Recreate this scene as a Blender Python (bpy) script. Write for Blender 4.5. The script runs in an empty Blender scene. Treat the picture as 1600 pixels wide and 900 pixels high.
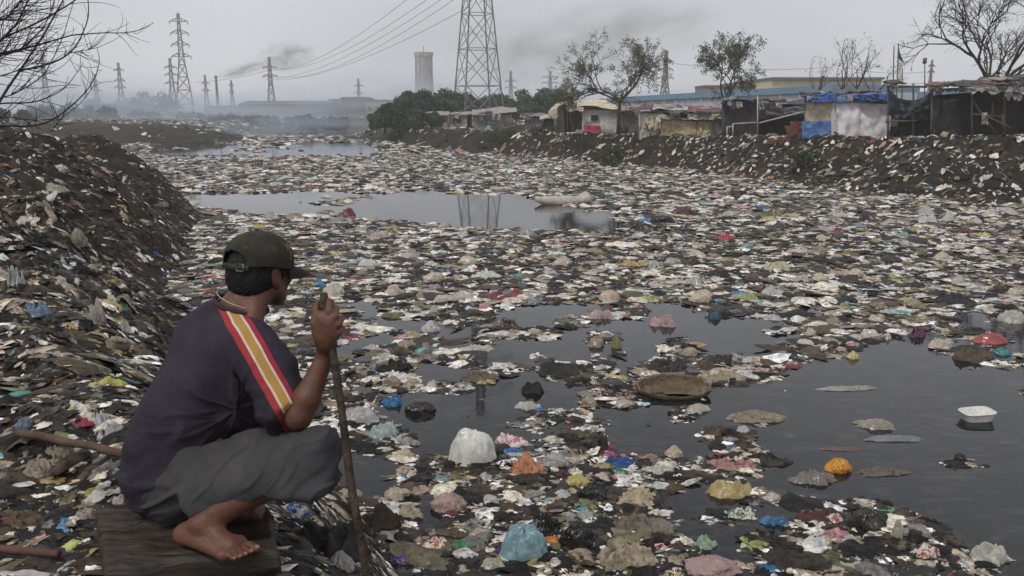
import bpy, math, random
import numpy as np
from math import radians, sin, cos, tan, pi, atan
random.seed(7)
rng = np.random.default_rng(11)
scene = bpy.context.scene

# ---------------------------------------------------------------- camera
CAM_H = 3.0
PITCH = atan(275 / 1300)
cam_d = bpy.data.cameras.new("camera")
cam = bpy.data.objects.new("camera", cam_d)
scene.collection.objects.link(cam)
cam.location = (0, 0, CAM_H)
cam.rotation_euler = (pi / 2 - PITCH, 0, 0)
cam_d.sensor_width = 36
cam_d.lens = 36 * 1300 / 1600
cam_d.clip_start = 0.05
cam_d.clip_end = 6000
scene.camera = cam

# ---------------------------------------------------------------- sky, sun, exposure
SUN_EL, SUN_AZ = radians(55), radians(-142)      # azimuth measured from +Y towards +X
world = bpy.data.worlds.new("World")
scene.world = world
world.use_nodes = True
wn, wl = world.node_tree.nodes, world.node_tree.links
wn.clear()
w_out = wn.new("ShaderNodeOutputWorld")
w_bg = wn.new("ShaderNodeBackground")
w_sky = wn.new("ShaderNodeTexSky")
w_sky.sky_type = 'NISHITA'
w_sky.sun_disc = False
w_sky.sun_elevation = SUN_EL
w_sky.sun_rotation = SUN_AZ
w_sky.dust_density = 4.0
w_sky.air_density = 1.0
w_hsv = wn.new("ShaderNodeHueSaturation")
w_hsv.inputs['Saturation'].default_value = 0.16
w_tc = wn.new("ShaderNodeTexCoord")
w_map = wn.new("ShaderNodeMapping")
w_map.inputs['Scale'].default_value = (1.6, 1.6, 4.0)
w_noise = wn.new("ShaderNodeTexNoise")
w_noise.inputs['Scale'].default_value = 1.7
w_noise.inputs['Detail'].default_value = 5
w_ramp = wn.new("ShaderNodeValToRGB")
w_ramp.color_ramp.elements[0].position = 0.30
w_ramp.color_ramp.elements[0].color = (3.7, 3.74, 4.04, 1)
w_ramp.color_ramp.elements[1].position = 0.72
w_ramp.color_ramp.elements[1].color = (5.0, 5.04, 5.36, 1)
w_mix = wn.new("ShaderNodeMixRGB")
w_mix.inputs[0].default_value = 0.86              # overcast layer in front of the clear sky
wl.new(w_tc.outputs['Generated'], w_map.inputs['Vector'])
wl.new(w_map.outputs['Vector'], w_noise.inputs['Vector'])
wl.new(w_noise.outputs['Fac'], w_ramp.inputs['Fac'])
wl.new(w_sky.outputs['Color'], w_hsv.inputs['Color'])
wl.new(w_hsv.outputs['Color'], w_mix.inputs[1])
wl.new(w_ramp.outputs['Color'], w_mix.inputs[2])
wl.new(w_mix.outputs['Color'], w_bg.inputs['Color'])
w_bg.inputs['Strength'].default_value = 0.145
wl.new(w_bg.outputs['Background'], w_out.inputs['Surface'])

sun_d = bpy.data.lights.new("sun", 'SUN')
sun = bpy.data.objects.new("sun", sun_d)
scene.collection.objects.link(sun)
sun_d.energy = 1.5
sun_d.angle = radians(10)
sun_d.color = (1.0, 0.955, 0.89)
sun.rotation_euler = (pi / 2 - SUN_EL, 0, pi - SUN_AZ)
sun.location = (0, 0, 120)
scene.view_settings.view_transform = 'Standard'
scene.view_settings.look = 'None'
scene.view_settings.exposure = 0.10
scene.view_settings.gamma = 1.0
scene.view_settings.use_curve_mapping = False
scene.render.engine = 'CYCLES'
scene.cycles.max_bounces = 6
scene.cycles.volume_bounces = 2
scene.cycles.transparent_max_bounces = 12
scene.cycles.use_denoising = True
scene.cycles.volume_max_steps = 64

# ---------------------------------------------------------------- pixel helpers (1600 x 900 photograph)
SP, CP = sin(PITCH), cos(PITCH)
def ray(px, py):
    u = (px - 800) / 1300; v = -(py - 450) / 1300
    return np.array([u, CP + v * SP, -SP + v * CP])
CAMP = np.array([0, 0, CAM_H])
def P(px, py, d):                 # point at axial depth d
    return CAMP + ray(px, py) * d
def G(px, py, z=0.0):             # point on the level z
    r = ray(px, py); return CAMP + r * ((z - CAM_H) / r[2])
def V(px, py, Y):                 # point on the vertical plane y = Y
    r = ray(px, py); return CAMP + r * (Y / r[1])
def proj(x, y, z):
    dx, dy, dz = x, y, z - CAM_H
    dep = dy * CP - dz * SP
    up = dy * SP + dz * CP
    dep = np.maximum(dep, 1e-3)
    return 800 + 1300 * dx / dep, 450 - 1300 * up / dep, dep

# ---------------------------------------------------------------- noise (numpy)
def _hash(ix, iy, iz, seed):
    h = (ix.astype(np.int64) * 374761393 + iy.astype(np.int64) * 668265263 + iz.astype(np.int64) * 2147483647 + seed * 974634777) & 0xFFFFFFFF
    h = ((h ^ (h >> 13)) * 1274126177) & 0xFFFFFFFF
    h = ((h ^ (h >> 16)) * 2246822519) & 0xFFFFFFFF
    return ((h ^ (h >> 15)) & 0xFFFFFF) / float(0xFFFFFF)
def vnoise(p, seed=0):
    p = np.asarray(p, dtype=np.float64)
    i = np.floor(p).astype(np.int64); f = p - i
    f = f * f * f * (f * (f * 6 - 15) + 10)
    r = 0
    for a in (0, 1):
        wa = f[..., 0] if a else 1 - f[..., 0]
        for b in (0, 1):
            wb = f[..., 1] if b else 1 - f[..., 1]
            for c in (0, 1):
                wc = f[..., 2] if c else 1 - f[..., 2]
                r = r + wa * wb * wc * _hash(i[..., 0] + a, i[..., 1] + b, i[..., 2] + c, seed)
    return r * 2 - 1
def fbm(p, oct=4, seed=0, gain=.5):
    p = np.asarray(p, dtype=np.float64); r = 0; a = 1; t = 0
    for o in range(oct):
        r = r + a * vnoise(p * 2.03 ** o + 17.3 * o, seed + o); t += a; a *= gain
    return r / t
def ridge(p, oct=3, seed=0, gain=.55):
    p = np.asarray(p, dtype=np.float64); r = 0; a = 1; t = 0
    for o in range(oct):
        r = r + a * (1 - 2.2 * np.abs(vnoise(p * 2.1 ** o + 9.1 * o, seed + o))); t += a; a *= gain
    return r / t
def v3(x, y, z=None):
    z = np.zeros_like(x) if z is None else z
    return np.stack([x, y, z], axis=-1)
def sstep(a, b, x):
    t = np.clip((x - a) / (b - a), 0, 1); return t * t * (3 - 2 * t)

# ---------------------------------------------------------------- objects
COL = scene.collection
def link_mesh(name, verts, faces, mat=None, parent=None, smooth=True, color=None, attr=None):
    me = bpy.data.meshes.new(name)
    verts = np.asarray(verts, dtype=np.float32)
    if isinstance(faces, np.ndarray):
        n, k = faces.shape
        me.vertices.add(len(verts)); me.vertices.foreach_set('co', verts.ravel())
        me.loops.add(n * k); me.loops.foreach_set('vertex_index', faces.astype(np.int32).ravel())
        me.polygons.add(n)
        me.polygons.foreach_set('loop_start', np.arange(0, n * k, k, dtype=np.int32))
        me.update(calc_edges=True)
    else:
        me.from_pydata(verts.tolist(), [], faces)
        me.update()
    if smooth:
        me.polygons.foreach_set('use_smooth', np.ones(len(me.polygons), dtype=bool))
    if attr is not None:
        ca = me.color_attributes.new('Col', 'FLOAT_COLOR', 'POINT')
        ca.data.foreach_set('color', np.asarray(attr, dtype=np.float32).ravel())
    o = bpy.data.objects.new(name, me)
    COL.objects.link(o)
    if mat: me.materials.append(mat)
    if parent is not None: o.parent = parent
    if color is not None: o.color = (*color, 1)
    me.validate()
    return o
def tag(o, label=None, cat=None, group=None, kind=None):
    if label: o['label'] = label
    if cat: o['category'] = cat
    if group: o['group'] = group
    if kind: o['kind'] = kind
    return o
def thing(name, loc, label, cat, group=None):
    o = bpy.data.objects.new(name, None); COL.objects.link(o)
    o.location = loc; o.empty_display_size = .2
    return tag(o, label, cat, group)
class MB:
    """collects shapes given in world space; build() links them as ONE mesh, stored relative to its parent Empty"""
    def __init__(s): s.v = []; s.f = []; s.n = 0
    def add(s, v, f):
        v = np.asarray(v, float); s.v.append(v); s.f += [tuple(int(i) + s.n for i in q) for q in f]; s.n += len(v)
    def box(s, c, size, rz=0, rot=None):
        sx, sy, sz = np.array(size) / 2
        b = np.array([[x, y, z] for x in (-sx, sx) for y in (-sy, sy) for z in (-sz, sz)])
        R = np.array([[cos(rz), -sin(rz), 0], [sin(rz), cos(rz), 0], [0, 0, 1]]) if rot is None else rot
        s.add(b @ R.T + np.array(c), [(0, 1, 3, 2), (4, 6, 7, 5), (0, 4, 5, 1), (2, 3, 7, 6), (0, 2, 6, 4), (1, 5, 7, 3)])
    def tube(s, pts, rad, n=6, cap=True):
        pts = np.asarray(pts, float); m = len(pts)
        rad = np.full(m, rad, float) if np.isscalar(rad) else np.asarray(rad, float)
        t = np.gradient(pts, axis=0); t /= np.linalg.norm(t, axis=1)[:, None] + 1e-9
        ref = np.array([0, 0, 1.]) if abs(t[0][2]) < .9 else np.array([1., 0, 0])
        a = np.cross(t, ref); a /= np.linalg.norm(a, axis=1)[:, None] + 1e-9
        b = np.cross(t, a)
        th = np.arange(n) * 2 * pi / n
        v = pts[:, None] + rad[:, None, None] * (np.cos(th)[None, :, None] * a[:, None] + np.sin(th)[None, :, None] * b[:, None])
        f = [(i * n + j, i * n + (j + 1) % n, (i + 1) * n + (j + 1) % n, (i + 1) * n + j) for i in range(m - 1) for j in range(n)]
        if cap: f += [tuple(range(n))[::-1], tuple((m - 1) * n + j for j in range(n))]
        s.add(v.reshape(-1, 3), f)
    def bar(s, a, b, w, n=4): s.tube([a, b], w, n)
    def cloth(s, p00, p10, p11, p01, nu=14, nv=12, sag=0., fold=.03, seed=0, rag=0., thick=.012, top=True, freq=6.):
        """sheet from its corners: bottom-left, bottom-right, top-right, top-left; folds run down it"""
        p00, p10, p11, p01 = map(lambda q: np.asarray(q, float), (p00, p10, p11, p01))
        u = np.linspace(0, 1, nu)[None, :, None]; w = np.linspace(0, 1, nv)[:, None, None]
        g = (1 - w) * ((1 - u) * p00 + u * p10) + w * ((1 - u) * p01 + u * p11)
        nrm = np.cross(p10 - p00, p01 - p00); nrm /= np.linalg.norm(nrm) + 1e-9
        uu, ww = np.broadcast_to(u[..., 0], (nv, nu)), np.broadcast_to(w[..., 0], (nv, nu))
        d = fbm(v3(uu * freq, ww * 1.6, 0 * uu + seed * 3.7), 3, seed) + .7 * ridge(v3(uu * freq * .8 + ww * 1.5, ww * 1.2 - uu, 0 * uu + seed), 2, seed + 5)
        g = g + nrm * (d * fold)[..., None]
        g[..., 2] -= sag * (4 * uu * (1 - uu)) * (ww if top else (1 - ww * 0 ) * 4 * ww * (1 - ww) + 0 * ww)
        if rag: g[..., 2] += (rag * np.abs(fbm(v3(uu * 9, 0 * uu, 0 * uu + seed), 3, seed + 2)) * (1 - ww) ** 3)
        n0 = nu * nv
        v = np.concatenate([(g + nrm * thick / 2).reshape(-1, 3), (g - nrm * thick / 2).reshape(-1, 3)])
        f = []
        for j in range(nv - 1):
            for i in range(nu - 1):
                a = j * nu + i
                f.append((a, a + 1, a + nu + 1, a + nu)); f.append((n0 + a, n0 + a + nu, n0 + a + nu + 1, n0 + a + 1))
        rim = [i for i in range(nu)] + [j * nu + nu - 1 for j in range(1, nv)] + [(nv - 1) * nu + i for i in range(nu - 2, -1, -1)] + [j * nu for j in range(nv - 2, 0, -1)]
        for k in range(len(rim)):
            a, b = rim[k], rim[(k + 1) % len(rim)]; f.append((a, n0 + a, n0 + b, b))
        s.add(v, f)
    def build(s, name, mat, parent=None, smooth=False, color=None):
        v = np.concatenate(s.v)
        if parent is not None: v = v - np.array(parent.location)
        return link_mesh(name, v, s.f, mat, parent, smooth, color)
def cp(o, parent=None):
    c = o.copy(); COL.objects.link(c)
    if parent is not None: c.parent = parent
    return c
def copy_tree(o):
    r = cp(o)
    for ch in list(o.children):
        c = cp(ch, r)
        for g in list(ch.children): cp(g, c)
    return r

# ---------------------------------------------------------------- materials
MATS = {}
def mat(name, base, rough=.8, noise=.25, scale=3., bump=.0, bscale=None, spec=.3, metal=0., dirt=None, dirt_amt=.4, coord='Object', trans=0., bdist=.02, crease=False, stretch=None):
    if name in MATS: return MATS[name]
    m = bpy.data.materials.new(name); m.use_nodes = True
    nt = m.node_tree; N, L = nt.nodes, nt.links
    b = N['Principled BSDF']
    b.inputs['Roughness'].default_value = rough
    b.inputs['Specular IOR Level'].default_value = spec
    b.inputs['Metallic'].default_value = metal
    tc = N.new('ShaderNodeTexCoord')
    src = tc.outputs[coord]
    if stretch:
        mpp = N.new('ShaderNodeMapping'); mpp.inputs['Scale'].default_value = stretch; L.new(src, mpp.inputs['Vector']); src = mpp.outputs['Vector']
    nz = N.new('ShaderNodeTexNoise'); nz.inputs['Scale'].default_value = scale; nz.inputs['Detail'].default_value = 6
    nz.inputs['Roughness'].default_value = .62
    L.new(src, nz.inputs['Vector'])
    if base == 'OBJ':
        oi = N.new('ShaderNodeObjectInfo'); csock = oi.outputs['Color']
    elif base == 'ATTR':
        at = N.new('ShaderNodeAttribute'); at.attribute_name = 'Col'; csock = at.outputs['Color']
    else:
        rgb = N.new('ShaderNodeRGB'); rgb.outputs[0].default_value = (*base, 1); csock = rgb.outputs[0]
    mr = N.new('ShaderNodeMapRange')
    mr.inputs['From Min'].default_value = .3; mr.inputs['From Max'].default_value = .7
    mr.inputs['To Min'].default_value = 1 - noise; mr.inputs['To Max'].default_value = 1 + noise
    L.new(nz.outputs['Fac'], mr.inputs['Value'])
    vm = N.new('ShaderNodeVectorMath'); vm.operation = 'SCALE'
    L.new(csock, vm.inputs[0]); L.new(mr.outputs['Result'], vm.inputs['Scale'])
    out = vm.outputs['Vector']
    if dirt is not None:
        n2 = N.new('ShaderNodeTexNoise'); n2.inputs['Scale'].default_value = scale * 2.3; n2.inputs['Detail'].default_value = 8
        n2.inputs['Roughness'].default_value = .7
        L.new(src, n2.inputs['Vector'])
        r2 = N.new('ShaderNodeValToRGB'); r2.color_ramp.elements[0].position = .47; r2.color_ramp.elements[1].position = .68
        r2.color_ramp.elements[0].color = (0, 0, 0, 1); r2.color_ramp.elements[1].color = (dirt_amt, dirt_amt, dirt_amt, 1)
        L.new(n2.outputs['Fac'], r2.inputs['Fac'])
        mx = N.new('ShaderNodeMixRGB'); L.new(r2.outputs['Color'], mx.inputs[0]); L.new(out, mx.inputs[1])
        mx.inputs[2].default_value = (*dirt, 1); out = mx.outputs['Color']
    L.new(out, b.inputs['Base Color'])
    if bump:
        n3 = N.new('ShaderNodeTexNoise'); n3.inputs['Scale'].default_value = bscale or scale * 5; n3.inputs['Detail'].default_value = 7
        n3.inputs['Distortion'].default_value = .6
        L.new(src, n3.inputs['Vector'])
        if crease: n3.noise_type = 'RIDGED_MULTIFRACTAL'; n3.inputs['Detail'].default_value = 3; n3.inputs['Scale'].default_value = (bscale or 20) * .45; n3.normalize = True
        bp = N.new('ShaderNodeBump'); bp.inputs['Strength'].default_value = bump; bp.inputs['Distance'].default_value = bdist
        L.new(n3.outputs['Fac'], bp.inputs['Height']); L.new(bp.outputs['Normal'], b.inputs['Normal'])
    if trans:
        tr = N.new('ShaderNodeBsdfTranslucent'); ms = N.new('ShaderNodeMixShader'); ms.inputs[0].default_value = trans
        L.new(out, tr.inputs['Color']); L.new(b.outputs[0], ms.inputs[1]); L.new(tr.outputs[0], ms.inputs[2])
        L.new(ms.outputs[0], N['Material Output'].inputs['Surface'])
    MATS[name] = m
    return m
M_plastic = mat('dirty_plastic_film', 'OBJ', rough=.24, noise=.10, scale=2.5, bump=.35, bscale=16, spec=.6, dirt=(.09, .07, .05), dirt_amt=.5, trans=.30, crease=True)
M_cloth = mat('soaked_cloth', 'OBJ', rough=.8, noise=.3, scale=8, bump=.9, bscale=30, spec=.12, dirt=(.025, .019, .013), dirt_amt=.8, crease=True)
M_litter = mat('mixed_litter', 'ATTR', rough=.45, noise=.5, scale=9, bump=.8, bscale=26, spec=.16, dirt=(.016, .012, .008), dirt_amt=.9, crease=True)
M_tarp = mat('weathered_tarpaulin', 'OBJ', rough=.6, noise=.25, scale=1.2, bump=.25, bscale=9, spec=.3, dirt=(.12, .09, .06), dirt_amt=.45)
M_wood = mat('weathered_wood', 'OBJ', rough=.85, noise=.4, scale=7, bump=.5, bscale=30, spec=.2)
M_steel = mat('dull_galvanised_steel', (.17, .155, .15), rough=.7, noise=.2, scale=.8, spec=.3)
M_bark = mat('dark_bark', (.045, .037, .030), rough=.95, noise=.4, scale=6, bump=.5, spec=.1)
M_branch = mat('near_black_bark', (.03, .025, .022), rough=.9, noise=.4, scale=20, spec=.15)
# ---------------------------------------------------------------- the land: shorelines in metres
SHORE_L = [(9, -3), (4.2, -.4), (2.0, .9), (.80, 2.1), (.38, 3.0), (-.35, 4.1), (-1.3, 5.7), (-2.5, 8.2), (-4.0, 10.6), (-5.2, 12.9), (-6.6, 16.2), (-7.4, 19.5),
           (-8.7, 23.5), (-10.6, 27), (-12.2, 30.5), (-15.5, 33), (-22, 37), (-34, 46), (-48, 66), (-62, 92)]
POLY_L = SHORE_L + [(-62, 100), (-900, 110), (-900, -60), (60, -60), (60, -12), (16, -6)]
SHORE_R = [(34, 6), (27, 13), (21, 20), (16.5, 26), (12.6, 34), (10.2, 41), (8.4, 47), (4.5, 52), (0, 59), (-4.8, 68), (-11, 80), (-19, 98), (-21, 118), (-24, 140)]
POLY_R = SHORE_R + [(-24, 160), (900, 160), (900, 4)]
SHORE_F = [(-66, 84), (-52, 78), (-40, 80), (-31, 84), (-27, 90), (-30, 96), (-35, 110), (-40, 130), (-36, 142)]
POLY_F = SHORE_F + [(-24, 146), (30, 150), (900, 150), (2000, 3000), (-2000, 3000), (-900, 90)]
def seg_dist(x, y, pts, closed=True):
    d = np.full(x.shape, 1e9)
    n = len(pts)
    for i in range(n if closed else n - 1):
        ax, ay = pts[i]; bx, by = pts[(i + 1) % n]
        dx, dy = bx - ax, by - ay
        t = np.clip(((x - ax) * dx + (y - ay) * dy) / (dx * dx + dy * dy + 1e-9), 0, 1)
        d = np.minimum(d, np.hypot(x - ax - t * dx, y - ay - t * dy))
    return d
def inside(x, y, pts):
    r = np.zeros(x.shape, bool); n = len(pts)
    for i in range(n):
        ax, ay = pts[i]; bx, by = pts[(i + 1) % n]
        c = ((ay > y) != (by > y)) & (x < (bx - ax) * (y - ay) / (by - ay + 1e-12) + ax)
        r ^= c
    return r
def sdist(x, y, poly, shore):
    return np.where(inside(x, y, poly), 1, -1) * seg_dist(x, y, shore, False)
def ground_z(x, y, detail=True):
    x = np.asarray(x, float); y = np.asarray(y, float)
    wob = fbm(v3(x * .35, y * .35), 3, 3) * np.clip(y / 14, .12, .9) * .9
    dl = sdist(x, y, POLY_L, SHORE_L) + wob * .8
    dr = sdist(x, y, POLY_R, SHORE_R) + wob * np.interp(y, [20, 34, 60], [1.2, .55, .6]) + .15
    df = sdist(x, y, POLY_F, SHORE_F) + wob
    HL = np.interp(y, [0, 3, 5, 8, 12, 20, 26, 34, 60], [1.62, 1.62, 1.75, 2.2, 2.75, 2.82, 2.2, 1.55, 1.45])
    HL = HL + .25 * sstep(1.5, 7, -x - .4 * y) * (y < 14)
    WL = np.interp(y, [0, 3, 6, 10, 14, 24, 30], [1.25, 1.25, 2.4, 4.2, 5.2, 5.0, 2.4])
    HR = np.interp(y, [10, 26, 33, 39, 50, 60, 110], [2.35, 2.2, 2.1, 1.78, 1.6, 1.55, 1.35])
    WR = np.interp(y, [10, 28, 36, 43, 50, 60, 80, 100], [8.5, 6.5, 4.2, 2.6, 1.9, 1.8, 2.6, 5.0])
    def prof(d, W, pw):
        t = np.clip(d / W, 0, 1)
        return t ** pw * (1 - t) ** .0 * (2 - t) ** .6 / 1.0
    cl = .75 + .25 * 0
    zl = HL * np.clip(prof(dl, WL, .95), 0, 1.0) + .22 * np.clip(y / 9, 0, 1) * fbm(v3(x * .45, y * .45), 2, 77) * sstep(.2, 2, dl)
    steep = sstep(-.1, .45, fbm(v3(x * .22 + 5, y * .22), 2, 21))
    tr = np.clip(dr / WR, 0, 1)
    sr = tr ** 1.0 * (1 - steep) + (0.28 * tr + .72 * sstep(.5, .74, tr)) * steep
    zr = HR * np.clip(sr * 1.04, 0, 1)
    zf = 1.3 * np.clip(df / 7, 0, 1) + .25 * sstep(0, 20, df)
    z = np.where(dl > 0, zl, np.where(dr > 0, zr, np.where(df > 0, zf, -.55)))
    under = np.maximum(np.maximum(dl, dr), df)
    z = np.where(under <= 0, np.maximum(-.55, under * .5), z)
    if detail:
        slope = np.clip(under / .8, 0, 1)
        flat_r = np.where((dr > 0), 1 - .75 * sstep(.95, 1.1, dr / WR), 1)
        near = np.exp(-((x + .95) ** 2 + (y - 2.45) ** 2) / .9)
        a = slope * flat_r * (1 - .85 * near)
        amp = np.clip(y / 11, .18, 1)
        z = z + a * amp * (.36 * fbm(v3(x * .8, y * .8), 4, 31) + .19 * ridge(v3(x * 1.9, y * 1.9), 3, 37)) + a * .05 * fbm(v3(x * 5, y * 5), 3, 41)
        # gullies that run down the left bank
        gl = (dl > 0) & (y > 4) & (y < 40)
        q = (x * .5 + y * .86)
        z = z - np.where(gl, .28 * amp * np.clip(1 - np.abs(vnoise(v3(q * .9, dl * .12, 0 * x), 51)) * 3, 0, 1) * slope, 0)
    return z
def gz(x, y): return float(ground_z(np.array([x]), np.array([y]))[0])

# one sheet, finer towards the viewer, out to the horizon
rad = [.35]
while rad[-1] < 2600:
    rad.append(rad[-1] + max(.05, rad[-1] * (.0085 if rad[-1] < 160 else .03)))
rad = np.array(rad); ang = np.radians(np.linspace(-68, 68, 560))
RR, AA = np.meshgrid(rad, ang, indexing='ij')
AX, AY = 0.0, -2.5
X = AX + RR * np.sin(AA); Y = AY + RR * np.cos(AA)
Z = ground_z(X, Y)
nr, na = X.shape
ii, jj = np.meshgrid(np.arange(nr - 1), np.arange(na - 1), indexing='ij')
a0 = (ii * na + jj).ravel()
faces = np.stack([a0, a0 + na, a0 + na + 1, a0 + 1], 1)

m = mat('wet_dark_earth', (.021, .017, .0135), rough=.75, noise=.5, scale=.9, bump=1., bscale=14, spec=.08, dirt=(.075, .053, .035), dirt_amt=.65)
def earth_extra(m):
    # dull green-brown growth beyond the river
    N, L = m.node_tree.nodes, m.node_tree.links
    b = N['Principled BSDF']; src = b.inputs['Base Color'].links[0].from_socket
    g = N.new('ShaderNodeNewGeometry'); sx = N.new('ShaderNodeSeparateXYZ'); L.new(g.outputs['Position'], sx.inputs[0])
    mr = N.new('ShaderNodeMapRange'); mr.inputs['From Min'].default_value = 70; mr.inputs['From Max'].default_value = 150
    L.new(sx.outputs['Y'], mr.inputs['Value'])
    mx = N.new('ShaderNodeMixRGB'); L.new(mr.outputs['Result'], mx.inputs[0]); L.new(src, mx.inputs[1]); mx.inputs[2].default_value = (.055, .065, .04, 1)
    L.new(mx.outputs[0], b.inputs['Base Color'])
earth_extra(m)
tag(link_mesh('ground', v3(X, Y, Z).reshape(-1, 3), faces, m), 'dark muddy earth of the river banks and the flat land beyond', 'ground', kind='structure')

# water
m = bpy.data.materials.new('stagnant_water'); m.use_nodes = True
N, L = m.node_tree.nodes, m.node_tree.links; b = N['Principled BSDF']
b.inputs['Base Color'].default_value = (.006, .0065, .008, 1); b.inputs['Roughness'].default_value = .035
b.inputs['IOR'].default_value = 1.33; b.inputs['Specular IOR Level'].default_value = .5
tc = N.new('ShaderNodeTexCoord'); n1 = N.new('ShaderNodeTexNoise'); n1.inputs['Scale'].default_value = 2.2; n1.inputs['Detail'].default_value = 3
mp = N.new('ShaderNodeMapping'); mp.inputs['Scale'].default_value = (1, 2.5, 1)
L.new(tc.outputs['Object'], mp.inputs['Vector']); L.new(mp.outputs[0], n1.inputs['Vector'])
bp = N.new('ShaderNodeBump'); bp.inputs['Strength'].default_value = .05; bp.inputs['Distance'].default_value = .02
L.new(n1.outputs['Fac'], bp.inputs['Height']); L.new(bp.outputs[0], b.inputs['Normal'])
# patches of scum film: rougher, slightly brown
n2 = N.new('ShaderNodeTexNoise'); n2.inputs['Scale'].default_value = .8; n2.inputs['Detail'].default_value = 8; n2.inputs['Roughness'].default_value = .7
L.new(mp.outputs[0], n2.inputs['Vector'])
r2 = N.new('ShaderNodeValToRGB'); r2.color_ramp.elements[0].position = .52; r2.color_ramp.elements[1].position = .75
r2.color_ramp.elements[0].color = (.03, .03, .03, 1); r2.color_ramp.elements[1].color = (.16, .16, .16, 1)
L.new(n2.outputs['Fac'], r2.inputs[0]); L.new(r2.outputs[0], b.inputs['Roughness'])
n4 = N.new('ShaderNodeTexNoise'); n4.inputs['Scale'].default_value = 2.6; n4.inputs['Detail'].default_value = 9; n4.inputs['Roughness'].default_value = .75; n4.inputs['Distortion'].default_value = 1.2
L.new(mp.outputs[0], n4.inputs['Vector'])
r4 = N.new('ShaderNodeValToRGB'); r4.color_ramp.elements[0].position = .50; r4.color_ramp.elements[1].position = .80; r4.color_ramp.elements[0].color = (.006, .0068, .0085, 1); r4.color_ramp.elements[1].color = (.075, .070, .058, 1)
L.new(n4.outputs['Fac'], r4.inputs[0]); L.new(r4.outputs[0], b.inputs['Base Color'])
wv = np.array([[-160, -8, 0], [160, -8, 0], [160, 220, 0], [-160, 220, 0]], float)
tag(link_mesh('water', wv, np.array([[0, 1, 2, 3]]), m, smooth=False), 'still dark river water reflecting the grey sky', 'water', kind='structure')

# ---------------------------------------------------------------- litter
# proto pieces in polar grids: crumpled scrap, lumpy bag, twisted strip, flake
def polar_piece(R, S, kind, seed):
    r_ = np.random.default_rng(seed)
    rr = (np.arange(1, R + 1) / R)[:, None]; th = (np.arange(S) * 2 * pi / S)[None, :]
    ct, st = np.cos(th) + 0 * rr, np.sin(th) + 0 * rr
    out = 1 + .55 * fbm(v3(ct * 1.5, st * 1.5, 0 * ct + seed), 2, seed) + .30 * vnoise(v3(ct * 3.2, st * 3.2, 0 * ct + seed), seed + 1)
    x, y = rr * ct * out, rr * st * out
    q = v3(x, y, 0 * x + seed * 1.7)
    if kind == 'scrap':
        al = seed * 2.4; qa = v3((x * cos(al) + y * sin(al)) * 3.4 + .5 * fbm(q, 2, seed), (y * cos(al) - x * sin(al)) * 1.1, 0 * x + seed)
        z = .34 * (1 - rr ** 1.7) * (1 + .8 * fbm(q * 1.4, 2, seed)) + .36 * ridge(qa, 2, seed + 3) * (1 - rr ** 4 * .5) - .12 * rr ** 2
    elif kind == 'bag':
        z = .62 * np.sqrt(np.clip(1 - rr ** 2.4, 0, 1)) * (1 + .35 * fbm(q * 1.4, 2, seed)) + .22 * ridge(v3(x * 3.2, y * 1.4, 0 * x + seed), 2, seed + 3) * (1 - rr ** 3) - .06 * rr
    elif kind == 'strip':
        z = .22 * (1 - rr ** 2) + .20 * ridge(q * 1.8, 2, seed) - .05
        y = y * .28 + .25 * np.sin(x * 1.7 + seed)
    else:
        z = .10 * (1 - rr ** 2) + .22 * ridge(q * 1.5, 1, seed) - .03
    v = np.concatenate([[[0, 0, float(z[0].mean())]], v3(x, y, z).reshape(-1, 3)])
    f = []
    for j in range(S):
        f.append((0, 1 + j, 1 + (j + 1) % S, 1 + (j + 1) % S))
    quads = []
    for i in range(R - 1):
        for j in range(S):
            a = 1 + i * S + j; b_ = 1 + i * S + (j + 1) % S
            quads.append((a, a + S, b_ + S, b_))
    tris = [(0, 1 + j, 1 + (j + 1) % S) for j in range(S)]
    # all triangles, so that a flat array holds them
    t = tris + [q_ for a, b1, c, d in quads for q_ in ((a, b1, c), (a, c, d))]
    return v, np.array(t)
PROTO = {}
for lod, (R, S) in {'hi': (8, 26), 'mid': (4, 14), 'lo': (2, 9)}.items():
    for kind in ('scrap', 'bag', 'strip', 'flake'):
        PROTO[lod, kind] = [polar_piece(R, S, kind, 100 + k) for k in range(7)]
PAL = {
 'cream': (.64, .585, .49), 'pale': (.62, .60, .56), 'white': (.85, .83, .79), 'beige': (.33, .27, .20), 'tan': (.40, .31, .14), 'olive': (.15, .14, .08),
 'brown': (.075, .052, .033), 'black': (.011, .010, .0095), 'char': (.036, .032, .029), 'grey': (.20, .19, .18), 'teal': (.12, .30, .29), 'blue': (.06, .22, .42),
 'pink': (.50, .26, .27), 'maroon': (.17, .04, .06), 'lime': (.40, .43, .14), 'orange': (.50, .20, .05), 'green': (.06, .20, .11), 'purple': (.13, .06, .22), 'sky': (.35, .50, .58), 'red': (.42, .05, .06)}
def palette(mix, n):
    names = list(mix); w = np.array([mix[k] for k in names], float); w /= w.sum()
    idx = rng.choice(len(names), n, p=w)
    c = np.array([PAL[k] for k in names])[idx]
    c = c * rng.uniform(.65, 1.25, (n, 1)) * rng.uniform(.97, 1.03, (n, 3))
    return np.clip(c, .006, .88)
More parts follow.
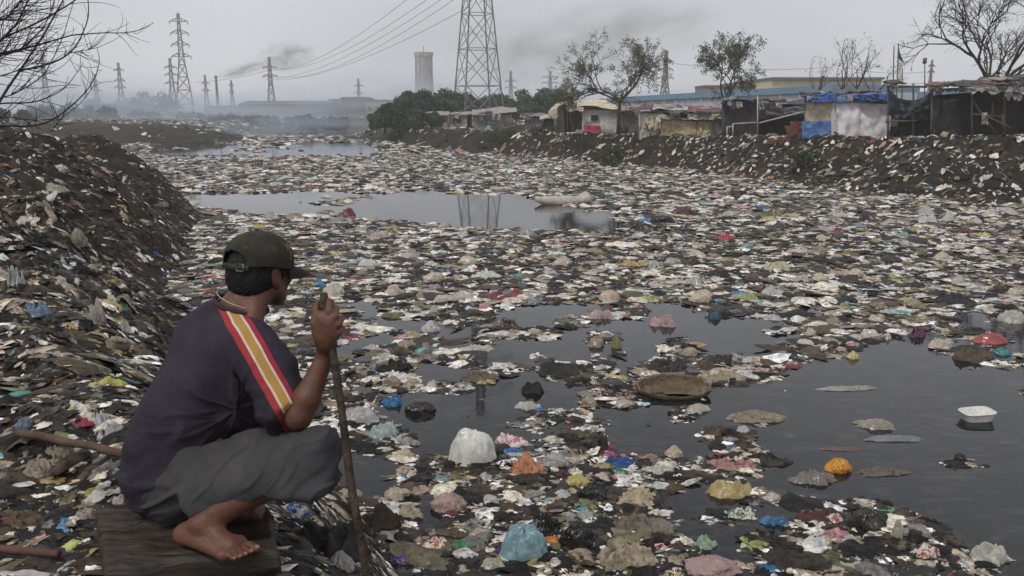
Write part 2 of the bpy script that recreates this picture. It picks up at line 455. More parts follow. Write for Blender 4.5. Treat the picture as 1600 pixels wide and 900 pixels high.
def scatter(name, label, x, y, size, lod, mix, kinds, zoff=0., flat=1., align=True, stretch=None, cat='litter', dirx=None, slope_lie=.0):
    """joins thousands of small pieces lying at x, y into one mesh"""
    n = len(x)
    z = ground_z(x, y); onw = z < .02
    e = .12
    nx = -(ground_z(x + e, y) - ground_z(x - e, y)) / (2 * e); ny = -(ground_z(x, y + e) - ground_z(x, y - e)) / (2 * e)
    nx = np.where(onw, 0, np.clip(nx, -1.4, 1.4)); ny = np.where(onw, 0, np.clip(ny, -1.4, 1.4))
    z = np.where(onw, 0.0, z)
    nrm = np.stack([nx, ny, np.ones(n)], 1); nrm += rng.normal(0, .10, (n, 3)) * np.array([1, 1, 0]); nrm /= np.linalg.norm(nrm, axis=1)[:, None]
    yaw = np.where(onw, rng.normal(0, .75, n) + pi * rng.integers(0, 2, n), rng.uniform(0, 2 * pi, n))
    t = np.stack([np.cos(yaw), np.sin(yaw), np.zeros(n)], 1)
    if slope_lie > 0:       # long axis runs down the slope
        g = np.stack([nx, ny, np.zeros(n)], 1); gl = np.linalg.norm(g, axis=1)[:, None]
        w = (rng.random((n, 1)) < slope_lie) & (gl > .15)
        t = np.where(w, g / (gl + 1e-6) + rng.normal(0, .35, (n, 3)), t)
    t = t - nrm * (t * nrm).sum(1)[:, None]; t /= np.linalg.norm(t, axis=1)[:, None] + 1e-9
    bta = np.cross(nrm, t)
    sx = size * rng.uniform(.8, 1.35, n) * (1 if stretch is None else stretch); sy = size * rng.uniform(.55, 1.0, n); sz = size * flat * rng.uniform(.45, 1.25, n)
    col = palette(mix, n)
    kn = list(kinds); kw = np.array([kinds[k] for k in kn], float); kw /= kw.sum()
    ki = rng.choice(len(kn), n, p=kw); pi_ = rng.integers(0, 7, n)
    V_, F_, C_ = [], [], []; off = 0
    for k in range(len(kn)):
        for p in range(7):
            s = np.where((ki == k) & (pi_ == p))[0]
            if not len(s): continue
            pv, pf = PROTO[lod, kn[k]][p]
            m_ = len(pv)
            w = (pv[None, :, 0, None] * sx[s, None, None] * t[s, None] + pv[None, :, 1, None] * sy[s, None, None] * bta[s, None]
                 + pv[None, :, 2, None] * sz[s, None, None] * nrm[s, None])
            w = w + np.stack([x[s], y[s], z[s] + zoff], 1)[:, None]
            V_.append(w.reshape(-1, 3)); F_.append((pf[None] + (off + np.arange(len(s)) * m_)[:, None, None]).reshape(-1, 3)); off += len(s) * m_
            cc = np.repeat(col[s], m_, axis=0).reshape(len(s), m_, 3)
            C_.append(cc.reshape(-1, 3))
    V_, F_, C_ = np.concatenate(V_), np.concatenate(F_), np.concatenate(C_)
    o = link_mesh(name, V_, F_, M_litter, attr=np.concatenate([C_, np.ones((len(C_), 1))], 1))
    return tag(o, label, cat, kind='stuff')

# where the water lies open: polygons read in the photograph, turned into places on the water
OPEN = [([(275, 322), (300, 305), (420, 300), (600, 300), (760, 304), (830, 312), (880, 324), (985, 335), (965, 356), (860, 360), (700, 352), (560, 342), (380, 336)], .0),
        ([(240, 222), (430, 220), (560, 224), (590, 236), (440, 246), (300, 240), (215, 238)], .30),
        ([(1180, 590), (1260, 558), (1420, 560), (1500, 580), (1640, 592), (1640, 870), (1500, 858), (1440, 808), (1330, 778), (1240, 795), (1195, 765), (1250, 735), (1190, 700), (1150, 655), (1130, 620)], .03),
        ([(690, 480), (820, 486), (1000, 500), (1090, 492), (1200, 498), (1250, 520), (1210, 545), (1080, 560), (960, 568), (860, 575), (760, 590), (640, 575), (560, 540), (600, 500)], .42),
        ([(860, 570), (1000, 565), (1000, 640), (1120, 645), (1190, 690), (1190, 730), (1080, 735), (1000, 715), (930, 700), (860, 650), (760, 640), (760, 590)], .36),
        ([(1405, 492), (1540, 492), (1560, 508), (1420, 514)], .1),
        ([(540, 600), (700, 620), (720, 690), (650, 760), (560, 780), (530, 700)], .44),
        ([(1020, 770), (1200, 790), (1240, 800), (1220, 860), (1100, 880), (1010, 850)], .36),
        ([(284, 398), (350, 398), (352, 436), (290, 432)], .25),
        ([(430, 530), (500, 528), (500, 570), (420, 575)], .42)]
def coverage(px, py):
    c = np.interp(py, [300, 430, 490, 560, 640, 900], [1.0, .88, .68, .57, .59, .68])
    c = np.where((py > 580) & (px > 1400), .04, c)
    c = np.where((py > 780) & (px > 1180) & (px < 1530), .85, c)
    c = np.where((py > 735) & (px > 700) & (px < 1080), .80, c)
    for pts, v in OPEN:
        q = [(a, b * 2.2) for a, b in pts]; sd = np.where(inside(px, py * 2.2, q), 1, -1) * seg_dist(px, py * 2.2, q)
        soft = 16 if v == .0 else 42
        w = sstep(-soft, soft, sd); c = c * (1 - w) + v * w
    return c
def on_water(n, r0, r1, amin=-.66, amax=.66, power=1.):
    r = np.sqrt(rng.uniform(r0 ** 2, r1 ** 2, n)) if power == 1 else r0 * (r1 / r0) ** rng.random(n)
    a = rng.uniform(amin, amax, n)
    return r * a, r
def keep_water(x, y, bias=0.):
    jx = x + .35 * fbm(v3(x * .9, y * .9), 2, 81) * np.clip(y / 12, .4, 3); jy = y + .5 * fbm(v3(x * .9 + 9, y * .9), 2, 82) * np.clip(y / 12, .4, 3)
    px, py, _ = proj(jx, jy, 0 * x)
    c = coverage(px, py) + bias
    qx = x / np.maximum(y, 3) * 9; ly = np.log(np.maximum(y, 1.5))
    n = .5 + .5 * (.55 * fbm(v3(qx * 1.15, ly * 9), 3, 91) + .45 * fbm(v3(qx * 3.1, ly * 24), 3, 95)) * 2.2
    return (n < c) & (ground_z(x, y, False) < .05)
MIX_NEAR = {'cream': 15, 'pale': 13, 'white': 6, 'beige': 14, 'tan': 3, 'olive': 9, 'brown': 20, 'black': 42, 'char': 28, 'grey': 9, 'teal': .8, 'blue': .35, 'pink': 1.0, 'maroon': 1.1, 'lime': .35, 'orange': .18, 'green': .5, 'sky': .7, 'purple': .12, 'red': .12}
MIX_FAR = {'cream': 18, 'pale': 20, 'white': 4, 'beige': 15, 'tan': 2, 'olive': 9, 'brown': 18, 'black': 26, 'char': 22, 'grey': 14, 'teal': 1.2, 'blue': .4, 'pink': 1.0, 'maroon': .8, 'lime': .6, 'orange': .3, 'sky': .6}
MIX_BANK = {'cream': 9, 'pale': 9, 'white': 3, 'beige': 14, 'tan': 2, 'olive': 9, 'brown': 34, 'black': 46, 'char': 32, 'grey': 9, 'teal': .5, 'blue': .2, 'pink': .6, 'maroon': .7, 'lime': .25, 'orange': .3, 'green': .3}
KW = {'scrap': 6, 'bag': 1.6, 'strip': 2.0, 'flake': 2.4}

def wpieces(n, r0, r1, s0, s1, bias=0., power=1.):
    x, y = on_water(n, r0, r1, power=power)
    k = keep_water(x, y, bias); x, y = x[k], y[k]
    s = s0 * (s1 / s0) ** (rng.random(len(x)) ** 1.6)
    return x, y, s
# sludge and small flakes just breaking the surface
x, y, s = wpieces(60000, 3.2, 16, .016, .06, .06)
scatter('floating_flakes', 'tiny dark and pale flakes of rubbish floating between the larger litter close to the viewer', x, y, s, 'lo', {**MIX_NEAR, 'black': 30, 'char': 30, 'brown': 18}, {'flake': 3, 'scrap': 1}, zoff=.0, flat=.7)
x, y, s = wpieces(21000, 3.2, 10, .03, .12)
scatter('floating_litter', 'crumpled scraps of plastic and cloth floating on the near water', x, y, s, 'hi', MIX_NEAR, KW, zoff=-.002, flat=.5)
x, y, s = wpieces(44000, 9, 24, .045, .19)
scatter('floating_litter', 'dense carpet of pale and dark scraps floating across the middle of the river', x, y, s, 'mid', {**MIX_NEAR, 'cream': 18, 'pale': 15}, KW, zoff=.0, flat=.46)
x, y, s = wpieces(90000, 23, 60, .08, .30, .02)
scatter('floating_litter', 'grey carpet of rubbish covering the far water below the shacks', x, y, s, 'lo', MIX_FAR, KW, zoff=.0, flat=.52)
x, y, s = wpieces(26000, 58, 112, .18, .5, -.1)
scatter('floating_litter', 'thin hazy band of rubbish on the most distant water', x, y, s, 'lo', MIX_FAR, KW, zoff=.0, flat=.5)

x, y, s = wpieces(2600, 4, 14, .10, .24, -.12)
scatter('floating_film', 'broad soaked sheets of film and cloth matted between the near bags', x, y, s, 'hi', {'cream': 5, 'pale': 6, 'beige': 12, 'black': 30, 'char': 20, 'brown': 16, 'olive': 8, 'grey': 12}, {'scrap': 1}, zoff=-.004, flat=.22)
x, y, s = wpieces(5200, 9, 30, .16, .34, -.02)
scatter('floating_film', 'broad soaked sheets of film matted across the middle of the river', x, y, s, 'mid', {'cream': 14, 'pale': 14, 'beige': 12, 'black': 20, 'char': 18, 'brown': 14, 'olive': 8, 'grey': 12}, {'scrap': 1}, zoff=-.004, flat=.2)
def bpieces(n, which, r0, r1, s0, s1, thr=.5, power=1., amin=-.82, amax=.66):
    x, y = on_water(n, r0, r1, amin, amax, power=power)
    z = ground_z(x, y, False)
    d = sdist(x, y, POLY_L, SHORE_L) if which == 'L' else (sdist(x, y, POLY_R, SHORE_R) if which == 'R' else sdist(x, y, POLY_F, SHORE_F))
    k = (z > .0) & (d > -.2)
    if which == 'L': k &= d < np.where(y < 5, 6, 15)
    if which == 'R': k &= d < np.interp(y, [10, 30, 40, 60, 100], [10, 8.2, 5.3, 5.2, 8.0])
    if which == 'F': k &= d < 9
    q = .5 + .95 * (.6 * fbm(v3(x * .8, y * .8), 3, 61) + .4 * fbm(v3(x * 3, y * 3), 2, 66))
    k &= q < thr
    x, y = x[k], y[k]
    s = s0 * (s1 / s0) ** (rng.random(len(x)) ** 1.8)
    return x, y, s
x, y, s = bpieces(42000, 'L', 1.4, 6.5, .010, .04, .9)
scatter('bank_litter', 'small torn scraps trodden into the mud around the squatting man', x, y, s, 'mid', MIX_BANK, KW, flat=.5, stretch=1.6, slope_lie=.5)
x, y, s = bpieces(6500, 'L', 1.4, 7.5, .025, .085, .75)
scatter('bank_litter', 'crumpled bags and rags covering the near bank on the left', x, y, s, 'hi', MIX_BANK, KW, flat=.55, stretch=1.5, slope_lie=.6)
x, y, s = bpieces(150000, 'L', 5.5, 34, .016, .10, .70, power=2)
scatter('bank_litter', 'streaks of torn plastic lying down the slope of the high left bank', x, y, s, 'mid', {**MIX_BANK, 'black': 54, 'char': 46, 'brown': 40}, {'scrap': 6, 'bag': 2, 'strip': 2.5, 'flake': 1.2}, flat=.9, stretch=1.25, slope_lie=.5)
MIX_R = {**MIX_BANK, 'cream': 17, 'pale': 15, 'beige': 17, 'sky': .8, 'brown': 17}
x, y, s = bpieces(120000, 'R', 14, 62, .045, .18, .74)
scatter('bank_litter', 'pale rubbish spilling down the far bank below the shacks', x, y, s, 'lo', MIX_R, KW, flat=.8, stretch=1.3, slope_lie=.6)
x, y, s = bpieces(16000, 'R', 60, 120, .15, .4, .62)
scatter('bank_litter', 'hazy rubbish on the distant bend of the far bank', x, y, s, 'lo', MIX_FAR, KW, flat=.5, slope_lie=.5)
x, y, s = bpieces(12000, 'F', 74, 130, .15, .5, .5, amin=-.9)
scatter('bank_litter', 'hazy rubbish on the low spit at the far left', x, y, s, 'lo', MIX_FAR, KW, flat=.5)
x, y, s = on_water(26000, 95, 230, -.6, .25) + (0,)
k = (ground_z(x, y, False) > .3) & (fbm(v3(x * .05, y * .09), 3, 5) > .26); x, y = x[k], y[k]
scatter('bank_litter', 'white specks of rubbish on the hazy plain before the factory', x, y, rng.uniform(.12, .55, len(x)), 'lo', MIX_FAR, {'scrap': 1}, flat=.8)
# ---------------------------------------------------------------- haze in the air over the whole place
hm = bpy.data.materials.new('haze'); hm.use_nodes = True
N, L = hm.node_tree.nodes, hm.node_tree.links; N.clear()
ho = N.new('ShaderNodeOutputMaterial'); hv = N.new('ShaderNodeVolumePrincipled')
hv.inputs['Color'].default_value = (.97, .98, 1.0, 1); hv.inputs['Density'].default_value = .0011; hv.inputs['Anisotropy'].default_value = .1
L.new(hv.outputs[0], ho.inputs['Volume'])
hb = MB(); hb.box((0, 185, 22), (520, 430, 47))
tag(hb.build('haze', hm), 'thin grey smoky haze hanging over the river and the plain', 'haze', kind='stuff')

# ---------------------------------------------------------------- lattice pylons and chimney
def pylon(px, py_base, py_top, Yd, label, w_frac=.17, rot=.36, levels=9, arms=(.62, .74, .86), arm_w=.22, bar=.12, top_frac=.13, group=None, taper_top=.25, fine=1, detail=True):
    base = V(px, py_base, Yd); top = V(px, py_top, Yd)
    H = top[2] - base[2]; x0, y0, z0 = base
    z0 = min(z0, gz(x0, y0)); H = top[2] - z0
    t = thing('lattice_pylon', (x0, y0, z0), label, 'pylon', group)
    w = H * w_frac
    def half(q): return w / 2 * (np.interp(q, [0, .58, 1], [1, taper_top + .08, taper_top * .5]))
    def corner(k, q):
        a = rot + pi / 4 + k * pi / 2; h_ = half(q) * 1.414
        return np.array([x0 + h_ * cos(a), y0 + h_ * sin(a), z0 + q * H])
    qs = 1 - (1 - np.linspace(0, 1, levels + 1)) ** 1.0
    qs = np.concatenate([[0], np.cumsum(np.linspace(1.5, .55, levels))]); qs /= qs[-1]
    for k in range(4):
        m_ = MB(); m_.tube([corner(k, q) for q in (0, .58, 1)], bar * .62, 4); m_.build('leg', M_steel, t)
    m_ = MB()
    for i in range(levels):
        a, b_ = qs[i], qs[i + 1]
        for k in range(4):
            k2 = (k + 1) % 4
            m_.bar(corner(k, a), corner(k2, b_), bar * .34); m_.bar(corner(k2, a), corner(k, b_), bar * .34)
            m_.bar(corner(k, b_), corner(k2, b_), bar * .32)
            if fine > 1:
                mid = (a + b_) / 2
                cx = (corner(k, mid) + corner(k2, mid)) / 2
                m_.bar(corner(k, mid), cx * .5 + corner(k, a + (b_ - a) * .25) * .5, bar * .22); m_.bar(corner(k2, mid), cx * .5 + corner(k2, a + (b_ - a) * .25) * .5, bar * .22)
                if i == 0:
                    for f in (.25, .5, .75):
                        m_.bar(corner(k, a + (b_ - a) * f), corner(k, a) * (1 - f * .5) + corner(k2, b_) * f * .5, bar * .2)
    m_.build('bracing', M_steel, t)
    ends = []
    for q in arms:
        m_ = MB(); h_ = half(q); aw = H * arm_w * (1 if q != arms[0] else 1.1)
        for s in (-1, 1):
            tip = np.array([x0 + s * aw / 2 * cos(rot * .3), y0 + s * aw / 2 * sin(rot * .3), z0 + q * H + H * .004])
            for dy in (-h_, h_):
                m_.bar((x0 + s * h_, y0 + dy, z0 + q * H), tip, bar * .32)
                m_.bar((x0 + s * h_, y0 + dy, z0 + (q + .035) * H), tip, bar * .3)
            for f in (.33, .66):
                p = np.array([x0, y0, z0 + q * H]) * (1 - f) + tip * f
                m_.bar(p + (0, 0, .0), p + (0, 0, .035 * H * (1 - f)), bar * .22)
            ends.append(tip)
        m_.build('crossarm', M_steel, t)
        for s in (0, 1):
            m_ = MB(); tp = ends[-1 - s]; m_.tube([tp, tp - (0, 0, H * .012), tp - (0, 0, H * .028)], [bar * .25, bar * .5, bar * .3], 6); m_.build('insulator', M_steel, t)
    m_ = MB(); m_.tube([(x0, y0, z0 + H * .97), (x0, y0, z0 + H * 1.02)], bar * .5, 4); m_.bar((x0 - arm_w * H * .16, y0, z0 + H), (x0 + arm_w * H * .16, y0, z0 + H), bar * .35); m_.build('peak', M_steel, t)
    return t, ends
main_pylon, main_ends = pylon(747, 190, -290, 112, 'tall lattice pylon rising out of the picture behind the small white shacks', w_frac=.148, rot=.36, levels=11, arms=(.66, .78, .90), bar=.145, fine=2, taper_top=.27, arm_w=.24)
GP = 'distant electricity pylons'
far_pylon, far_ends = pylon(426, 186, 90, 270, 'small pylon with two crossarms standing behind the long factory roof', levels=8, arms=(.70, .84), group=GP, bar=.32, w_frac=.17)
pylon(291, 186, 22, 250, 'tallest of the hazy pylons, with four narrow crossarms', levels=10, arms=(.60, .71, .82, .93), arm_w=.17, group=GP, bar=.30, w_frac=.19, taper_top=.16)
pylon(273, 187, 92, 235, 'shorter pylon standing just in front of the tallest hazy pylon', levels=8, arms=(.60, .74, .86), arm_w=.2, group=GP, bar=.26)
pylon(193, 188, 99, 300, 'faint pylon rising from the smoky trees, left of the chimney', levels=8, arms=(.58, .70, .88), arm_w=.17, group=GP, bar=.34)
pylon(155, 188, 117, 310, 'very faint pylon between the bare twigs and the smoky trees', levels=7, arms=(.66, .84), arm_w=.2, group=GP, bar=.34)
pylon(77, 190, 88, 190, 'pylon seen through the bare twigs at the left edge', levels=8, arms=(.62, .76, .90), arm_w=.3, group=GP, bar=.22)
pylon(325, 186, 118, 310, 'slim pylon immediately left of the smoking chimney', levels=7, arms=(.66, .82), arm_w=.17, group=GP, bar=.3)
pylon(365, 186, 126, 330, 'slim faint pylon immediately right of the smoking chimney', levels=7, arms=(.7, .88), arm_w=.12, group=GP, bar=.3)
pylon(562, 186, 124, 330, 'faint small pylon above the flat factory block', levels=7, arms=(.66, .84), arm_w=.22, group=GP, bar=.32)
pylon(798, 186, 112, 260, 'small pylon to the right of the tall lattice pylon', levels=7, arms=(.66, .80), arm_w=.24, group=GP, bar=.26)
pylon(859, 186, 112, 300, 'faint pylon beyond the bushes left of the leafy tree', levels=7, arms=(.76, .88), arm_w=.35, group=GP, bar=.3)
pylon(1037, 190, 80, 170, 'pylon just right of the leafy tree above the cream tent', levels=9, arms=(.62, .74, .86), arm_w=.22, group=GP, bar=.19)
pylon(1447, 190, 95, 150, 'dark slim pylon between the flag and the big bare tree', levels=8, arms=(.82, .92), arm_w=.10, group=GP, bar=.2, w_frac=.08)

# overhead wires
M_wire = mat('dark_wire', (.13, .13, .135), rough=.6, noise=.05)
def wire(p, q, sag, r, label, group='overhead power lines'):
    p, q = np.array(p, float), np.array(q, float); t = np.linspace(0, 1, 30)[:, None]
    pts = p * (1 - t) + q * t; pts[:, 2] -= sag * 4 * (t * (1 - t))[:, 0]
    m_ = MB(); m_.tube(pts, np.linspace(r * .45, r * 1.3, 30) if False else r, 4); tag(m_.build('power_line', M_wire), label, 'power line', group)
YF = 270
fx = [V(409, 106, YF), V(415, 106, YF), V(409, 121, YF), V(438, 121, YF), V(415, 124, YF)]
nx_ = [V(640, -4, 112), V(672, -4, 112), V(700, -8, 112), V(716, -5, 112), V(734, 10, 112)]
sg = [3.4, 3.4, 3.3, 3.0, 2.9]
wl_ = ['uppermost wire sweeping down towards the small pylon behind the factory', 'second wire from the top sweeping down to the small pylon', 'third wire from the top sweeping down to the small pylon', 'fourth wire from the top sweeping down to the small pylon', 'lowest wire, running from the tall lattice pylon down to the small one']
for a, b_, s, l in zip(fx, nx_, sg, wl_):
    wire(a, b_, s, .036, l)
for i, (a, b_, l) in enumerate([((305, 128, 260), (425, 108, 270), 'thin wire strung from the tallest hazy pylon to the pylon behind the factory'),
                               ((1045, 98, 170), (1300, 105, 150), 'thin wire running right from the pylon beside the leafy tree'),
                               ((1300, 100, 150), (1447, 112, 150), 'thin upper wire crossing the sky behind the flagpole'),
                               ((1300, 128, 150), (1600, 118, 150), 'thin lower wire crossing the sky behind the big bare tree')]):
    wire(V(*a), V(*b_), .8, .035 if i else .05, l)

# chimney, and its smoke
def cyl_thing(name, base, top_z, r0, r1, m_, label, cat, parts=None, n=20):
    t = thing(name, base, label, cat); b_ = MB()
    b_.tube([base, (base[0], base[1], (base[2] + top_z) / 2), (base[0], base[1], top_z)], [r0, (r0 + r1) / 2, r1], n); b_.build('shaft', m_, t)
    return t
M_brick = mat('sooty_brick', (.10, .075, .065), rough=.9, noise=.3, scale=.5)
b0 = V(342, 186, 330); t0_ = V(342, 119, 330)[2]
ch = cyl_thing('chimney', (b0[0], b0[1], gz(b0[0], b0[1])), t0_, .62, .42, M_brick, 'thin dark factory chimney trailing smoke to the right', 'chimney')
b_ = MB(); b_.tube([(b0[0], b0[1], t0_ - .5), (b0[0], b0[1], t0_ + .1)], [.55, .6], 16); b_.build('rim', M_brick, ch)
def smoke_mat(name, dens, scale, thr):
    m = bpy.data.materials.new(name); m.use_nodes = True; N, L = m.node_tree.nodes, m.node_tree.links; N.clear()
    o = N.new('ShaderNodeOutputMaterial'); v = N.new('ShaderNodeVolumePrincipled'); v.inputs['Color'].default_value = (.16, .16, .17, 1) if dens != .080 else (.62, .70, .82, 1)
    tc = N.new('ShaderNodeTexCoord'); nz = N.new('ShaderNodeTexNoise'); nz.inputs['Scale'].default_value = scale; nz.inputs['Detail'].default_value = 4; nz.inputs['Distortion'].default_value = .4
    L.new(tc.outputs['Object'], nz.inputs['Vector'])
    ln = N.new('ShaderNodeVectorMath'); ln.operation = 'LENGTH'; L.new(tc.outputs['Object'], ln.inputs[0])   # object space: unit ball
    fo = N.new('ShaderNodeMapRange'); fo.inputs['From Min'].default_value = 1.0; fo.inputs['From Max'].default_value = .25; L.new(ln.outputs['Value'], fo.inputs['Value'])
    mr = N.new('ShaderNodeMapRange'); mr.inputs['From Min'].default_value = thr; mr.inputs['From Max'].default_value = thr + .25; mr.inputs['To Max'].default_value = dens; L.new(nz.outputs['Fac'], mr.inputs['Value'])
    mu = N.new('ShaderNodeMath'); mu.operation = 'MULTIPLY'; L.new(mr.outputs[0], mu.inputs[0]); L.new(fo.outputs[0], mu.inputs[1]); L.new(mu.outputs[0], v.inputs['Density'])
    L.new(v.outputs[0], o.inputs['Volume']); return m
def puff(c, size, rot, mt, label):
    u = MB(); R, S = 8, 14
    v = [(0, 0, 1.)] + [(sin(pi * i / R) * cos(2 * pi * j / S), sin(pi * i / R) * sin(2 * pi * j / S), cos(pi * i / R)) for i in range(1, R) for j in range(S)] + [(0, 0, -1.)]
    f = [(0, 1 + j, 1 + (j + 1) % S) for j in range(S)] + [(1 + i * S + j, 1 + (i + 1) * S + j, 1 + (i + 1) * S + (j + 1) % S, 1 + i * S + (j + 1) % S) for i in range(R - 2) for j in range(S)]
    f += [(len(v) - 1, 1 + (R - 2) * S + (j + 1) % S, 1 + (R - 2) * S + j) for j in range(S)]
    o = link_mesh('smoke', np.array(v), f, mt); o.location = c; o.scale = size; o.rotation_euler = (0, rot, 0)
    return tag(o, label, 'smoke', kind='stuff')
ms1 = smoke_mat('chimney_smoke', .30, 2.2, .38)
puff(V(380, 109, 330), (13, 4, 2.4), -.26, ms1, 'dark smoke drawn out to the right from the chimney mouth')
ms2 = smoke_mat('spreading_smoke', .16, 2.4, .42)
puff(V(448, 88, 340), (13, 9, 6.5), -.15, ms2, 'wider smudge of chimney smoke above the small factory pylon')
ms3 = smoke_mat('drifting_smoke', .032, 2.4, .38)
puff(V(960, 60, 360), (50, 26, 18), -.15, ms3, 'broad grey smoke cloud drifting behind the leafy tree')
puff(V(800, 88, 370), (30, 18, 17), .1, ms3, 'fainter grey smoke patch right of the tall lattice pylon')
ms4 = smoke_mat('ground_smoke_and_haze', .080, 2.6, .40)  # low smoke, made denser and bluer to thicken the distant haze
puff(V(215, 165, 235), (26, 14, 9), 0, ms4, 'low blue grey smoke over the hazy trees on the left'); puff(V(330, 178, 215), (34, 14, 6), 0, ms4, 'low smoke drifting in front of the pale factory wing')
puff(V(120, 172, 175), (20, 12, 7), 0, ms4, 'low smoke among the hazy trees at the far left')

# cooling tower like building
M_conc = mat('stained_concrete', (.36, .35, .34), rough=.9, noise=.2, scale=.3, dirt=(.13, .12, .11), dirt_amt=.5)
Yt = 330; bt = V(664, 184, Yt); wt = 26 / 1300 * Yt; tz = V(664, 84, Yt)[2]; gt = gz(bt[0], bt[1])
t = thing('concrete_tower', (bt[0], bt[1], gt), 'broad hazy concrete tower rising above the dark green trees', 'tower')
u = MB(); u.tube([(bt[0], bt[1], gt), (bt[0], bt[1], gt + 9), (bt[0], bt[1], tz - 8), (bt[0], bt[1], tz - 1)], [wt * .62, wt * .56, wt * .50, wt * .5], 8); u.build('shaft', M_conc, t)
u = MB()
for k in range(8):
    a = k * pi / 4 + pi / 8; u.box((bt[0] + wt * .5 * cos(a), bt[1] + wt * .5 * sin(a), (gt + tz) / 2), (.35, .35, tz - gt + 1), a)
u.build('rib', M_conc, t)
for z_ in (tz - 1, (gt + tz) / 2 + 1.5):
    u = MB(); u.tube([(bt[0], bt[1], z_), (bt[0], bt[1], z_ + .9)], wt * .545, 8); u.build('ledge', M_conc, t)
u = MB()
u.tube([(bt[0], bt[1], tz - .9), (bt[0], bt[1], tz + .5)], wt * .56, 8)
u.build('parapet', M_conc, t)
u = MB(); u.tube([(bt[0], bt[1], tz), (bt[0], bt[1], tz + 3)], .15, 5); u.build('mast', M_steel, t)

# factory blocks and walls
M_roof = mat('old_sheet_roof', (.13, .12, .115), rough=.85, noise=.3, scale=.6)
M_darkglass = mat('dark_opening', (.03, .03, .03), rough=.6, noise=.1)
def block(name, pxa, pxb, pyt, Yd, depth, m_, label, cat='building', roof='flat', windows=0, wz=.55, group=None, roofm=None, py_b=190, wh=.25):
    a, b_ = V(pxa, pyt, Yd), V(pxb, pyt, Yd); z0 = min(gz(a[0], Yd), gz(b_[0], Yd)) - .3; zt = a[2]; w = b_[0] - a[0]; cx = (a[0] + b_[0]) / 2
    t = thing(name, (cx, Yd + depth / 2, z0), label, cat, group)
    u = MB(); u.box((cx, Yd + depth / 2, (z0 + zt) / 2), (w, depth, zt - z0)); u.build('wall', m_, t)
    u = MB(); h_ = zt - z0
    if roof == 'flat': u.box((cx, Yd + depth / 2, zt + h_ * .02), (w * 1.02, depth * 1.04, h_ * .05))
    elif roof == 'gable':
        rv = [(a[0] - .2, Yd - .3, zt), (b_[0] + .2, Yd - .3, zt), (b_[0] + .2, Yd + depth / 2, zt + h_ * .28), (a[0] - .2, Yd + depth / 2, zt + h_ * .28), (a[0] - .2, Yd + depth + .3, zt), (b_[0] + .2, Yd + depth + .3, zt)]
        u.add(rv, [(0, 1, 2, 3), (3, 2, 5, 4), (0, 3, 4), (1, 5, 2), (0, 4, 5, 1)])
    elif roof == 'arch':
        k = 10; xs = np.linspace(a[0] - .2, b_[0] + .2, k); zs = zt + h_ * .3 * np.sin(np.linspace(0, pi, k))
        rv = [(x, Yd - .3, z) for x, z in zip(xs, zs)] + [(x, Yd + depth + .3, z) for x, z in zip(xs, zs)]
        u.add(rv, [(i, i + 1, k + i + 1, k + i) for i in range(k - 1)] + [tuple(range(k))[::-1], tuple(range(k, 2 * k))])
    u.build('roof', roofm or M_roof, t)
    for i in range(windows):
        x = a[0] + w * (i + .5) / windows; u = MB(); ww = w / windows * .5
        u.box((x, Yd - .02, z0 + h_ * wz), (ww, .12, h_ * wh)); wi = u.build('window', M_darkglass, t)
        u = MB(); u.box((x, Yd - .1, z0 + h_ * (wz - wh / 2) - .05), (ww * 1.15, .14, .12)); u.build('sill', m_, wi)
    return t
M_facw = mat('pale_factory_wall', (.26, .25, .235), rough=.9, noise=.25, scale=.25, dirt=(.10, .09, .08), dirt_amt=.6)
M_facd = mat('dark_factory_wall', (.11, .10, .095), rough=.9, noise=.3, scale=.25)
block('factory', 372, 512, 163, 235, 16, M_facd, 'long low dark factory hall at the foot of the small pylon', roof='gable', windows=14)
block('factory', 320, 395, 166, 240, 14, M_facw, 'pale lower factory wing left of the long dark hall', windows=8)
block('factory', 513, 540, 156, 250, 12, M_facw, 'narrow pale factory block left of the grey flat-roofed one', windows=2)
block('factory', 533, 572, 153, 245, 14, M_facd, 'grey flat-roofed factory block, tallest beside the green trees', windows=4)
block('factory', 572, 606, 157, 240, 12, M_facw, 'pale factory annex partly hidden by the green trees', windows=3)
M_bwall = mat('whitewashed_boundary_wall', (.50, .52, .54), rough=.9, noise=.15, scale=.15, dirt=(.22, .22, .22), dirt_amt=.6)
M_blue = mat('faded_blue_fascia', (.16, .26, .36), rough=.7, noise=.15, scale=.3)
def longwall(name, pa, pb, label, m_, capm, h_top, cap):
    """long hall whose front runs obliquely: pa, pb = (px, py_top, Y)"""
    A, B = V(*pa), V(*pb); z0 = 1.2
    t = thing(name, ((A[0] + B[0]) / 2, (A[1] + B[1]) / 2, z0), label, 'building')
    def slab(off0, off1, za, zb, za1, zb1):
        d = B - A; n = np.array([-d[1], d[0], 0]); n /= np.linalg.norm(n); u = MB()
        v = [A + n * off0, B + n * off0, B + n * off1, A + n * off1]; lo = [(v[0][0], v[0][1], za), (v[1][0], v[1][1], zb), (v[2][0], v[2][1], zb), (v[3][0], v[3][1], za)]
        hi = [(v[0][0], v[0][1], za1), (v[1][0], v[1][1], zb1), (v[2][0], v[2][1], zb1), (v[3][0], v[3][1], za1)]
        u.add(lo + hi, [(0, 3, 2, 1), (4, 5, 6, 7), (0, 1, 5, 4), (1, 2, 6, 5), (2, 3, 7, 6), (3, 0, 4, 7)]); return u
    slab(0, 8, z0, z0, A[2] - cap, B[2] - cap).build('wall', m_, t)
    slab(-.25, 8.25, A[2] - cap, B[2] - cap, A[2], B[2]).build('fascia', capm, t)
    for f in np.linspace(.04, .96, 16):
        u = MB(); p = A * (1 - f) + B * f; u.box((p[0], p[1] - .12, (z0 + p[2] - cap) / 2), (.25, .25, p[2] - cap - z0)); u.build('pilaster', m_, t)
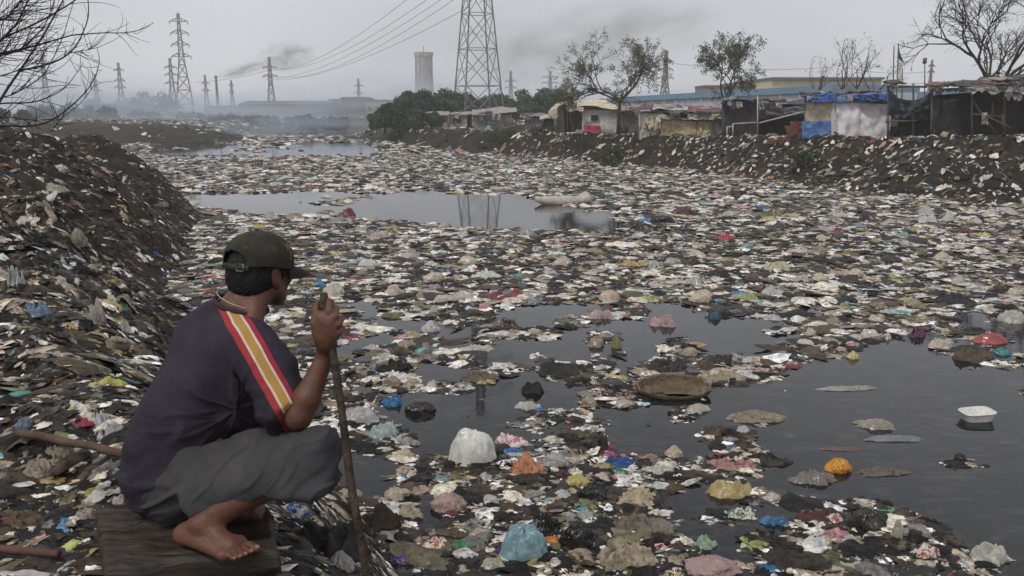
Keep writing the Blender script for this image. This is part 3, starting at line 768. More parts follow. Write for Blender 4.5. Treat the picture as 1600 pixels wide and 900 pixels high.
longwall('warehouse', (950, 153, 105), (1305, 132, 66), 'long low white warehouse with a blue top edge behind the tan tent', M_bwall, M_blue, 0, .55)
longwall('warehouse', (1385, 148, 80), (1640, 128, 62), 'white and blue warehouse showing above the dark shelters', M_bwall, M_blue, 0, .95)
M_creamb = mat('cream_render', (.58, .50, .34), rough=.9, noise=.1, scale=.1)
block('warehouse', 1206, 1378, 124, 130, 30, M_creamb, 'large cream warehouse beyond the saplings', 'building', windows=0)
block('water_tank_house', 1101, 1180, 136, 98, 5, mat('brown_render', (.24, .18, .14), noise=.2, scale=.4), 'small brown rooftop block behind the second leafy tree', 'building', windows=3)

for (px_, py_, Y_, sx_, sz_, l_) in [(480, 172, 215, 42, 6.5, 'added low haze in front of the long dark factory'), (620, 160, 250, 46, 10, 'added pale haze veil in front of the concrete tower'), (260, 182, 140, 34, 4.5, 'added thin low haze over the spit at the far left'), (40, 165, 150, 26, 8, 'added blue grey haze behind the bare twigs'), (860, 158, 190, 46, 8, 'added thin haze veil behind the grey green trees'), (430, 200, 108, 26, 3.2, 'added thin haze lying on the most distant water')]:  # added volumes that pale the distance where the main haze is thin
    puff(V(px_, py_, Y_), (sx_, 14, sz_), 0, ms4, l_)
# ---------------------------------------------------------------- trees
M_leaf = mat('dull_green_leaves', 'ATTR', rough=.7, noise=.25, scale=1.5, spec=.2, trans=.2)
def leaf_quads(pts, size, r_, flat=.5):
    n = len(pts); d = r_.normal(size=(n, 3)); d /= np.linalg.norm(d, axis=1)[:, None]
    e = r_.normal(size=(n, 3)); e -= d * (d * e).sum(1)[:, None]; e /= np.linalg.norm(e, axis=1)[:, None]; c = np.cross(d, e)
    s = size * r_.uniform(.6, 1.4, (n, 1))
    v = np.stack([pts - d * s, pts + e * s * flat + c * s * .15, pts + d * s, pts - e * s * flat + c * s * .15], 1).reshape(-1, 3)
    b = np.arange(n)[:, None] * 4
    return v, np.concatenate([b + [0, 1, 2], b + [0, 2, 3]])
def crown_mesh(t, name, pts, size, base, r_, var=.35, flat=.5):
    pts = np.asarray(pts); v, f = leaf_quads(pts, size, r_, flat)
    k = (1 + var * fbm(pts * .9, 2, 5) * 1.5)[:, None] * r_.uniform(.7, 1.3, (len(pts), 1))
    c = np.clip(np.array(base)[None] * k, .003, .6); c = np.repeat(c, 4, axis=0)
    return link_mesh(name, v - np.array(t.location), f, M_leaf, t, attr=np.concatenate([c, np.ones((len(c), 1))], 1))
def grow(r_, p, d, length, r, depth, up, out, tips, spread=.6, kids=(2, 3), shrink=.72, wob=.12, nseg=5, clear=0.):
    pts = [p]; dd = d / np.linalg.norm(d)
    for i in range(nseg):
        dd = dd + r_.normal(0, wob, 3) + np.array([0, 0, up]); dd /= np.linalg.norm(dd); pts.append(pts[-1] + dd * length / nseg)
    pts = np.array(pts); out.append((pts, np.linspace(r, r * .62, nseg + 1), depth))
    if depth == 0:
        tips.append(pts); return
    for k in range(r_.integers(kids[0], kids[1] + 1)):
        ax = r_.normal(size=3); ax -= dd * (ax @ dd); ax /= np.linalg.norm(ax)
        a = spread * r_.uniform(.6, 1.3)
        nd = dd * cos(a) + ax * sin(a); i = nseg if k == 0 else int(r_.integers(max(2, int(nseg * clear)), nseg + 1))
        grow(r_, pts[i], nd, length * shrink * r_.uniform(.8, 1.15), r * .62, depth - 1, up, out, tips, spread, kids, shrink, wob, max(3, nseg - 1))
def branch_tree(name, x, y, h, label, cat, seed, depth=5, leaves=0, lsize=.06, lcol=(.07, .075, .03), trunk_h=.34, spread=.62, kids=(2, 3), up=.02, r0=None, wob=.13, group=None, barkm=None, lean=0., shrink=.74, wide=.55):
    r_ = np.random.default_rng(seed); z = gz(x, y) - .05; t = thing(name, (x, y, z), label, cat, group)
    out, tips = [], []; r0 = r0 or h * .016
    tp = np.array([(x, y, z), (x + lean * h * .1, y, z + h * trunk_h * .5), (x + lean * h * .14 + .006 * h * r_.normal(), y, z + h * trunk_h)])
    u = MB(); u.tube(tp, [r0 * 1.35, r0 * 1.1, r0], 8)
    for k in range(r_.integers(3, 5) + (1 if leaves else 1)):
        a = 2 * pi * (k + r_.uniform(-.2, .2)) / 4; s = wide * r_.uniform(.5, 1.5)
        grow(r_, tp[2], np.array([cos(a) * s, sin(a) * s, 1.]), h * .26, r0 * .7, depth - 1, up, out, tips, spread, kids, shrink, wob)
    tw = MB() if depth > 4 else u
    for pts, rr, dp in out:
        (u if dp >= depth - 2 else tw).tube(pts, rr, 6 if dp >= depth - 2 else 4 if dp > 0 else 3, cap=False)
    bm_ = barkm or M_bark
    u.build('trunk', bm_, t, True)
    if tw is not u: tw.build('twigs', bm_, t, True)
    if leaves:
        T = np.array([q for p in tips for q in p[1:]]); i = r_.integers(0, len(T), leaves)
        pts = T[i] + r_.normal(0, lsize * 1.6, (leaves, 3)); crown_mesh(t, 'crown', pts, lsize, lcol, r_, .5)
    allp = np.concatenate([p for p, _, _ in out]); return t, allp
def at_px(px, Yd): return V(px, 200, Yd)[0], Yd
x, y = at_px(966, 52.5)
branch_tree('leafy_tree', x, y, 6.0, 'sparse leafy tree with a thin trunk in front of the cream-roofed tent', 'tree', 24, depth=6, leaves=9500, lsize=.050, lcol=(.11, .11, .055), trunk_h=.34, spread=.60, kids=(2, 4), up=-.005, wide=1.25, group='small trees among the shacks')
x, y = at_px(1131, 50)
branch_tree('leafy_tree', x, y, 5.4, 'sparse leafy tree growing behind the black tarpaulin shelter', 'tree', 33, depth=6, leaves=8000, lsize=.052, lcol=(.09, .10, .045), trunk_h=.36, spread=.60, kids=(2, 4), up=.0, wide=1.2, group='small trees among the shacks')
x, y = at_px(1550, 43)
branch_tree('bare_tree', x, y, 8.8, 'big leafless spreading tree rising behind the darkest shelter at right', 'tree', 5, depth=6, leaves=500, lsize=.04, lcol=(.05, .05, .03), trunk_h=.24, spread=.52, kids=(3, 4), up=.012, r0=.15, shrink=.74, wide=.8)
for px, hh, sd, lab, Yd in [(1274, 3.9, 1, 'thin bare sapling at the left end of the cream warehouse', 62), (1312, 4.6, 2, 'bare sapling with short upright twigs above the blue tarpaulin', 60), (1333, 4.8, 3, 'tall straight bare sapling above the white sheet', 60), (1362, 3.9, 4, 'thin bare sapling at the right end of the cream warehouse', 62)]:
    x, y = at_px(px, Yd); branch_tree('bare_sapling', x, y, hh * 1.15, lab, 'tree', 60 + sd, depth=4, leaves=90, lsize=.06, trunk_h=.55, spread=.42, kids=(1, 3), up=.03, r0=.05, group='bare saplings by the cream warehouse', wob=.1)

def bushy(name, px, pyt, pyb, Yd, wpx, label, seed, col=(.036, .055, .026), n=5200, cat='tree', group=None, lsz=None, trunk=True):
    """dense crown: clumps of leaf faces through the volume, round a trunk with limbs"""
    r_ = np.random.default_rng(seed); top = V(px, pyt, Yd)[2]; x = V(px, pyt, Yd)[0]; z = min(gz(x, Yd), V(px, pyb, Yd)[2] + .1); W = wpx / 1300 * Yd / 2; H = top - z
    t = thing(name, (x, Yd, z), label, cat, group); u = MB()
    cz = z + H * .52
    u.tube([(x, Yd, z - .1), (x + .05, Yd, z + H * .3), (x, Yd, z + H * .7)], [H * .035, H * .025, H * .012], 7)
    cl = []
    nc = 26
    for i in range(nc):
        a = r_.uniform(0, 2 * pi); e = r_.uniform(-.6, 1); rr = r_.uniform(.35, .86) ** .6
        c = np.array([x + W * rr * cos(a) * sqrt_(1 - e * e * .8), Yd + W * .8 * rr * sin(a) * sqrt_(1 - e * e * .8), cz + H * .42 * e * rr])
        cl.append((c, r_.uniform(.24, .42) * min(W, H * .55)))
        if i % 3 == 0: u.tube([(x, Yd, z + H * .25), (np.array([x, Yd, z + H * .35]) + c) / 2 + (0, 0, -.1), c], [H * .014, H * .010, H * .004], 5)
    u.build('trunk', M_bark, t, True)
    pts = []
    for c, r in cl:
        m_ = n // nc; d = r_.normal(size=(m_, 3)); d /= np.linalg.norm(d, axis=1)[:, None]; q = c + d * r * (r_.uniform(.15, 1, (m_, 1)) ** .45) * np.array([1, 1, .72]) * (1 + .35 * vnoise(d * 2.5 + c, seed)[:, None])
        pts.append(q)
    pts = np.concatenate(pts); pts = pts[pts[:, 2] > z + .02]
    crown_mesh(t, 'crown', pts, lsz or Yd * .0014 + .05, col, r_, .5); return t
def sqrt_(v): return math.sqrt(max(v, 0))
GT = 'dark green trees beyond the pylon foot'
dens = [(622, 150, 212, 84, 70, 'rounded dark green tree, nearest the water at the river bend'), (650, 136, 205, 92, 78, 'tallest dark green tree directly below the concrete tower'), (690, 131, 200, 96, 74, 'dark green tree on the left behind the lattice pylon legs'),
        (600, 165, 212, 88, 44, 'low dark green tree at the left end of the green clump'), (735, 142, 198, 118, 70, 'dark green tree filling the space between the lattice pylon legs'), (783, 147, 198, 122, 66, 'dark green tree just right of the lattice pylon legs'),
        (660, 170, 208, 80, 60, 'low dark green bush tree left of the small white shack')]
for i, (px, pt, pb, Yd, w, l) in enumerate(dens): bushy('dense_tree', px, pt, pb, Yd, w, l, 200 + i, col=(.050, .088, .044), group=GT, n=7600)
mid = [(830, 140, 195, 100, 60, 'grey green bushy tree left of the cream-roofed tent'), (862, 136, 195, 105, 62, 'grey green bushy tree whose crown touches the leafy tree'), (806, 155, 200, 96, 44, 'low grey green tree behind the grey shed'), (895, 150, 195, 96, 50, 'low grey green tree behind the cream tent roof')]
for i, (px, pt, pb, Yd, w, l) in enumerate(mid): bushy('bushy_tree', px, pt, pb, Yd, w, l, 230 + i, col=(.075, .105, .055), n=5000, group='grey green trees behind the tents')
GH = 'hazy trees across the plain'
hz = [(18, 168, 212, 125, 70, 'hazy tree at the left edge behind the twigs'), (66, 160, 210, 150, 74, 'hazy tree beneath the pylon seen through twigs'), (118, 160, 208, 165, 60, 'hazy tree to the right of the pylon seen through twigs'), (152, 152, 205, 190, 46, 'hazy spindly tree below the very faint pylon'),
      (196, 148, 196, 240, 60, 'smoky tree directly below the faint pylon'), (238, 140, 194, 260, 56, 'smoky tree left of the two overlapping pylons'), (262, 152, 196, 240, 40, 'smoky low tree touching the two overlapping pylons'), (168, 164, 204, 150, 30, 'small dark-stemmed tree on the far bank'),
      (305, 172, 204, 170, 60, 'low green bush row right of the overlapping pylons'), (352, 176, 205, 150, 62, 'low scrub in front of the pale factory wing'), (410, 178, 206, 140, 70, 'low scrub in front of the long dark factory'), (470, 178, 208, 135, 66, 'low scrub right of the long dark factory'),
      (524, 182, 210, 130, 50, 'low scrub before the grey factory block'), (225, 172, 202, 200, 60, 'dark low bush left of the white-specked rise')]
for i, (px, pt, pb, Yd, w, l) in enumerate(hz): bushy('hazy_tree', px, pt, pb, Yd, w, l, 260 + i, col=(.05, .062, .04), n=1900, group=GH, lsz=.34)
for i, (px, pt, pb, Yd, w, l) in enumerate([(783, 186, 240, 62.5, 58, 'green bush growing over the bank edge right of the blue shack door'), (955, 222, 246, 46.5, 34, 'patch of light weeds on the bank below the big cream tent'), (1262, 236, 260, 36.5, 60, 'low grass clump on the bank under the tan and blue sheets'), (845, 195, 222, 60, 34, 'small bush beside the grey shed')]):
    bushy('bush', px, pt, pb, Yd, w, l, 290 + i, col=(.075, .10, .038), n=2000, cat='bush', lsz=.06)

# the bare shrub that reaches in from the left, near the viewer
t = thing('bare_shrub', tuple(P(-250, 330, 7.0)), 'near leafless tree whose thin black branches reach in from the left edge', 'tree')
zroot = gz(t.location[0], t.location[1]) - .1; root = np.array([t.location[0], t.location[1], zroot]); t.location = root
D0 = 7.0
u = MB(); knot = P(-70, 230, D0)
u.tube([root, (root + knot) / 2 + (.1, 0, .05), knot], [.07, .055, .04], 8)
def pxb(pts, r0, r1, dz=0., seed=0):
    pts = np.array([P(a, b_, D0 + dz + .25 * k) for k, (a, b_) in enumerate(pts)]); n = 22; s = np.linspace(0, 1, len(pts)); q = np.linspace(0, 1, n)
    # smooth through the given places
    from_ = np.stack([np.interp(q, s, pts[:, k]) for k in range(3)], 1)
    for _ in range(3): from_[1:-1] = (from_[:-2] + 2 * from_[1:-1] + from_[2:]) / 4
    rr = np.linspace(r0, r1, n); from_ += fbm(from_ * 3 + seed, 2, seed)[:, None] * .02
    return from_, rr
mainb = [([(-70, 230), (-20, 190), (5, 148), (32, 108), (62, 62), (95, 10), (110, -30)], .016, .006), ([(32, 108), (70, 103), (105, 88), (128, 62), (140, 20), (136, -30)], .010, .004),
         ([(-30, 90), (20, 78), (70, 68), (110, 55), (145, 50), (200, 53), (225, 45), (239, 36)], .009, .003), ([(-60, 180), (0, 160), (50, 162), (88, 148), (110, 130), (125, 108), (130, 96)], .008, .002),
         ([(-60, 210), (0, 195), (60, 200), (95, 180), (130, 150), (150, 118), (156, 96), (153, 74)], .009, .003), ([(-60, 150), (0, 65), (28, 35), (50, -10)], .014, .006), ([(-60, 120), (0, 60), (60, 35), (120, 0), (150, -30)], .011, .005),
         ([(110, 82), (138, 78), (160, 57)], .004, .002), ([(80, 205), (95, 185), (128, 160), (148, 128)], .005, .002), ([(-40, 40), (10, 30), (40, -10)], .012, .006), ([(-40, 95), (30, 80), (72, 40), (88, -10)], .008, .004), ([(-40, 160), (20, 150), (70, 118), (98, 60), (118, -8)], .006, .003),
         ([(-60, 190), (20, 182), (60, 190), (92, 186)], .006, .002), ([(-50, 130), (10, 118), (60, 95), (75, 75)], .006, .002), ([(-40, 100), (5, 84), (40, 78), (80, 62)], .006, .002)]
tw = MB(); r_ = np.random.default_rng(77); allc = []
for k, (pp, r0, r1) in enumerate(mainb):
    c, rr = pxb(pp, r0, r1, r_.uniform(-.4, .5), k); u.tube(c, rr, 5); allc.append(c)
    for j in range(11):
        i = int(r_.integers(2, 19)); d = c[i + 1] - c[i]; d /= np.linalg.norm(d); d = d + r_.normal(0, .42, 3) * (1, .6, 1); L_ = r_.uniform(.12, .55); q = [c[i]]
        cur = r_.normal(0, .09, 3)
        for s in range(7): d = d + cur + r_.normal(0, .05, 3) + (0, 0, .03); d /= np.linalg.norm(d); q.append(q[-1] + d * L_ / 7)
        tw.tube(q, np.linspace(.0032, .0013, 8), 4)
# the dense tangle in the upper corner
allc = np.concatenate(allc); pxx, pyy, _ = proj(allc[:, 0], allc[:, 1], allc[:, 2]); allc = allc[(pxx < 45) & (pyy < 150) & (pyy > -30)]
for j in range(110):
    s = allc[int(r_.integers(0, len(allc)))]; a = r_.uniform(-.15, 1.15); d = np.array([cos(a), r_.normal(0, .2), sin(a)]); q = [s]; L_ = r_.uniform(.2, .62)
    for s_ in range(7): d = d + r_.normal(0, .09, 3); d /= np.linalg.norm(d); q.append(q[-1] + d * L_ / 7)
    tw.tube(q, np.linspace(.004, .0015, 8), 4)
u.build('trunk', M_branch, t, True); tw.build('twigs', M_branch, t, True)
# ---------------------------------------------------------------- shacks along the far bank
M_post = mat('shack_pole', (.13, .10, .075), rough=.9, noise=.3, scale=4)
M_dark_matte = mat('dark_matte', (.02, .018, .016), rough=.9, noise=.3, scale=2)  # plain near-black colour for the patch on the tent wall
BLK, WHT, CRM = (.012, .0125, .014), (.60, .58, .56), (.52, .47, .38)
M_light = mat('faded_pale_sheet', 'OBJ', rough=.75, noise=.08, scale=.8, bump=.2, bscale=7, spec=.2, dirt=(.25, .2, .15), dirt_amt=.3, trans=.15)
class Shack:
    """everything is given by what the photograph shows: px/py on the front plane y = Y, then carried back by `depth`"""
    def __init__(s, name, px0, px1, Yd, label, cat='shack', group='shacks along the top of the far bank', depth=3.):
        s.Y = Yd; s.depth = depth; c = V((px0 + px1) / 2, 200, Yd); s.px0, s.px1 = px0, px1; s.dir = np.array([c[0] / c[1], 1.])
        s.z0 = gz(c[0], Yd + .5); s.t = thing(name, (c[0], Yd, s.z0), label, cat, group); s.seed = int(px0)
    def p(s, px, py, back=0.):
        q = V(px, py, s.Y); q[0] += s.dir[0] * back; q[1] += back; return q
    def g(s, px, back=0.):
        q = V(px, 210, s.Y); x_ = q[0] + s.dir[0] * back; return np.array([x_, s.Y + back, min(gz(x_, s.Y + back), s.z0 + .3) - .04])
    def sheet(s, name, xa, xb, yt0, yt1, yb, col, back=0., fold=.05, sag=0., rag=.12, m=None, seed=0, ground=False, freq=6.):
        u = MB(); s.seed += 7
        a, b = s.p(xa, yb, back), s.p(xb, yb, back)
        if ground: a = s.g(xa, back); b = s.g(xb, back)
        u.cloth(a, b, s.p(xb, yt1, back), s.p(xa, yt0, back), 34, 24, sag, fold * 1.7, s.seed + seed, rag, freq=freq)
        return u.build(name, m or (M_light if min(col) > .4 else M_tarp), s.t, True, col)
    def roof(s, name, xa, xb, ya, yb_, col, rise=.25, over=.35, sag=.12, fold=.05, m=None, sheetn=22, back=None, thick=.03):
        u = MB(); s.seed += 5; col = tuple(col); d = s.depth if back is None else back
        p0 = s.p(xa, ya, -over); p1 = s.p(xb, yb_, -over); p2 = s.p(xb, yb_, d) + (0, 0, rise); p3 = s.p(xa, ya, d) + (0, 0, rise)
        u.cloth(p0, p1, p2, p3, sheetn + 8, 14, 0, fold * 1.4, s.seed, 0, thick, freq=5)
        w_ = u.v[-1]; w_[:, 2] += .13 * fbm(v3(w_[:, 0] * .9, w_[:, 1] * .6, 0 * w_[:, 0] + s.seed), 3, s.seed) - .03
        o = u.build(name, m or M_tarp, s.t, True, col)
        # torn strips and weights that lie along the front edge
        if name == 'roof':
            for k in range(max(2, int((xb - xa) / 16))):
                a_ = xa + (xb - xa) * random.random() * .85; b_ = a_ + random.uniform(6, 15); yy = ya + (yb_ - ya) * (a_ - xa) / (xb - xa)
                s.sheet('torn_strip', a_, min(b_, xb), yy - 1, yy, yy + random.uniform(5, 13), random.choice([(.30, .28, .25), (.08, .08, .08), (.42, .38, .31), (.05, .08, .12), (.16, .13, .10)]), back=-over - .04, rag=.25, fold=.05)
                q_ = s.p(a_ + 4, yy, random.uniform(.2, d * .6)); ub = MB(); ub.cloth(q_ + (-.35, -.3, .12), q_ + (.35, -.25, .16), q_ + (.3, .5, .28), q_ + (-.4, .45, .22), 8, 8, 0, .08, k + s.seed, 0, .06); ub.build('roof_weight', M_tarp, s.t, True, random.choice([(.12, .10, .08), (.30, .27, .23), (.05, .05, .05), (.2, .09, .07)]))
        return o
    def post(s, px, py, back=0., r=.035, lean=0.):
        u = MB(); b = s.g(px, back); tp = s.p(px + lean, py, back); u.tube([b, (b + tp) / 2 + (random.uniform(-.03, .03), 0, 0), tp], [r * 1.1, r, r * .9], 6); return u.build('post', M_post, s.t, True)
    def pole(s, a, b, back=0., r=.03, m=None, name='pole'):
        u = MB(); u.tube([s.p(*a, back), s.p(*b, back)], r, 6); return u.build(name, m or M_post, s.t, True)
    def sides(s, xa, xb, ya, yb_, col, back=None, left=True, right=True, rear=True):
        d = s.depth if back is None else back
        if left:
            u = MB(); u.cloth(s.g(xa, 0.06), s.g(xa, d), s.p(xa, ya, d) + (0, 0, .1), s.p(xa, ya, 0.06), 14, 10, 0, .04, s.seed); u.build('side_wall', M_tarp, s.t, True, col)
        if right:
            u = MB(); u.cloth(s.g(xb, 0.06), s.g(xb, d), s.p(xb, yb_, d) + (0, 0, .1), s.p(xb, yb_, 0.06), 14, 10, 0, .04, s.seed + 1); u.build('side_wall', M_tarp, s.t, True, col)
        if rear:
            u = MB(); u.cloth(s.g(xa, d), s.g(xb, d), s.p(xb, yb_, d) + (0, 0, .1), s.p(xa, ya, d) + (0, 0, .1), 14, 10, 0, .04, s.seed + 2); u.build('back_wall', M_tarp, s.t, True, col)
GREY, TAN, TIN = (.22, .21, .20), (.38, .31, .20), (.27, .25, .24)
# 1 small shack with a dark doorway
s = Shack('shack', 656, 700, 84, 'small white-walled shack with a pink heap in its dark doorway, leftmost of the row')
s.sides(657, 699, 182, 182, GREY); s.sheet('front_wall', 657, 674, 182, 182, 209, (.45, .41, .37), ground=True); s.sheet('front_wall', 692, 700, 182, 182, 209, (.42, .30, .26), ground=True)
s.roof('roof', 652, 703, 182, 179, TIN, rise=.35); s.post(657, 182); s.post(699, 181)
s.sheet('curtain', 676, 691, 196, 196, 206, (.22, .07, .10), back=.15)
# 2 white patched
s = Shack('shack', 701, 738, 81, 'small shack with a crossed rope over its patched white front wall')
s.sides(702, 737, 182, 182, GREY); s.sheet('front_wall', 702, 730, 181, 181, 209, (.50, .48, .44), ground=True, fold=.07); s.roof('roof', 699, 742, 181, 178, (.24, .23, .22), rise=.3)
s.pole((703, 190), (729, 204), back=-.08, r=.03, m=M_post, name='rope'); s.pole((728, 190), (705, 205), back=-.08, r=.03, m=M_post, name='rope'); s.post(702, 181); s.post(737, 180)
u = MB(); u.box(s.p(714, 188, -.02), (.7, .1, .5)); u.build('window', M_darkglass, s.t)
# 3 corrugated roof
s = Shack('shack', 740, 802, 77, 'shack with a wide rusty sheet roof and a faded blue door')
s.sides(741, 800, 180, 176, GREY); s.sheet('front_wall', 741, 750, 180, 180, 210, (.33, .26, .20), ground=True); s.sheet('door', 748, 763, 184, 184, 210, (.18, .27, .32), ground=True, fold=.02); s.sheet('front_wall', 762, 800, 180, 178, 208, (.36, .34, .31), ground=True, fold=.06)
s.roof('roof', 737, 808, 180, 175, (.30, .26, .24), rise=.5, over=.6, fold=.07); s.post(741, 180); s.post(763, 179); s.post(800, 178)
# 4 grey shed
s = Shack('shed', 819, 848, 66, 'little grey plank shed between the bush and the big cream tent')
s.sides(820, 847, 184, 184, GREY); s.sheet('front_wall', 820, 847, 184, 184, 209, (.25, .235, .22), ground=True, fold=.025, freq=14); s.roof('roof', 812, 852, 183, 181, (.17, .16, .15), rise=.2); s.post(820, 184); s.post(847, 184)
# 5 pink awning
s = Shack('lean_to', 846, 868, 63.5, 'narrow lean-to with a pinkish awning against the big cream tent', group='shacks along the top of the far bank')
s.roof('awning', 843, 870, 186, 181, (.42, .33, .31), rise=.25); s.post(847, 186); s.sheet('curtain', 853, 866, 190, 190, 210, (.06, .05, .05), ground=True, back=.2); s.sides(848, 866, 187, 184, BLK, left=False, right=False)
# 6 big cream tent
s = Shack('tent', 860, 974, 59, 'big tent with a peaked cream tarpaulin roof and a white sheet wall', 'tent', depth=4.2)
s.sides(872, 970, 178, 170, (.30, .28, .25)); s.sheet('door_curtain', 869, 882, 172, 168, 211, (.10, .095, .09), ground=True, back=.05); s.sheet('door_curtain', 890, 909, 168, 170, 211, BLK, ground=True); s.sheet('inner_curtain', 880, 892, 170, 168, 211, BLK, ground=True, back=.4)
s.sheet('front_wall', 909, 965, 171, 172, 208, (.56, .55, .53), ground=True, fold=.09, freq=4)
u = MB()
L0, L1, PK, R1, RB = s.p(857, 173, -.4), s.p(884, 163, -.5), s.p(900, 157, 1.2), s.p(975, 172, -.3), s.p(962, 165, 2.5)
pkL, pkR = s.p(884, 157, 2.2), s.p(946, 154, 2.2)
u.cloth(s.p(884, 163, -.5), s.p(975, 172, -.3), pkR, pkL, 30, 14, .0, .08, 3, 0, .03); u.build('roof', M_tarp, s.t, True, (.56, .49, .36))
u = MB(); u.cloth(s.p(857, 174, .2), s.p(884, 162, -.5), pkL, s.p(866, 163, 2.4), 16, 12, 0, .06, 4, 0, .03); u.build('roof_flap', M_tarp, s.t, True, (.50, .45, .36))
u = MB(); u.cloth(s.p(975, 173, 4.3), s.p(857, 175, 4.3), pkL, pkR, 20, 10, 0, .06, 5, 0, .03); u.build('roof', M_tarp, s.t, True, (.50, .44, .34))
s.sheet('roof_flap', 857, 872, 173, 168, 186, (.52, .46, .36), back=-.35, rag=.3); s.sheet('valance', 886, 912, 163, 168, 175, (.5, .46, .40), back=-.45, rag=.25)
for q in (868, 886, 909, 965): s.post(q, 170)
s.pole((889, 168), (898, 211), back=-.2)
tag(s.sheet('cloth', 912, 938, 196, 196, 211, (.50, .05, .09), back=-.14, fold=.04, sag=.0), None)
u = MB(); u.box(s.p(929, 184, -.12), (.5, .06, .35)); u.build('patch', M_dark_matte, s.t)
# 7 grey shed right of the tent
s = Shack('shed', 968, 998, 56, 'dull grey sheet-walled shed joined to the right of the big cream tent', depth=3)
s.sides(970, 996, 174, 174, GREY); s.sheet('front_wall', 969, 997, 172, 174, 208, (.20, .195, .19), ground=True, fold=.02); s.roof('roof', 966, 1002, 172, 175, (.24, .23, .22), rise=.15); s.post(969, 172); s.post(997, 168)
u = MB(); u.box(s.p(975, 203, -.05), (.55, .1, .45)); u.build('window', M_darkglass, s.t)
# 8 low tan tent
s = Shack('tent', 998, 1130, 50, 'low sagging tent with tan walls under a draped cream and maroon roof', 'tent', depth=4)
s.sides(1000, 1128, 176, 178, (.25, .22, .18))
s.sheet('front_wall', 998, 1030, 178, 176, 208, (.46, .43, .38), ground=True, fold=.12, rag=.3); s.sheet('front_wall', 1032, 1088, 186, 190, 212, (.42, .33, .19), ground=True, fold=.06, freq=4); s.sheet('front_wall', 1088, 1112, 189, 188, 212, (.44, .36, .22), ground=True, fold=.05); s.sheet('front_wall', 1110, 1129, 186, 184, 212, (.24, .21, .19), ground=True, fold=.03)
s.sheet('painted_shade_strip', 1030, 1128, 176, 178, 190, BLK, back=.25)  # black strip put in as the shade below the roof edge
s.roof('roof', 998, 1128, 170, 176, (.20, .07, .08), rise=.35, fold=.1, sheetn=30); s.roof('roof_patch', 1020, 1075, 169, 172, (.45, .42, .39), rise=.3, over=.4, fold=.1, back=1.6)
s.sheet('drape', 1032, 1084, 176, 182, 188, (.60, .56, .50), back=-.2, rag=.2, sag=.18, fold=.08); s.sheet('drape', 1074, 1130, 176, 174, 188, (.56, .53, .45), back=-.22, sag=.12, fold=.1, rag=.15); s.sheet('drape', 1006, 1032, 184, 178, 204, (.55, .48, .38), back=-.15, fold=.15, rag=.25)
s.sheet('ground_sheet', 1104, 1118, 206, 206, 214, (.05, .14, .12), back=-.5)
for q in (997, 1031, 1088, 1111): s.post(q, 172)
# 9 black tarp shelter with white pole frame
s = Shack('tarpaulin_shelter', 1128, 1260, 47, 'open shelter hung with black tarpaulin, with a pale pole frame in front', 'shelter', depth=4)
s.sides(1130, 1258, 160, 165, BLK, right=True); s.sheet('front_wall', 1128, 1184, 159, 156, 213, (.022, .024, .027), ground=True, fold=.05); s.roof('roof', 1127, 1262, 159, 162, (.03, .032, .036), rise=.2, fold=.06, sheetn=26); s.roof('roof_patch', 1130, 1178, 158, 156, (.08, .13, .18), rise=.1, over=.45, back=1.2)
s.sheet('hanging_tarpaulin', 1186, 1262, 158, 160, 186, (.05, .055, .055), sag=.35, fold=.1, back=-.05); s.sheet('hanging_tarpaulin', 1196, 1262, 163, 158, 182, (.12, .12, .115), sag=.25, fold=.08, back=-.25)
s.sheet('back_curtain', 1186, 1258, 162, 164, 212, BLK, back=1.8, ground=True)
M_pp = mat('pale_pole', (.45, .40, .36), rough=.8, noise=.2)
for a, b_ in (((1146, 193), (1146, 214)), ((1137, 198), (1137, 214)), ((1146, 193), (1184, 191)), ((1137, 198), (1146, 197)), ((1184, 150), (1184, 214))): s.pole(a, b_, back=-.8, r=.035, m=M_pp)
s.pole((1186, 192), (1258, 174), back=-.5, r=.045, m=M_pp); s.post(1130, 158); s.post(1184, 152); s.post(1258, 158)
# bricks beside it
gb = np.random.default_rng(3); M_br = mat('red_brick', (.20, .075, .05), rough=.9, noise=.35, scale=5)
for k, (bx_, by_, nn, wd) in enumerate([(1240, 206, 4, .5), (1248, 200, 7, .34), (1225, 209, 2, .6), (1212, 211, 1, .5)]):
    q = V(bx_, by_, 40.6); u = MB(); zz = gz(q[0], 40.6)
    for j in range(nn + 1):
        for i in range(3): u.box((q[0] + (i - 1) * .24 + gb.normal(0, .02), 40.6 + gb.normal(0, .04), zz + .05 + j * .1), (.22, .3, .09), gb.normal(0, .12))
    tag(u.build('brick_stack', M_br), ['middle stack of red bricks left of the tan and blue sheets', 'tallest stack of red bricks, touching the tan sheet', 'low pile of red bricks left of the taller stacks', 'few loose red bricks at the left end of the piles'][k], 'bricks', 'piles of red bricks')
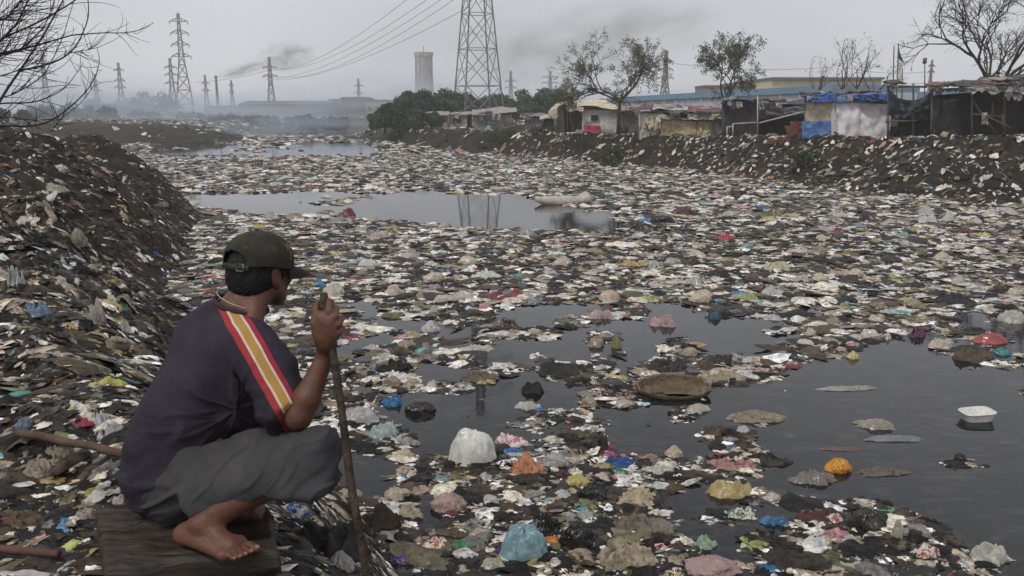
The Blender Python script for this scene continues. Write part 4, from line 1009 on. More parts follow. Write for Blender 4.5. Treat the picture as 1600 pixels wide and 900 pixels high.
# 10 blue tarp shack
s = Shack('shack', 1254, 1390, 39.5, 'shack with a bright blue tarpaulin top, tan and blue sheets and a broad white sheet', depth=3.6)
s.sides(1258, 1386, 152, 150, (.08, .14, .3)); s.sheet('side_sheet', 1258, 1305, 160, 158, 191, (.44, .37, .27), fold=.04, back=-.02); s.sheet('side_sheet', 1253, 1303, 190, 188, 217, (.085, .20, .46), fold=.06, back=-.04, rag=.05, sag=.0)
s.sheet('white_sheet', 1305, 1386, 157, 163, 218, (.88, .84, .86), fold=.13, back=-.06, rag=.06, freq=5.5); s.sheet('edge_sheet', 1299, 1308, 157, 157, 218, (.62, .62, .62), fold=.03, back=-.1)
s.roof('roof', 1252, 1392, 151, 147, (.03, .12, .42), rise=.15, fold=.05, sheetn=30); s.sheet('valance', 1260, 1307, 151, 145, 160, (.04, .13, .38), back=-.37, rag=.15, fold=.05); s.sheet('valance', 1307, 1391, 145, 147, 161, (.035, .12, .37), back=-.38, rag=.2, fold=.07, sag=.06)
for q, w in ((1258, 150), (1308, 144), (1386, 146)): s.post(q, w)
u = MB(); u.box(s.p(1343, 215, -.3), (.9, .4, .18)); u.build('doorstep', M_wood, s.t, color=(.16, .12, .08))
# 11 dark blue netting shelter
s = Shack('tarpaulin_shelter', 1388, 1458, 38, 'open shelter draped with sagging dark blue netting right of the white sheet', 'shelter', depth=3.6)
s.sides(1390, 1456, 160, 160, BLK, left=False); s.sheet('netting', 1387, 1458, 138, 140, 186, (.022, .03, .045), sag=.55, fold=.14, back=-.05, rag=.5); s.sheet('netting', 1390, 1456, 145, 146, 170, (.03, .06, .09), sag=.3, fold=.1, back=.2, rag=.2)
s.roof('roof', 1386, 1424, 133, 134, (.045, .05, .055), rise=.1, over=.2, thick=.05, fold=.02)
s.sheet('low_curtain', 1420, 1456, 186, 186, 214, BLK, back=.3, ground=True); s.sheet('low_curtain', 1390, 1420, 198, 198, 214, BLK, back=.5, ground=True); s.sheet('pink_cloth', 1391, 1402, 176, 176, 200, (.5, .40, .38), back=.6)
for q, w in ((1388, 134), (1427, 130), (1457, 136)): s.post(q, w, r=.045)
s.pole((1385, 189), (1432, 189), back=-.1, r=.04); s.pole((1386, 134), (1448, 136), back=-.2, r=.05)
# 12 black-sheet shack
s = Shack('shack', 1455, 1520, 37, 'shack closed by one large charcoal sheet between its two posts', depth=3.6)
s.sides(1457, 1518, 150, 145, BLK); s.sheet('front_sheet', 1457, 1519, 149, 145, 210, (.035, .035, .036), ground=True, sag=.22, fold=.08, freq=4)
s.roof('roof', 1452, 1522, 139, 134, (.03, .035, .04), rise=.3, fold=.05); s.sheet('valance', 1457, 1500, 139, 137, 145, (.03, .05, .07), back=-.36, rag=.2)
s.post(1456, 136, r=.05); s.post(1519, 134, r=.05)
# 13 darkest shelter
s = Shack('tarpaulin_shelter', 1518, 1680, 35.5, 'darkest open shelter at the right edge with a ragged grey roof and pole trestle', 'shelter', depth=4.5)
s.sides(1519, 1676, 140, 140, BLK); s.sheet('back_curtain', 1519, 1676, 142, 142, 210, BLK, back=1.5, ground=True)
s.roof('roof', 1494, 1690, 138, 132, (.06, .06, .062), rise=.5, over=.7, fold=.1, sheetn=34, thick=.05); s.roof('roof', 1522, 1690, 133, 122, (.045, .05, .055), rise=.4, over=.2, fold=.12, sheetn=24, thick=.05)
s.sheet('ragged_edge', 1519, 1620, 135, 143, 149, (.42, .40, .38), back=-.72, rag=.35, fold=.05); s.sheet('ragged_edge', 1568, 1600, 143, 143, 160, (.40, .36, .30), back=-.6, rag=.5, fold=.09); s.sheet('hanging_rag', 1534, 1542, 176, 176, 196, (.36, .34, .31), back=-.3, rag=.2, fold=.1)
for q, w in ((1520, 134), (1570, 140), (1672, 136)): s.post(q, w, r=.05)
for a, b_ in (((1522, 160), (1556, 208)), ((1520, 178), (1566, 182)), ((1567, 178), (1567, 200)), ((1540, 180), (1580, 200)), ((1551, 160), (1551, 185))): s.pole(a, b_, back=-.2, r=.035)

# flag and poles
q = V(1403, 200, 44); zb = gz(q[0], 44)
t = thing('flagpole', (q[0], 44, zb), 'flagpole with a limp green flag above a strip of white cloth', 'flagpole')
u = MB(); u.tube([(q[0] - .12, 44, zb), tuple(V(1404, 68, 44))], .03, 6); u.build('pole', M_post, t, True)
u = MB(); u.cloth(V(1404, 92, 44), V(1413, 100, 44), V(1406, 84, 44), V(1404, 69, 44), 10, 10, 0, .05, 2); u.build('flag', M_tarp, t, True, (.02, .12, .08))
u = MB(); u.cloth(V(1401, 130, 44), V(1408, 124, 44), V(1408, 98, 44), V(1404, 94, 44), 10, 10, 0, .08, 4, .3); u.build('streamer', M_tarp, t, True, (.6, .6, .6))
for k, (px, py, Yd, lab) in enumerate([(1397, 71, 44.4, 'bare bamboo pole standing just left of the green flag'), (1445, 95, 46, 'dark pole with a knobbed top above the charcoal sheet shack'), (1410, 106, 45, 'short pole at the right of the flagpole'), (1386, 118, 47, 'short pole above the right end of the blue tarpaulin')]):
    q = V(px - 4 + 3 * k % 4, 200, Yd); zb = gz(q[0], Yd); u = MB(); tp = V(px, py, Yd); u.tube([(q[0], Yd, zb), (np.array([q[0], Yd, zb]) + tp) / 2 + (.03, 0, 0), tp], [.04, .035, .025], 6)
    if k == 1: u.box(tp, (.16, .12, .3))
    tag(u.build('bamboo_pole', M_post, None, True), lab, 'pole', 'poles rising above the shelters')
# ---------------------------------------------------------------- single bags, cloths and boards one can point at
_t = 1.2 * (1.004 ** np.arange(1150))
def hit(px, py):
    """first place where the line of sight meets the bank or the water"""
    r = ray(px, py); pts = CAMP + r * _t[:, None]; g = np.maximum(ground_z(pts[:, 0], pts[:, 1]), 0)
    i = np.argmax(pts[:, 2] < g); return np.array([pts[i][0], pts[i][1], g[i]]), _t[i]
def drape(seed, w, d, h, R=34, S=96):
    """a crumpled sheet: ragged outline, sharp long folds, edges lying in the water"""
    rg = np.random.default_rng(seed); rr = (np.arange(1, R + 1) / R)[:, None]; th = (np.arange(S) * 2 * pi / S)[None, :]
    ct, st = np.cos(th) + 0 * rr, np.sin(th) + 0 * rr
    out = 1 + .42 * fbm(v3(ct * 1.2, st * 1.2, 0 * ct + seed), 2, seed) + .20 * vnoise(v3(ct * 3.4, st * 3.4, 0 * ct + seed), seed + 1) + .07 * vnoise(v3(ct * 9, st * 9, 0 * ct + seed), seed + 2)
    x, y = rr * ct * out, rr * st * out; z = 0
    wx = x + .28 * fbm(v3(x * 1.6, y * 1.6, 0 * x + seed), 2, seed + 3); wy = y + .28 * fbm(v3(x * 1.6 + 7, y * 1.6, 0 * x + seed), 2, seed + 4)
    for k, (f1, f2, am) in enumerate([(2.2, .7, .42), (4.2, 1.1, .26), (8., 2.4, .12), (15., 6., .05)]):
        a = rg.uniform(0, pi) if k != 2 else 1.2; u_ = (wx * cos(a) + wy * sin(a)) * f1; v_ = (wy * cos(a) - wx * sin(a)) * f2
        z = z + am * (1 - 2.4 * np.abs(vnoise(v3(u_, v_, 0 * x + seed + k), seed + 7 + k)))
    env = np.clip(1 - rr ** 2.2, 0, 1) ** .6
    zz = env * (.45 + z * .8 + .25 * fbm(v3(x * 1.3, y * 1.3, 0 * x + seed), 2, seed + 9)) - .10 * rr ** 6
    v = np.concatenate([[[0, 0, float(zz[0].mean())]], v3(x, y, zz).reshape(-1, 3)])
    v[:, 0] *= w / np.ptp(v[:, 0]); v[:, 1] *= d / np.ptp(v[:, 1]); v[:, 2] = v[:, 2] * h / v[:, 2].max(); v[:, 2] = np.maximum(v[:, 2], -h * .25)
    v[:, 0] -= (v[:, 0].max() + v[:, 0].min()) / 2; v[:, 1] -= (v[:, 1].max() + v[:, 1].min()) / 2
    f = [(0, 1 + j, 1 + (j + 1) % S) for j in range(S)]
    for i in range(R - 1):
        for j in range(S):
            a = 1 + i * S + j; b_ = 1 + i * S + (j + 1) % S; f += [(a, a + S, b_ + S), (a, b_ + S, b_)]
    bot = len(v); v = np.concatenate([v, [[0, 0, -h * .3]]]); f += [(bot, 1 + (R - 1) * S + (j + 1) % S, 1 + (R - 1) * S + j) for j in range(S)]
    return v, np.array(f)
def blob(seed, w, d, h, kind='bag', R=34, S=80):
    if kind in ('crumple', 'heap', 'sheet'): return drape(seed, w, d, h, R, S)
    """a closed crumpled body of width w, depth d, height h"""
    ph = (np.linspace(0, .62 * pi, R + 1)[1:])[:, None]; th = (np.arange(S) * 2 * pi / S)[None, :]
    dx, dy, dz = np.sin(ph) * np.cos(th), np.sin(ph) * np.sin(th), np.cos(ph) + 0 * th
    q = v3(dx, dy, dz) + seed * 3.31
    lo, cr, fi = {'bag': (.34, .20, .07), 'knot': (.28, .22, .09), 'crumple': (.55, .34, .14), 'heap': (.45, .46, .16), 'sheet': (.5, .22, .10), 'dome': (.16, .10, .035)}[kind]
    wq = q + .5 * np.stack([fbm(q * 1.7 + 4, 2, seed), fbm(q * 1.7 + 8, 2, seed + 1), fbm(q * 1.7 + 12, 2, seed + 2)], -1)
    rg = np.random.default_rng(seed); Q1 = np.linalg.qr(rg.normal(size=(3, 3)))[0]; Q2 = np.linalg.qr(rg.normal(size=(3, 3)))[0]
    r = 1 + lo * fbm(q * 1.15, 2, seed) * 1.1 + cr * .55 * ridge(wq @ Q1 * np.array([3.6, 1.0, 2.6]), 2, seed + 3) + cr * .40 * ridge(wq @ Q2 * np.array([5.5, 1.3, 4.0]), 2, seed + 4) + fi * .7 * ridge(wq @ Q1 * np.array([4., 10., 4.]), 2, seed + 6)
    if kind in ('bag', 'knot', 'dome'):      # creases gather towards the tied top
        q2 = v3(np.cos(th) * 3.4 + 0 * ph, np.sin(th) * 3.4 + 0 * ph, ph * .9 + 0 * th + seed); k_ = {'bag': .17, 'knot': .20, 'dome': .09}[kind]
        r = 1 + lo * fbm(q * 1.15, 2, seed) + k_ * ridge(q2 + .5 * fbm(q * 2, 2, seed + 2)[..., None], 2, seed + 5) * np.exp(-((ph - .7) / 1.1) ** 2) + fi * .5 * ridge(wq @ Q2 * np.array([3., 8., 3.]), 2, seed + 6) + .10 * np.clip(ph - 1.2, 0, 1) * vnoise(v3(np.cos(th) * 5 + 0 * ph, np.sin(th) * 5 + 0 * ph, 0 * ph + 0 * th + seed), seed)
    if kind == 'knot': r = r + .55 * np.exp(-(ph / .30) ** 2) + .09 * np.sin(th * 9 + 3 * dz) * np.exp(-((ph - .5) / .45) ** 2)
    if kind in ('heap', 'sheet'): r = r * (1 + .18 * ridge(v3(dx * 1.2 + dy * 2.5, dz * .5, 0 * dx + seed), 2, seed + 9))
    pw = {'dome': 1.0, 'bag': .95, 'knot': 1.25, 'crumple': 1.0, 'heap': 1.1, 'sheet': .8}[kind]
    x, y, z = dx * r, dy * r, np.sign(dz) * np.abs(dz) ** pw * r
    v = np.concatenate([[[0, 0, float(r[0].mean() * dz[0].mean())]], v3(x, y, z).reshape(-1, 3)])
    v[:, 0] *= w / (v[:, 0].max() - v[:, 0].min()); v[:, 1] *= d / (v[:, 1].max() - v[:, 1].min()); v[:, 2] = np.where(v[:, 2] > 0, v[:, 2] * h / v[:, 2].max(), v[:, 2] * h * .35)
    v[:, 0] -= (v[:, 0].max() + v[:, 0].min()) / 2; v[:, 1] -= (v[:, 1].max() + v[:, 1].min()) / 2
    f = [(0, 1 + j, 1 + (j + 1) % S) for j in range(S)]
    for i in range(R - 1):
        for j in range(S):
            a = 1 + i * S + j; b_ = 1 + i * S + (j + 1) % S; f += [(a, b_ + S, b_)[::-1] and (a, a + S, b_ + S), (a, b_ + S, b_)]
    bot = len(v); v = np.concatenate([v, [[0, 0, v[-S:, 2].mean()]]])
    f += [(bot, 1 + (R - 1) * S + (j + 1) % S, 1 + (R - 1) * S + j) for j in range(S)]
    return v, np.array(f)
HEROES = []
M_print = mat('printed_wrapper', 'OBJ', rough=.3, noise=.12, scale=5, bump=.3, bscale=20, spec=.5, dirt=(.08, .06, .045), dirt_amt=.5, trans=.15)
def add_print(m):
    N, L = m.node_tree.nodes, m.node_tree.links; b = N['Principled BSDF']; src = b.inputs['Base Color'].links[0].from_socket
    w = N.new('ShaderNodeTexNoise'); w.inputs['Scale'].default_value = 13; w.inputs['Detail'].default_value = 2; w.inputs['Distortion'].default_value = 2.5; tc_ = N.new('ShaderNodeTexCoord'); L.new(tc_.outputs['Object'], w.inputs['Vector'])
    r = N.new('ShaderNodeValToRGB'); r.color_ramp.elements[0].position = .44; r.color_ramp.elements[1].position = .50; L.new(w.outputs['Fac'], r.inputs[0])
    mx = N.new('ShaderNodeMixRGB'); L.new(r.outputs[0], mx.inputs[0]); L.new(src, mx.inputs[1]); mx.inputs[2].default_value = (.66, .63, .58, 1); L.new(mx.outputs[0], b.inputs['Base Color'])
add_print(M_print)
NAMES = {'bag': ('plastic_bag', 'plastic bag'), 'knot': ('tied_bag', 'plastic bag'), 'crumple': ('crumpled_bag', 'plastic bag'), 'dome': ('plastic_bag', 'plastic bag'), 'heap': ('cloth_heap', 'cloth'), 'sheet': ('plastic_sheet', 'plastic sheet')}
def hero(px, pyb, w, h, col, kind, label, short=None, name=None, cat=None, m_=None, group='bags and rags among the rubbish', depth=.75, seed=None, rot=0., sink=.02, tilt=0.):
    c, dep = hit(px, pyb); sd = seed if seed is not None else int(px * 3 + pyb)
    W = w / 1300 * dep; el = math.asin(min(.99, (CAM_H - c[2]) / np.linalg.norm(c - CAMP))); Dd = W * depth
    Hh = max(.012, (h / 1300 * dep - Dd * .5 * sin(el)) / cos(el)) if h / 1300 * dep > Dd * .62 * sin(el) else h / 1300 * dep * .5
    if kind in ('heap', 'crumple', 'sheet'): Dd = min(Dd, h / 1300 * dep / max(sin(el), .12) * .62); Hh = max(Hh, h / 1300 * dep * .42)
    v, f = blob(sd, W, Dd, Hh, kind)
    n_, c_ = NAMES[kind]
    hue = PAL[col] if isinstance(col, str) else col
    o = link_mesh(name or n_, v, f, m_ or (M_print if any(q in label for q in ('striped', 'printed', ' print', 'with lines', 'mint', 'on the colourful raft', 'red lines')) else M_cloth if kind == 'heap' else M_plastic), color=hue)
    o.location = (c[0], c[1] + Dd * .42, (max(gz(c[0], c[1] + Dd * .4), 0.0) if c[2] > .05 else 0.0) - Hh * sink); o.rotation_euler = (0, tilt, rot)
    tag(o, label, cat or c_, group); HEROES.append((px, pyb - h / 2, w, short or label)); return o
BLUE, LBLUE = (.05, .20, .42), (.22, .42, .50)
OFFW = (.82, .81, .77); CRW = (.60, .54, .46); BK = (.014, .014, .015); YEL = (.52, .42, .12); GRN = (.12, .30, .16); KHA = (.36, .29, .16)
H_ = [
 (738, 728, 77, 60, OFFW, 'dome', 'big clean white plastic bag, puffed up, on the river right of the stick', 'big white bag'),
 (818, 878, 80, 56, (.26, .42, .47), 'bag', 'pale blue translucent plastic bag puffed up beside two black bags', 'pale blue bag'),
 (849, 842, 58, 42, BK, 'knot', 'black plastic bag directly above the pale blue bag', 'black bag by the pale blue bag'),
 (902, 860, 56, 42, BK, 'bag', 'glossy black plastic bag, rightmost of the two near the pale blue bag', 'second black bag'),
 (927, 786, 48, 26, BK, 'bag', 'black plastic bag just below the yellow bag with a knot', 'black bag under the yellow bag'),
 (904, 764, 46, 24, (.55, .48, .16), 'knot', 'yellow plastic bag with a small knot, right of the coloured rags', 'yellow knotted bag'),
 (1145, 780, 84, 34, (.52, .42, .19), 'crumple', 'large mustard yellow plastic bag at the edge of the open water', 'mustard yellow bag'),
 (1314, 740, 44, 25, (.72, .32, .02), 'bag', 'bright orange plastic bag on the dark open water', 'orange bag'),
 (1275, 760, 84, 30, (.22, .20, .17), 'sheet', 'long grey plastic bag floating flat against the orange bag', 'grey sheet below the orange bag'),
 (1366, 832, 62, 38, (.05, .05, .042), 'bag', 'dark olive bundle rising above the colourful rag raft at lower right', 'dark olive bundle'),
 (1108, 860, 36, 24, (.34, .50, .34), 'crumple', 'small pale green bag lying alone on dark water', 'pale green bag'),
 (1076, 876, 40, 14, (.16, .28, .20), 'sheet', 'flat dull green film just below the small pale green bag', 'dull green film'),
 (1120, 905, 92, 34, (.45, .30, .29), 'bag', 'big pink stained bag cut by the bottom edge', 'pink stained bag'),
 (985, 895, 104, 52, (.34, .29, .21), 'heap', 'large khaki cloth heap with deep folds near the bottom edge', 'khaki cloth heap'),
 (1010, 838, 110, 42, (.17, .15, .12), 'heap', 'dark grey brown cloth heap half sunk, above the khaki heap', 'grey brown heap'),
 (1000, 792, 80, 34, (.42, .36, .25), 'heap', 'beige crumpled heap left of the mustard yellow bag', 'beige heap'),
 (1035, 742, 64, 20, (.55, .50, .46), 'crumple', 'long pinkish white bag lying flat right of the blue and pink rags', 'pinkish white bag'),
 (968, 732, 76, 22, (.03, .09, .25), 'heap', 'deep blue cloth lying in a low roll right of the yellow knotted bag', 'blue cloth'),
 (958, 718, 40, 14, (.45, .13, .28), 'heap', 'magenta rag on top of the deep blue cloth', 'magenta rag'),
 (1055, 716, 30, 21, (.58, .50, .36), 'knot', 'small cream bag peaked like a tent above the pinkish white bag', 'small cream peaked bag'),
 (872, 732, 40, 23, (.46, .45, .43), 'bag', 'greyish white bag between the big white bag and the yellow knotted bag', 'greyish white bag'),
 (938, 706, 30, 28, (.05, .05, .035), 'crumple', 'dark folded wrapper standing up in the water above the blue cloth', 'dark folded wrapper'),
 (800, 700, 56, 24, (.50, .14, .22), 'crumple', 'white and pink striped wrapper touching the big white bag', 'pink striped wrapper'),
 (800, 712, 34, 14, (.04, .19, .52), 'crumple', 'bright blue bag scrap just right of the big white bag', 'bright blue scrap'),
 (826, 745, 56, 40, (.50, .22, .13), 'heap', 'orange and red rag heap below the greyish white bag', 'orange red rags'),
 (700, 802, 60, 32, (.48, .34, .31), 'bag', 'pink tinged white bag below the big white bag', 'pink tinged bag'),
 (620, 786, 44, 22, (.46, .40, .28), 'bag', 'cream bag crushed into the dark heap right of the stick', 'cream bag by the stick'),
 (640, 812, 44, 24, (.48, .42, .31), 'crumple', 'cream folded bag just below the other cream bag right of the stick', 'second cream bag by the stick'),
 (592, 832, 70, 50, (.035, .028, .022), 'heap', 'black muddy heap immediately right of the stick', 'black heap by the stick'),
 (560, 664, 64, 34, (.56, .55, .55), 'crumple', 'white crinkled plastic bag behind the stick, level with the knee', 'white bag behind the stick'),
 (598, 686, 48, 30, (.45, .55, .54), 'crumple', 'pale aqua bag touching the white crinkled one behind the stick', 'pale aqua bag'),
 (611, 636, 42, 20, (.03, .20, .45), 'crumple', 'vivid blue bag above the pale aqua bag', 'vivid blue bag'),
 (655, 650, 50, 22, (.03, .03, .028), 'bag', 'black bag right of the vivid blue bag', 'black bag by the blue bag'),
 (618, 884, 76, 24, (.10, .045, .22), 'crumple', 'purple plastic bag near the bottom edge, right of the stick', 'purple bag'),
 (672, 866, 60, 28, (.52, .17, .08), 'crumple', 'orange and red printed packet beside the purple bag', 'orange red packet'),
 (530, 890, 44, 36, (.46, .44, .40), 'knot', 'whitish gathered bag left of the foot of the stick', 'gathered bag'),
 (770, 892, 40, 22, (.56, .52, .45), 'crumple', 'cream twisted bag below the pale blue bag', 'twisted cream bag'),
 (1160, 812, 54, 20, (.10, .26, .14), 'crumple', 'cream bag with green print left of the blue cloth on dark water', 'cream bag with green print'),
 (1212, 822, 48, 20, (.04, .18, .36), 'crumple', 'blue wet bag on dark water left of the dark olive bundle', 'blue wet bag'),
 (1280, 820, 60, 24, (.10, .05, .045), 'heap', 'dark red brown rag roll between the blue wet bag and the olive bundle', 'red brown rags'),
 (1308, 820, 30, 16, (.45, .12, .12), 'crumple', 'white striped wrapper on the red brown rag roll', 'white striped wrapper'),
 (1250, 895, 110, 40, (.055, .048, .04), 'heap', 'low dark heap at the left end of the colourful raft at lower right', 'low dark heap'),
 (1275, 862, 56, 26, (.36, .50, .54), 'crumple', 'sky blue and white crumpled bag on the colourful raft', 'sky blue bag on the raft'),
 (1330, 895, 66, 20, (.45, .48, .36), 'sheet', 'pale green and white wrapper at the bottom of the colourful raft', 'pale green wrapper'),
 (1420, 905, 120, 34, (.03, .03, .03), 'sheet', 'wide black plastic sheet along the bottom edge of the colourful raft', 'black sheet'),
 (1412, 846, 40, 34, (.40, .38, .33), 'crumple', 'grey gathered bag at the right of the dark olive bundle', 'grey gathered bag'),
 (1462, 852, 74, 18, (.02, .02, .02), 'sheet', 'thin black bag stretched right from the grey gathered bag', 'thin black bag'),
 (1455, 876, 42, 26, (.40, .08, .07), 'crumple', 'beige bag with red lines under the thin black bag', 'beige bag with lines'),
 (1560, 886, 62, 36, (.52, .53, .46), 'crumple', 'white and green bag floating alone in the lower right corner', 'white and green bag'),
 (1335, 562, 20, 14, (.62, .55, .22), 'knot', 'tiny yellow bag at the upper edge of the open water on the right', 'tiny yellow bag'),
 (1372, 673, 66, 22, (.34, .31, .25), 'crumple', 'beige bag floating alone in the middle of the open water', 'lone beige bag'),
 (1400, 690, 104, 12, (.26, .27, .28), 'sheet', 'thin transparent film trailing from the lone beige bag', 'transparent film'),
 (1188, 660, 104, 26, (.24, .20, .15), 'heap', 'ragged brown raft of scraps left of the lone beige bag', 'brown scrap raft'),
 (1122, 684, 44, 22, (.10, .085, .065), 'heap', 'dark ragged clump below the half-sunk basket', 'dark ragged clump'),
 (1215, 730, 64, 20, (.06, .055, .045), 'heap', 'dark pointed clump left of the orange bag', 'dark pointed clump'),
 (1150, 735, 84, 24, (.36, .20, .20), 'heap', 'low pink and grey rag heap above the mustard yellow bag', 'pink and grey rags'),
 (1385, 745, 92, 22, (.14, .12, .10), 'heap', 'dark ragged string of scraps right of the orange bag', 'dark string of scraps'),
 (1325, 612, 110, 10, (.40, .38, .33), 'sheet', 'thin pale line of scraps on the open water above the lone beige bag', 'thin pale line'),
 (1318, 706, 70, 8, (.20, .12, .10), 'sheet', 'thin reddish string of scraps above the orange bag', 'thin reddish string'),
 # middle distance
 (614, 463, 34, 20, (.60, .49, .42), 'knot', 'pinkish cream domed bag right of the hand', 'pinkish cream bag by the hand'),
 (520, 462, 40, 19, (.56, .52, .48), 'bag', 'grey white bag just behind the fist', 'bag behind the fist'),
 (678, 442, 38, 18, (.62, .52, .42), 'bag', 'cream bag above and right of the pinkish cream one', 'cream bag'),
 (731, 416, 32, 17, (.60, .52, .40), 'dome', 'round cream bag standing out near the middle of the river', 'round cream bag'),
 (880, 416, 34, 17, (.58, .50, .40), 'knot', 'pale cream bag below the long white sack', 'pale cream bag'),
 (672, 520, 32, 20, (.60, .55, .53), 'knot', 'small white pointed bag alone beside a patch of water', 'white pointed bag'),
 (953, 473, 36, 20, (.56, .44, .36), 'dome', 'peach coloured domed bag in the middle of the litter', 'peach bag'),
 (1097, 475, 38, 21, (.60, .52, .40), 'bag', 'cream blocky bag right of the peach bag', 'cream blocky bag'),
 (1211, 463, 40, 18, (.60, .58, .54), 'crumple', 'white forked bag right of the cream blocky bag', 'white forked bag'),
 (1284, 442, 32, 17, (.58, .52, .38), 'knot', 'cream peaked bag left of its twin on the right side', 'cream peaked bag'),
 (1340, 436, 34, 17, (.60, .52, .40), 'bag', 'cream rounded bag right of its peaked twin', 'cream rounded bag'),
 (1220, 426, 48, 18, (.56, .50, .36), 'crumple', 'wide straw coloured bag above the white forked bag', 'wide straw bag'),
 (1136, 377, 34, 13, (.48, .05, .09), 'crumple', 'small crimson bag in the far middle of the litter', 'crimson bag'),
 (985, 418, 34, 13, (.55, .36, .18), 'crumple', 'orange tan bag above the peach bag', 'orange tan bag'),
 (1038, 512, 46, 22, (.48, .34, .33), 'crumple', 'pink white bag with a loop handle near the first clear water', 'pink white bag'),
 (938, 500, 44, 18, (.50, .36, .36), 'crumple', 'pale pink flattened bag left of the pink white one', 'pale pink bag'),
 (1117, 500, 28, 16, (.03, .09, .16), 'crumple', 'dark blue bag at the edge of clear water below the cream blocky bag', 'dark blue bag'),
 (1018, 470, 50, 10, (.34, .38, .10), 'sheet', 'lime green flat film right of the peach bag', 'lime green film'),
 (1168, 470, 34, 14, (.38, .42, .16), 'crumple', 'yellow green bag between the cream blocky and white forked bags', 'yellow green bag'),
 (964, 545, 18, 24, (.30, .29, .13), 'crumple', 'small olive wrapper sticking up out of clear water', 'olive wrapper'),
 (1045, 582, 72, 28, (.05, .048, .045), 'heap', 'dark grey cloth peak behind the half-sunk basket', 'dark grey peak'),
 (1130, 600, 92, 26, (.30, .25, .18), 'heap', 'beige and brown scrap mound right of the half-sunk basket', 'beige scrap mound'),
 (745, 550, 60, 14, (.56, .55, .48), 'crumple', 'white curved sheet on the water right of centre, by small reflections', 'white curved sheet'),
 (790, 470, 66, 20, (.20, .07, .09), 'heap', 'maroon rag heap above the first clear patches of water', 'maroon rags'),
 (760, 438, 54, 18, (.40, .50, .46), 'crumple', 'mint and white wrapper below the round cream bag', 'mint wrapper'),
 (612, 585, 56, 26, (.03, .03, .028), 'heap', 'black soaked heap above the vivid blue bag', 'black soaked heap'),
 (880, 588, 84, 24, (.04, .04, .037), 'heap', 'wide black soaked sheet mound left of the half-sunk basket', 'black soaked mound'),
 (833, 616, 38, 22, (.035, .033, .03), 'heap', 'small black mound left below the wide black mound', 'small black mound'),
 (750, 600, 66, 20, (.14, .12, .095), 'heap', 'brown black clump below the white curved sheet', 'brown black clump'),
 (825, 642, 44, 16, (.50, .47, .44), 'crumple', 'small dirty white bag below the small black mound', 'dirty white bag'),
 (1437, 528, 32, 18, (.13, .03, .09), 'crumple', 'dark purple bag left of the far right raft', 'dark purple bag'),
 (1475, 545, 42, 19, (.58, .52, .44), 'crumple', 'cream bag in the raft below the dark purple one', 'cream bag by the purple bag'),
 (1556, 538, 62, 18, (.42, .10, .10), 'crumple', 'red bag near the right edge above the teal bag', 'red bag'),
 (1575, 556, 30, 12, (.05, .26, .24), 'crumple', 'teal bag near the right edge', 'teal bag'),
 (1590, 506, 42, 22, (.54, .53, .48), 'crumple', 'pale bag cut by the right edge of the picture', 'pale edge bag'),
 (1530, 566, 70, 26, (.10, .08, .065), 'heap', 'brown sagging mound at the lower right end of the far raft', 'brown sagging mound'),
 (1500, 480, 84, 22, (.012, .012, .013), 'sheet', 'long black sheet above the small clear patch on the right', 'long black sheet'),
 (1476, 408, 30, 16, (.56, .50, .38), 'knot', 'straw coloured bag in the far litter on the right', 'far straw bag'),
 (1582, 362, 26, 12, (.02, .02, .02), 'knot', 'small black bag in the far litter near the right edge', 'small black edge bag'),
 (403, 358, 22, 8, (.62, .48, .10), 'crumple', 'yellow scrap peeping out just above the cap', 'yellow scrap'),
 (378, 365, 20, 10, (.64, .62, .60), 'crumple', 'white scrap just left above the cap', 'white scrap'),
 (556, 412, 50, 10, (.34, .48, .52), 'sheet', 'pale blue flat film right of the cap peak', 'pale blue film'),
 (575, 418, 36, 14, (.62, .62, .60), 'crumple', 'white bag right of the cap peak beyond the pale blue film', 'white bag by the cap'),
 (498, 450, 26, 16, (.05, .28, .46), 'crumple', 'sky blue wrapper between the cap and the fist', 'blue wrapper by the fist'),
 # left bank
 (160, 600, 56, 20, (.48, .46, .10), 'crumple', 'lime yellow flattened bag on the bank left of the back', 'lime yellow bag'),
 (144, 508, 34, 44, (.30, .27, .24), 'heap', 'grey folded cloth sticking out of the left bank slope', 'grey folded cloth'),
 (16, 456, 34, 42, (.42, .43, .40), 'heap', 'pale green lined sack half buried at the left edge', 'pale sack'),
 (52, 500, 50, 26, (.14, .22, .30), 'crumple', 'faded blue wrapper below the half buried sack', 'faded blue wrapper'),
 (190, 516, 28, 24, (.48, .44, .42), 'crumple', 'white rolled wrapper on the bank left of the shoulder', 'white rolled wrapper'),
 (120, 388, 26, 28, (.34, .31, .24), 'bag', 'beige bag hanging half out of the upper left bank', 'beige bag on the bank'),
 (78, 300, 46, 16, (.40, .37, .31), 'crumple', 'pale wide bag on the upper slope of the left bank', 'pale wide bag'),
 (150, 672, 44, 30, (.50, .52, .52), 'crumple', 'whitish see-through bag on the bank right behind the pole', 'whitish bag'),
 (172, 690, 46, 28, (.48, .47, .45), 'crumple', 'white net bag pressed against the back of the shirt', 'white net bag'),
 (116, 668, 46, 18, (.34, .03, .07), 'crumple', 'crimson wet bag beside the whitish see-through bag', 'crimson wet bag'),
 (86, 642, 22, 14, (.20, .38, .42), 'crumple', 'small aqua scrap left of the crimson wet bag', 'aqua scrap'),
 (34, 682, 30, 24, (.12, .17, .24), 'bag', 'dull blue bag lying on the pole', 'dull blue bag'),
 (145, 782, 44, 18, (.36, .33, .08), 'crumple', 'olive yellow bag left of the wooden block', 'olive yellow bag'),
 (84, 722, 46, 28, (.24, .22, .15), 'heap', 'faded green rag below the pole', 'faded green rag'),
 (186, 792, 40, 22, (.42, .34, .33), 'crumple', 'pinkish net scrap beside the seat of the shorts', 'pinkish net scrap'),
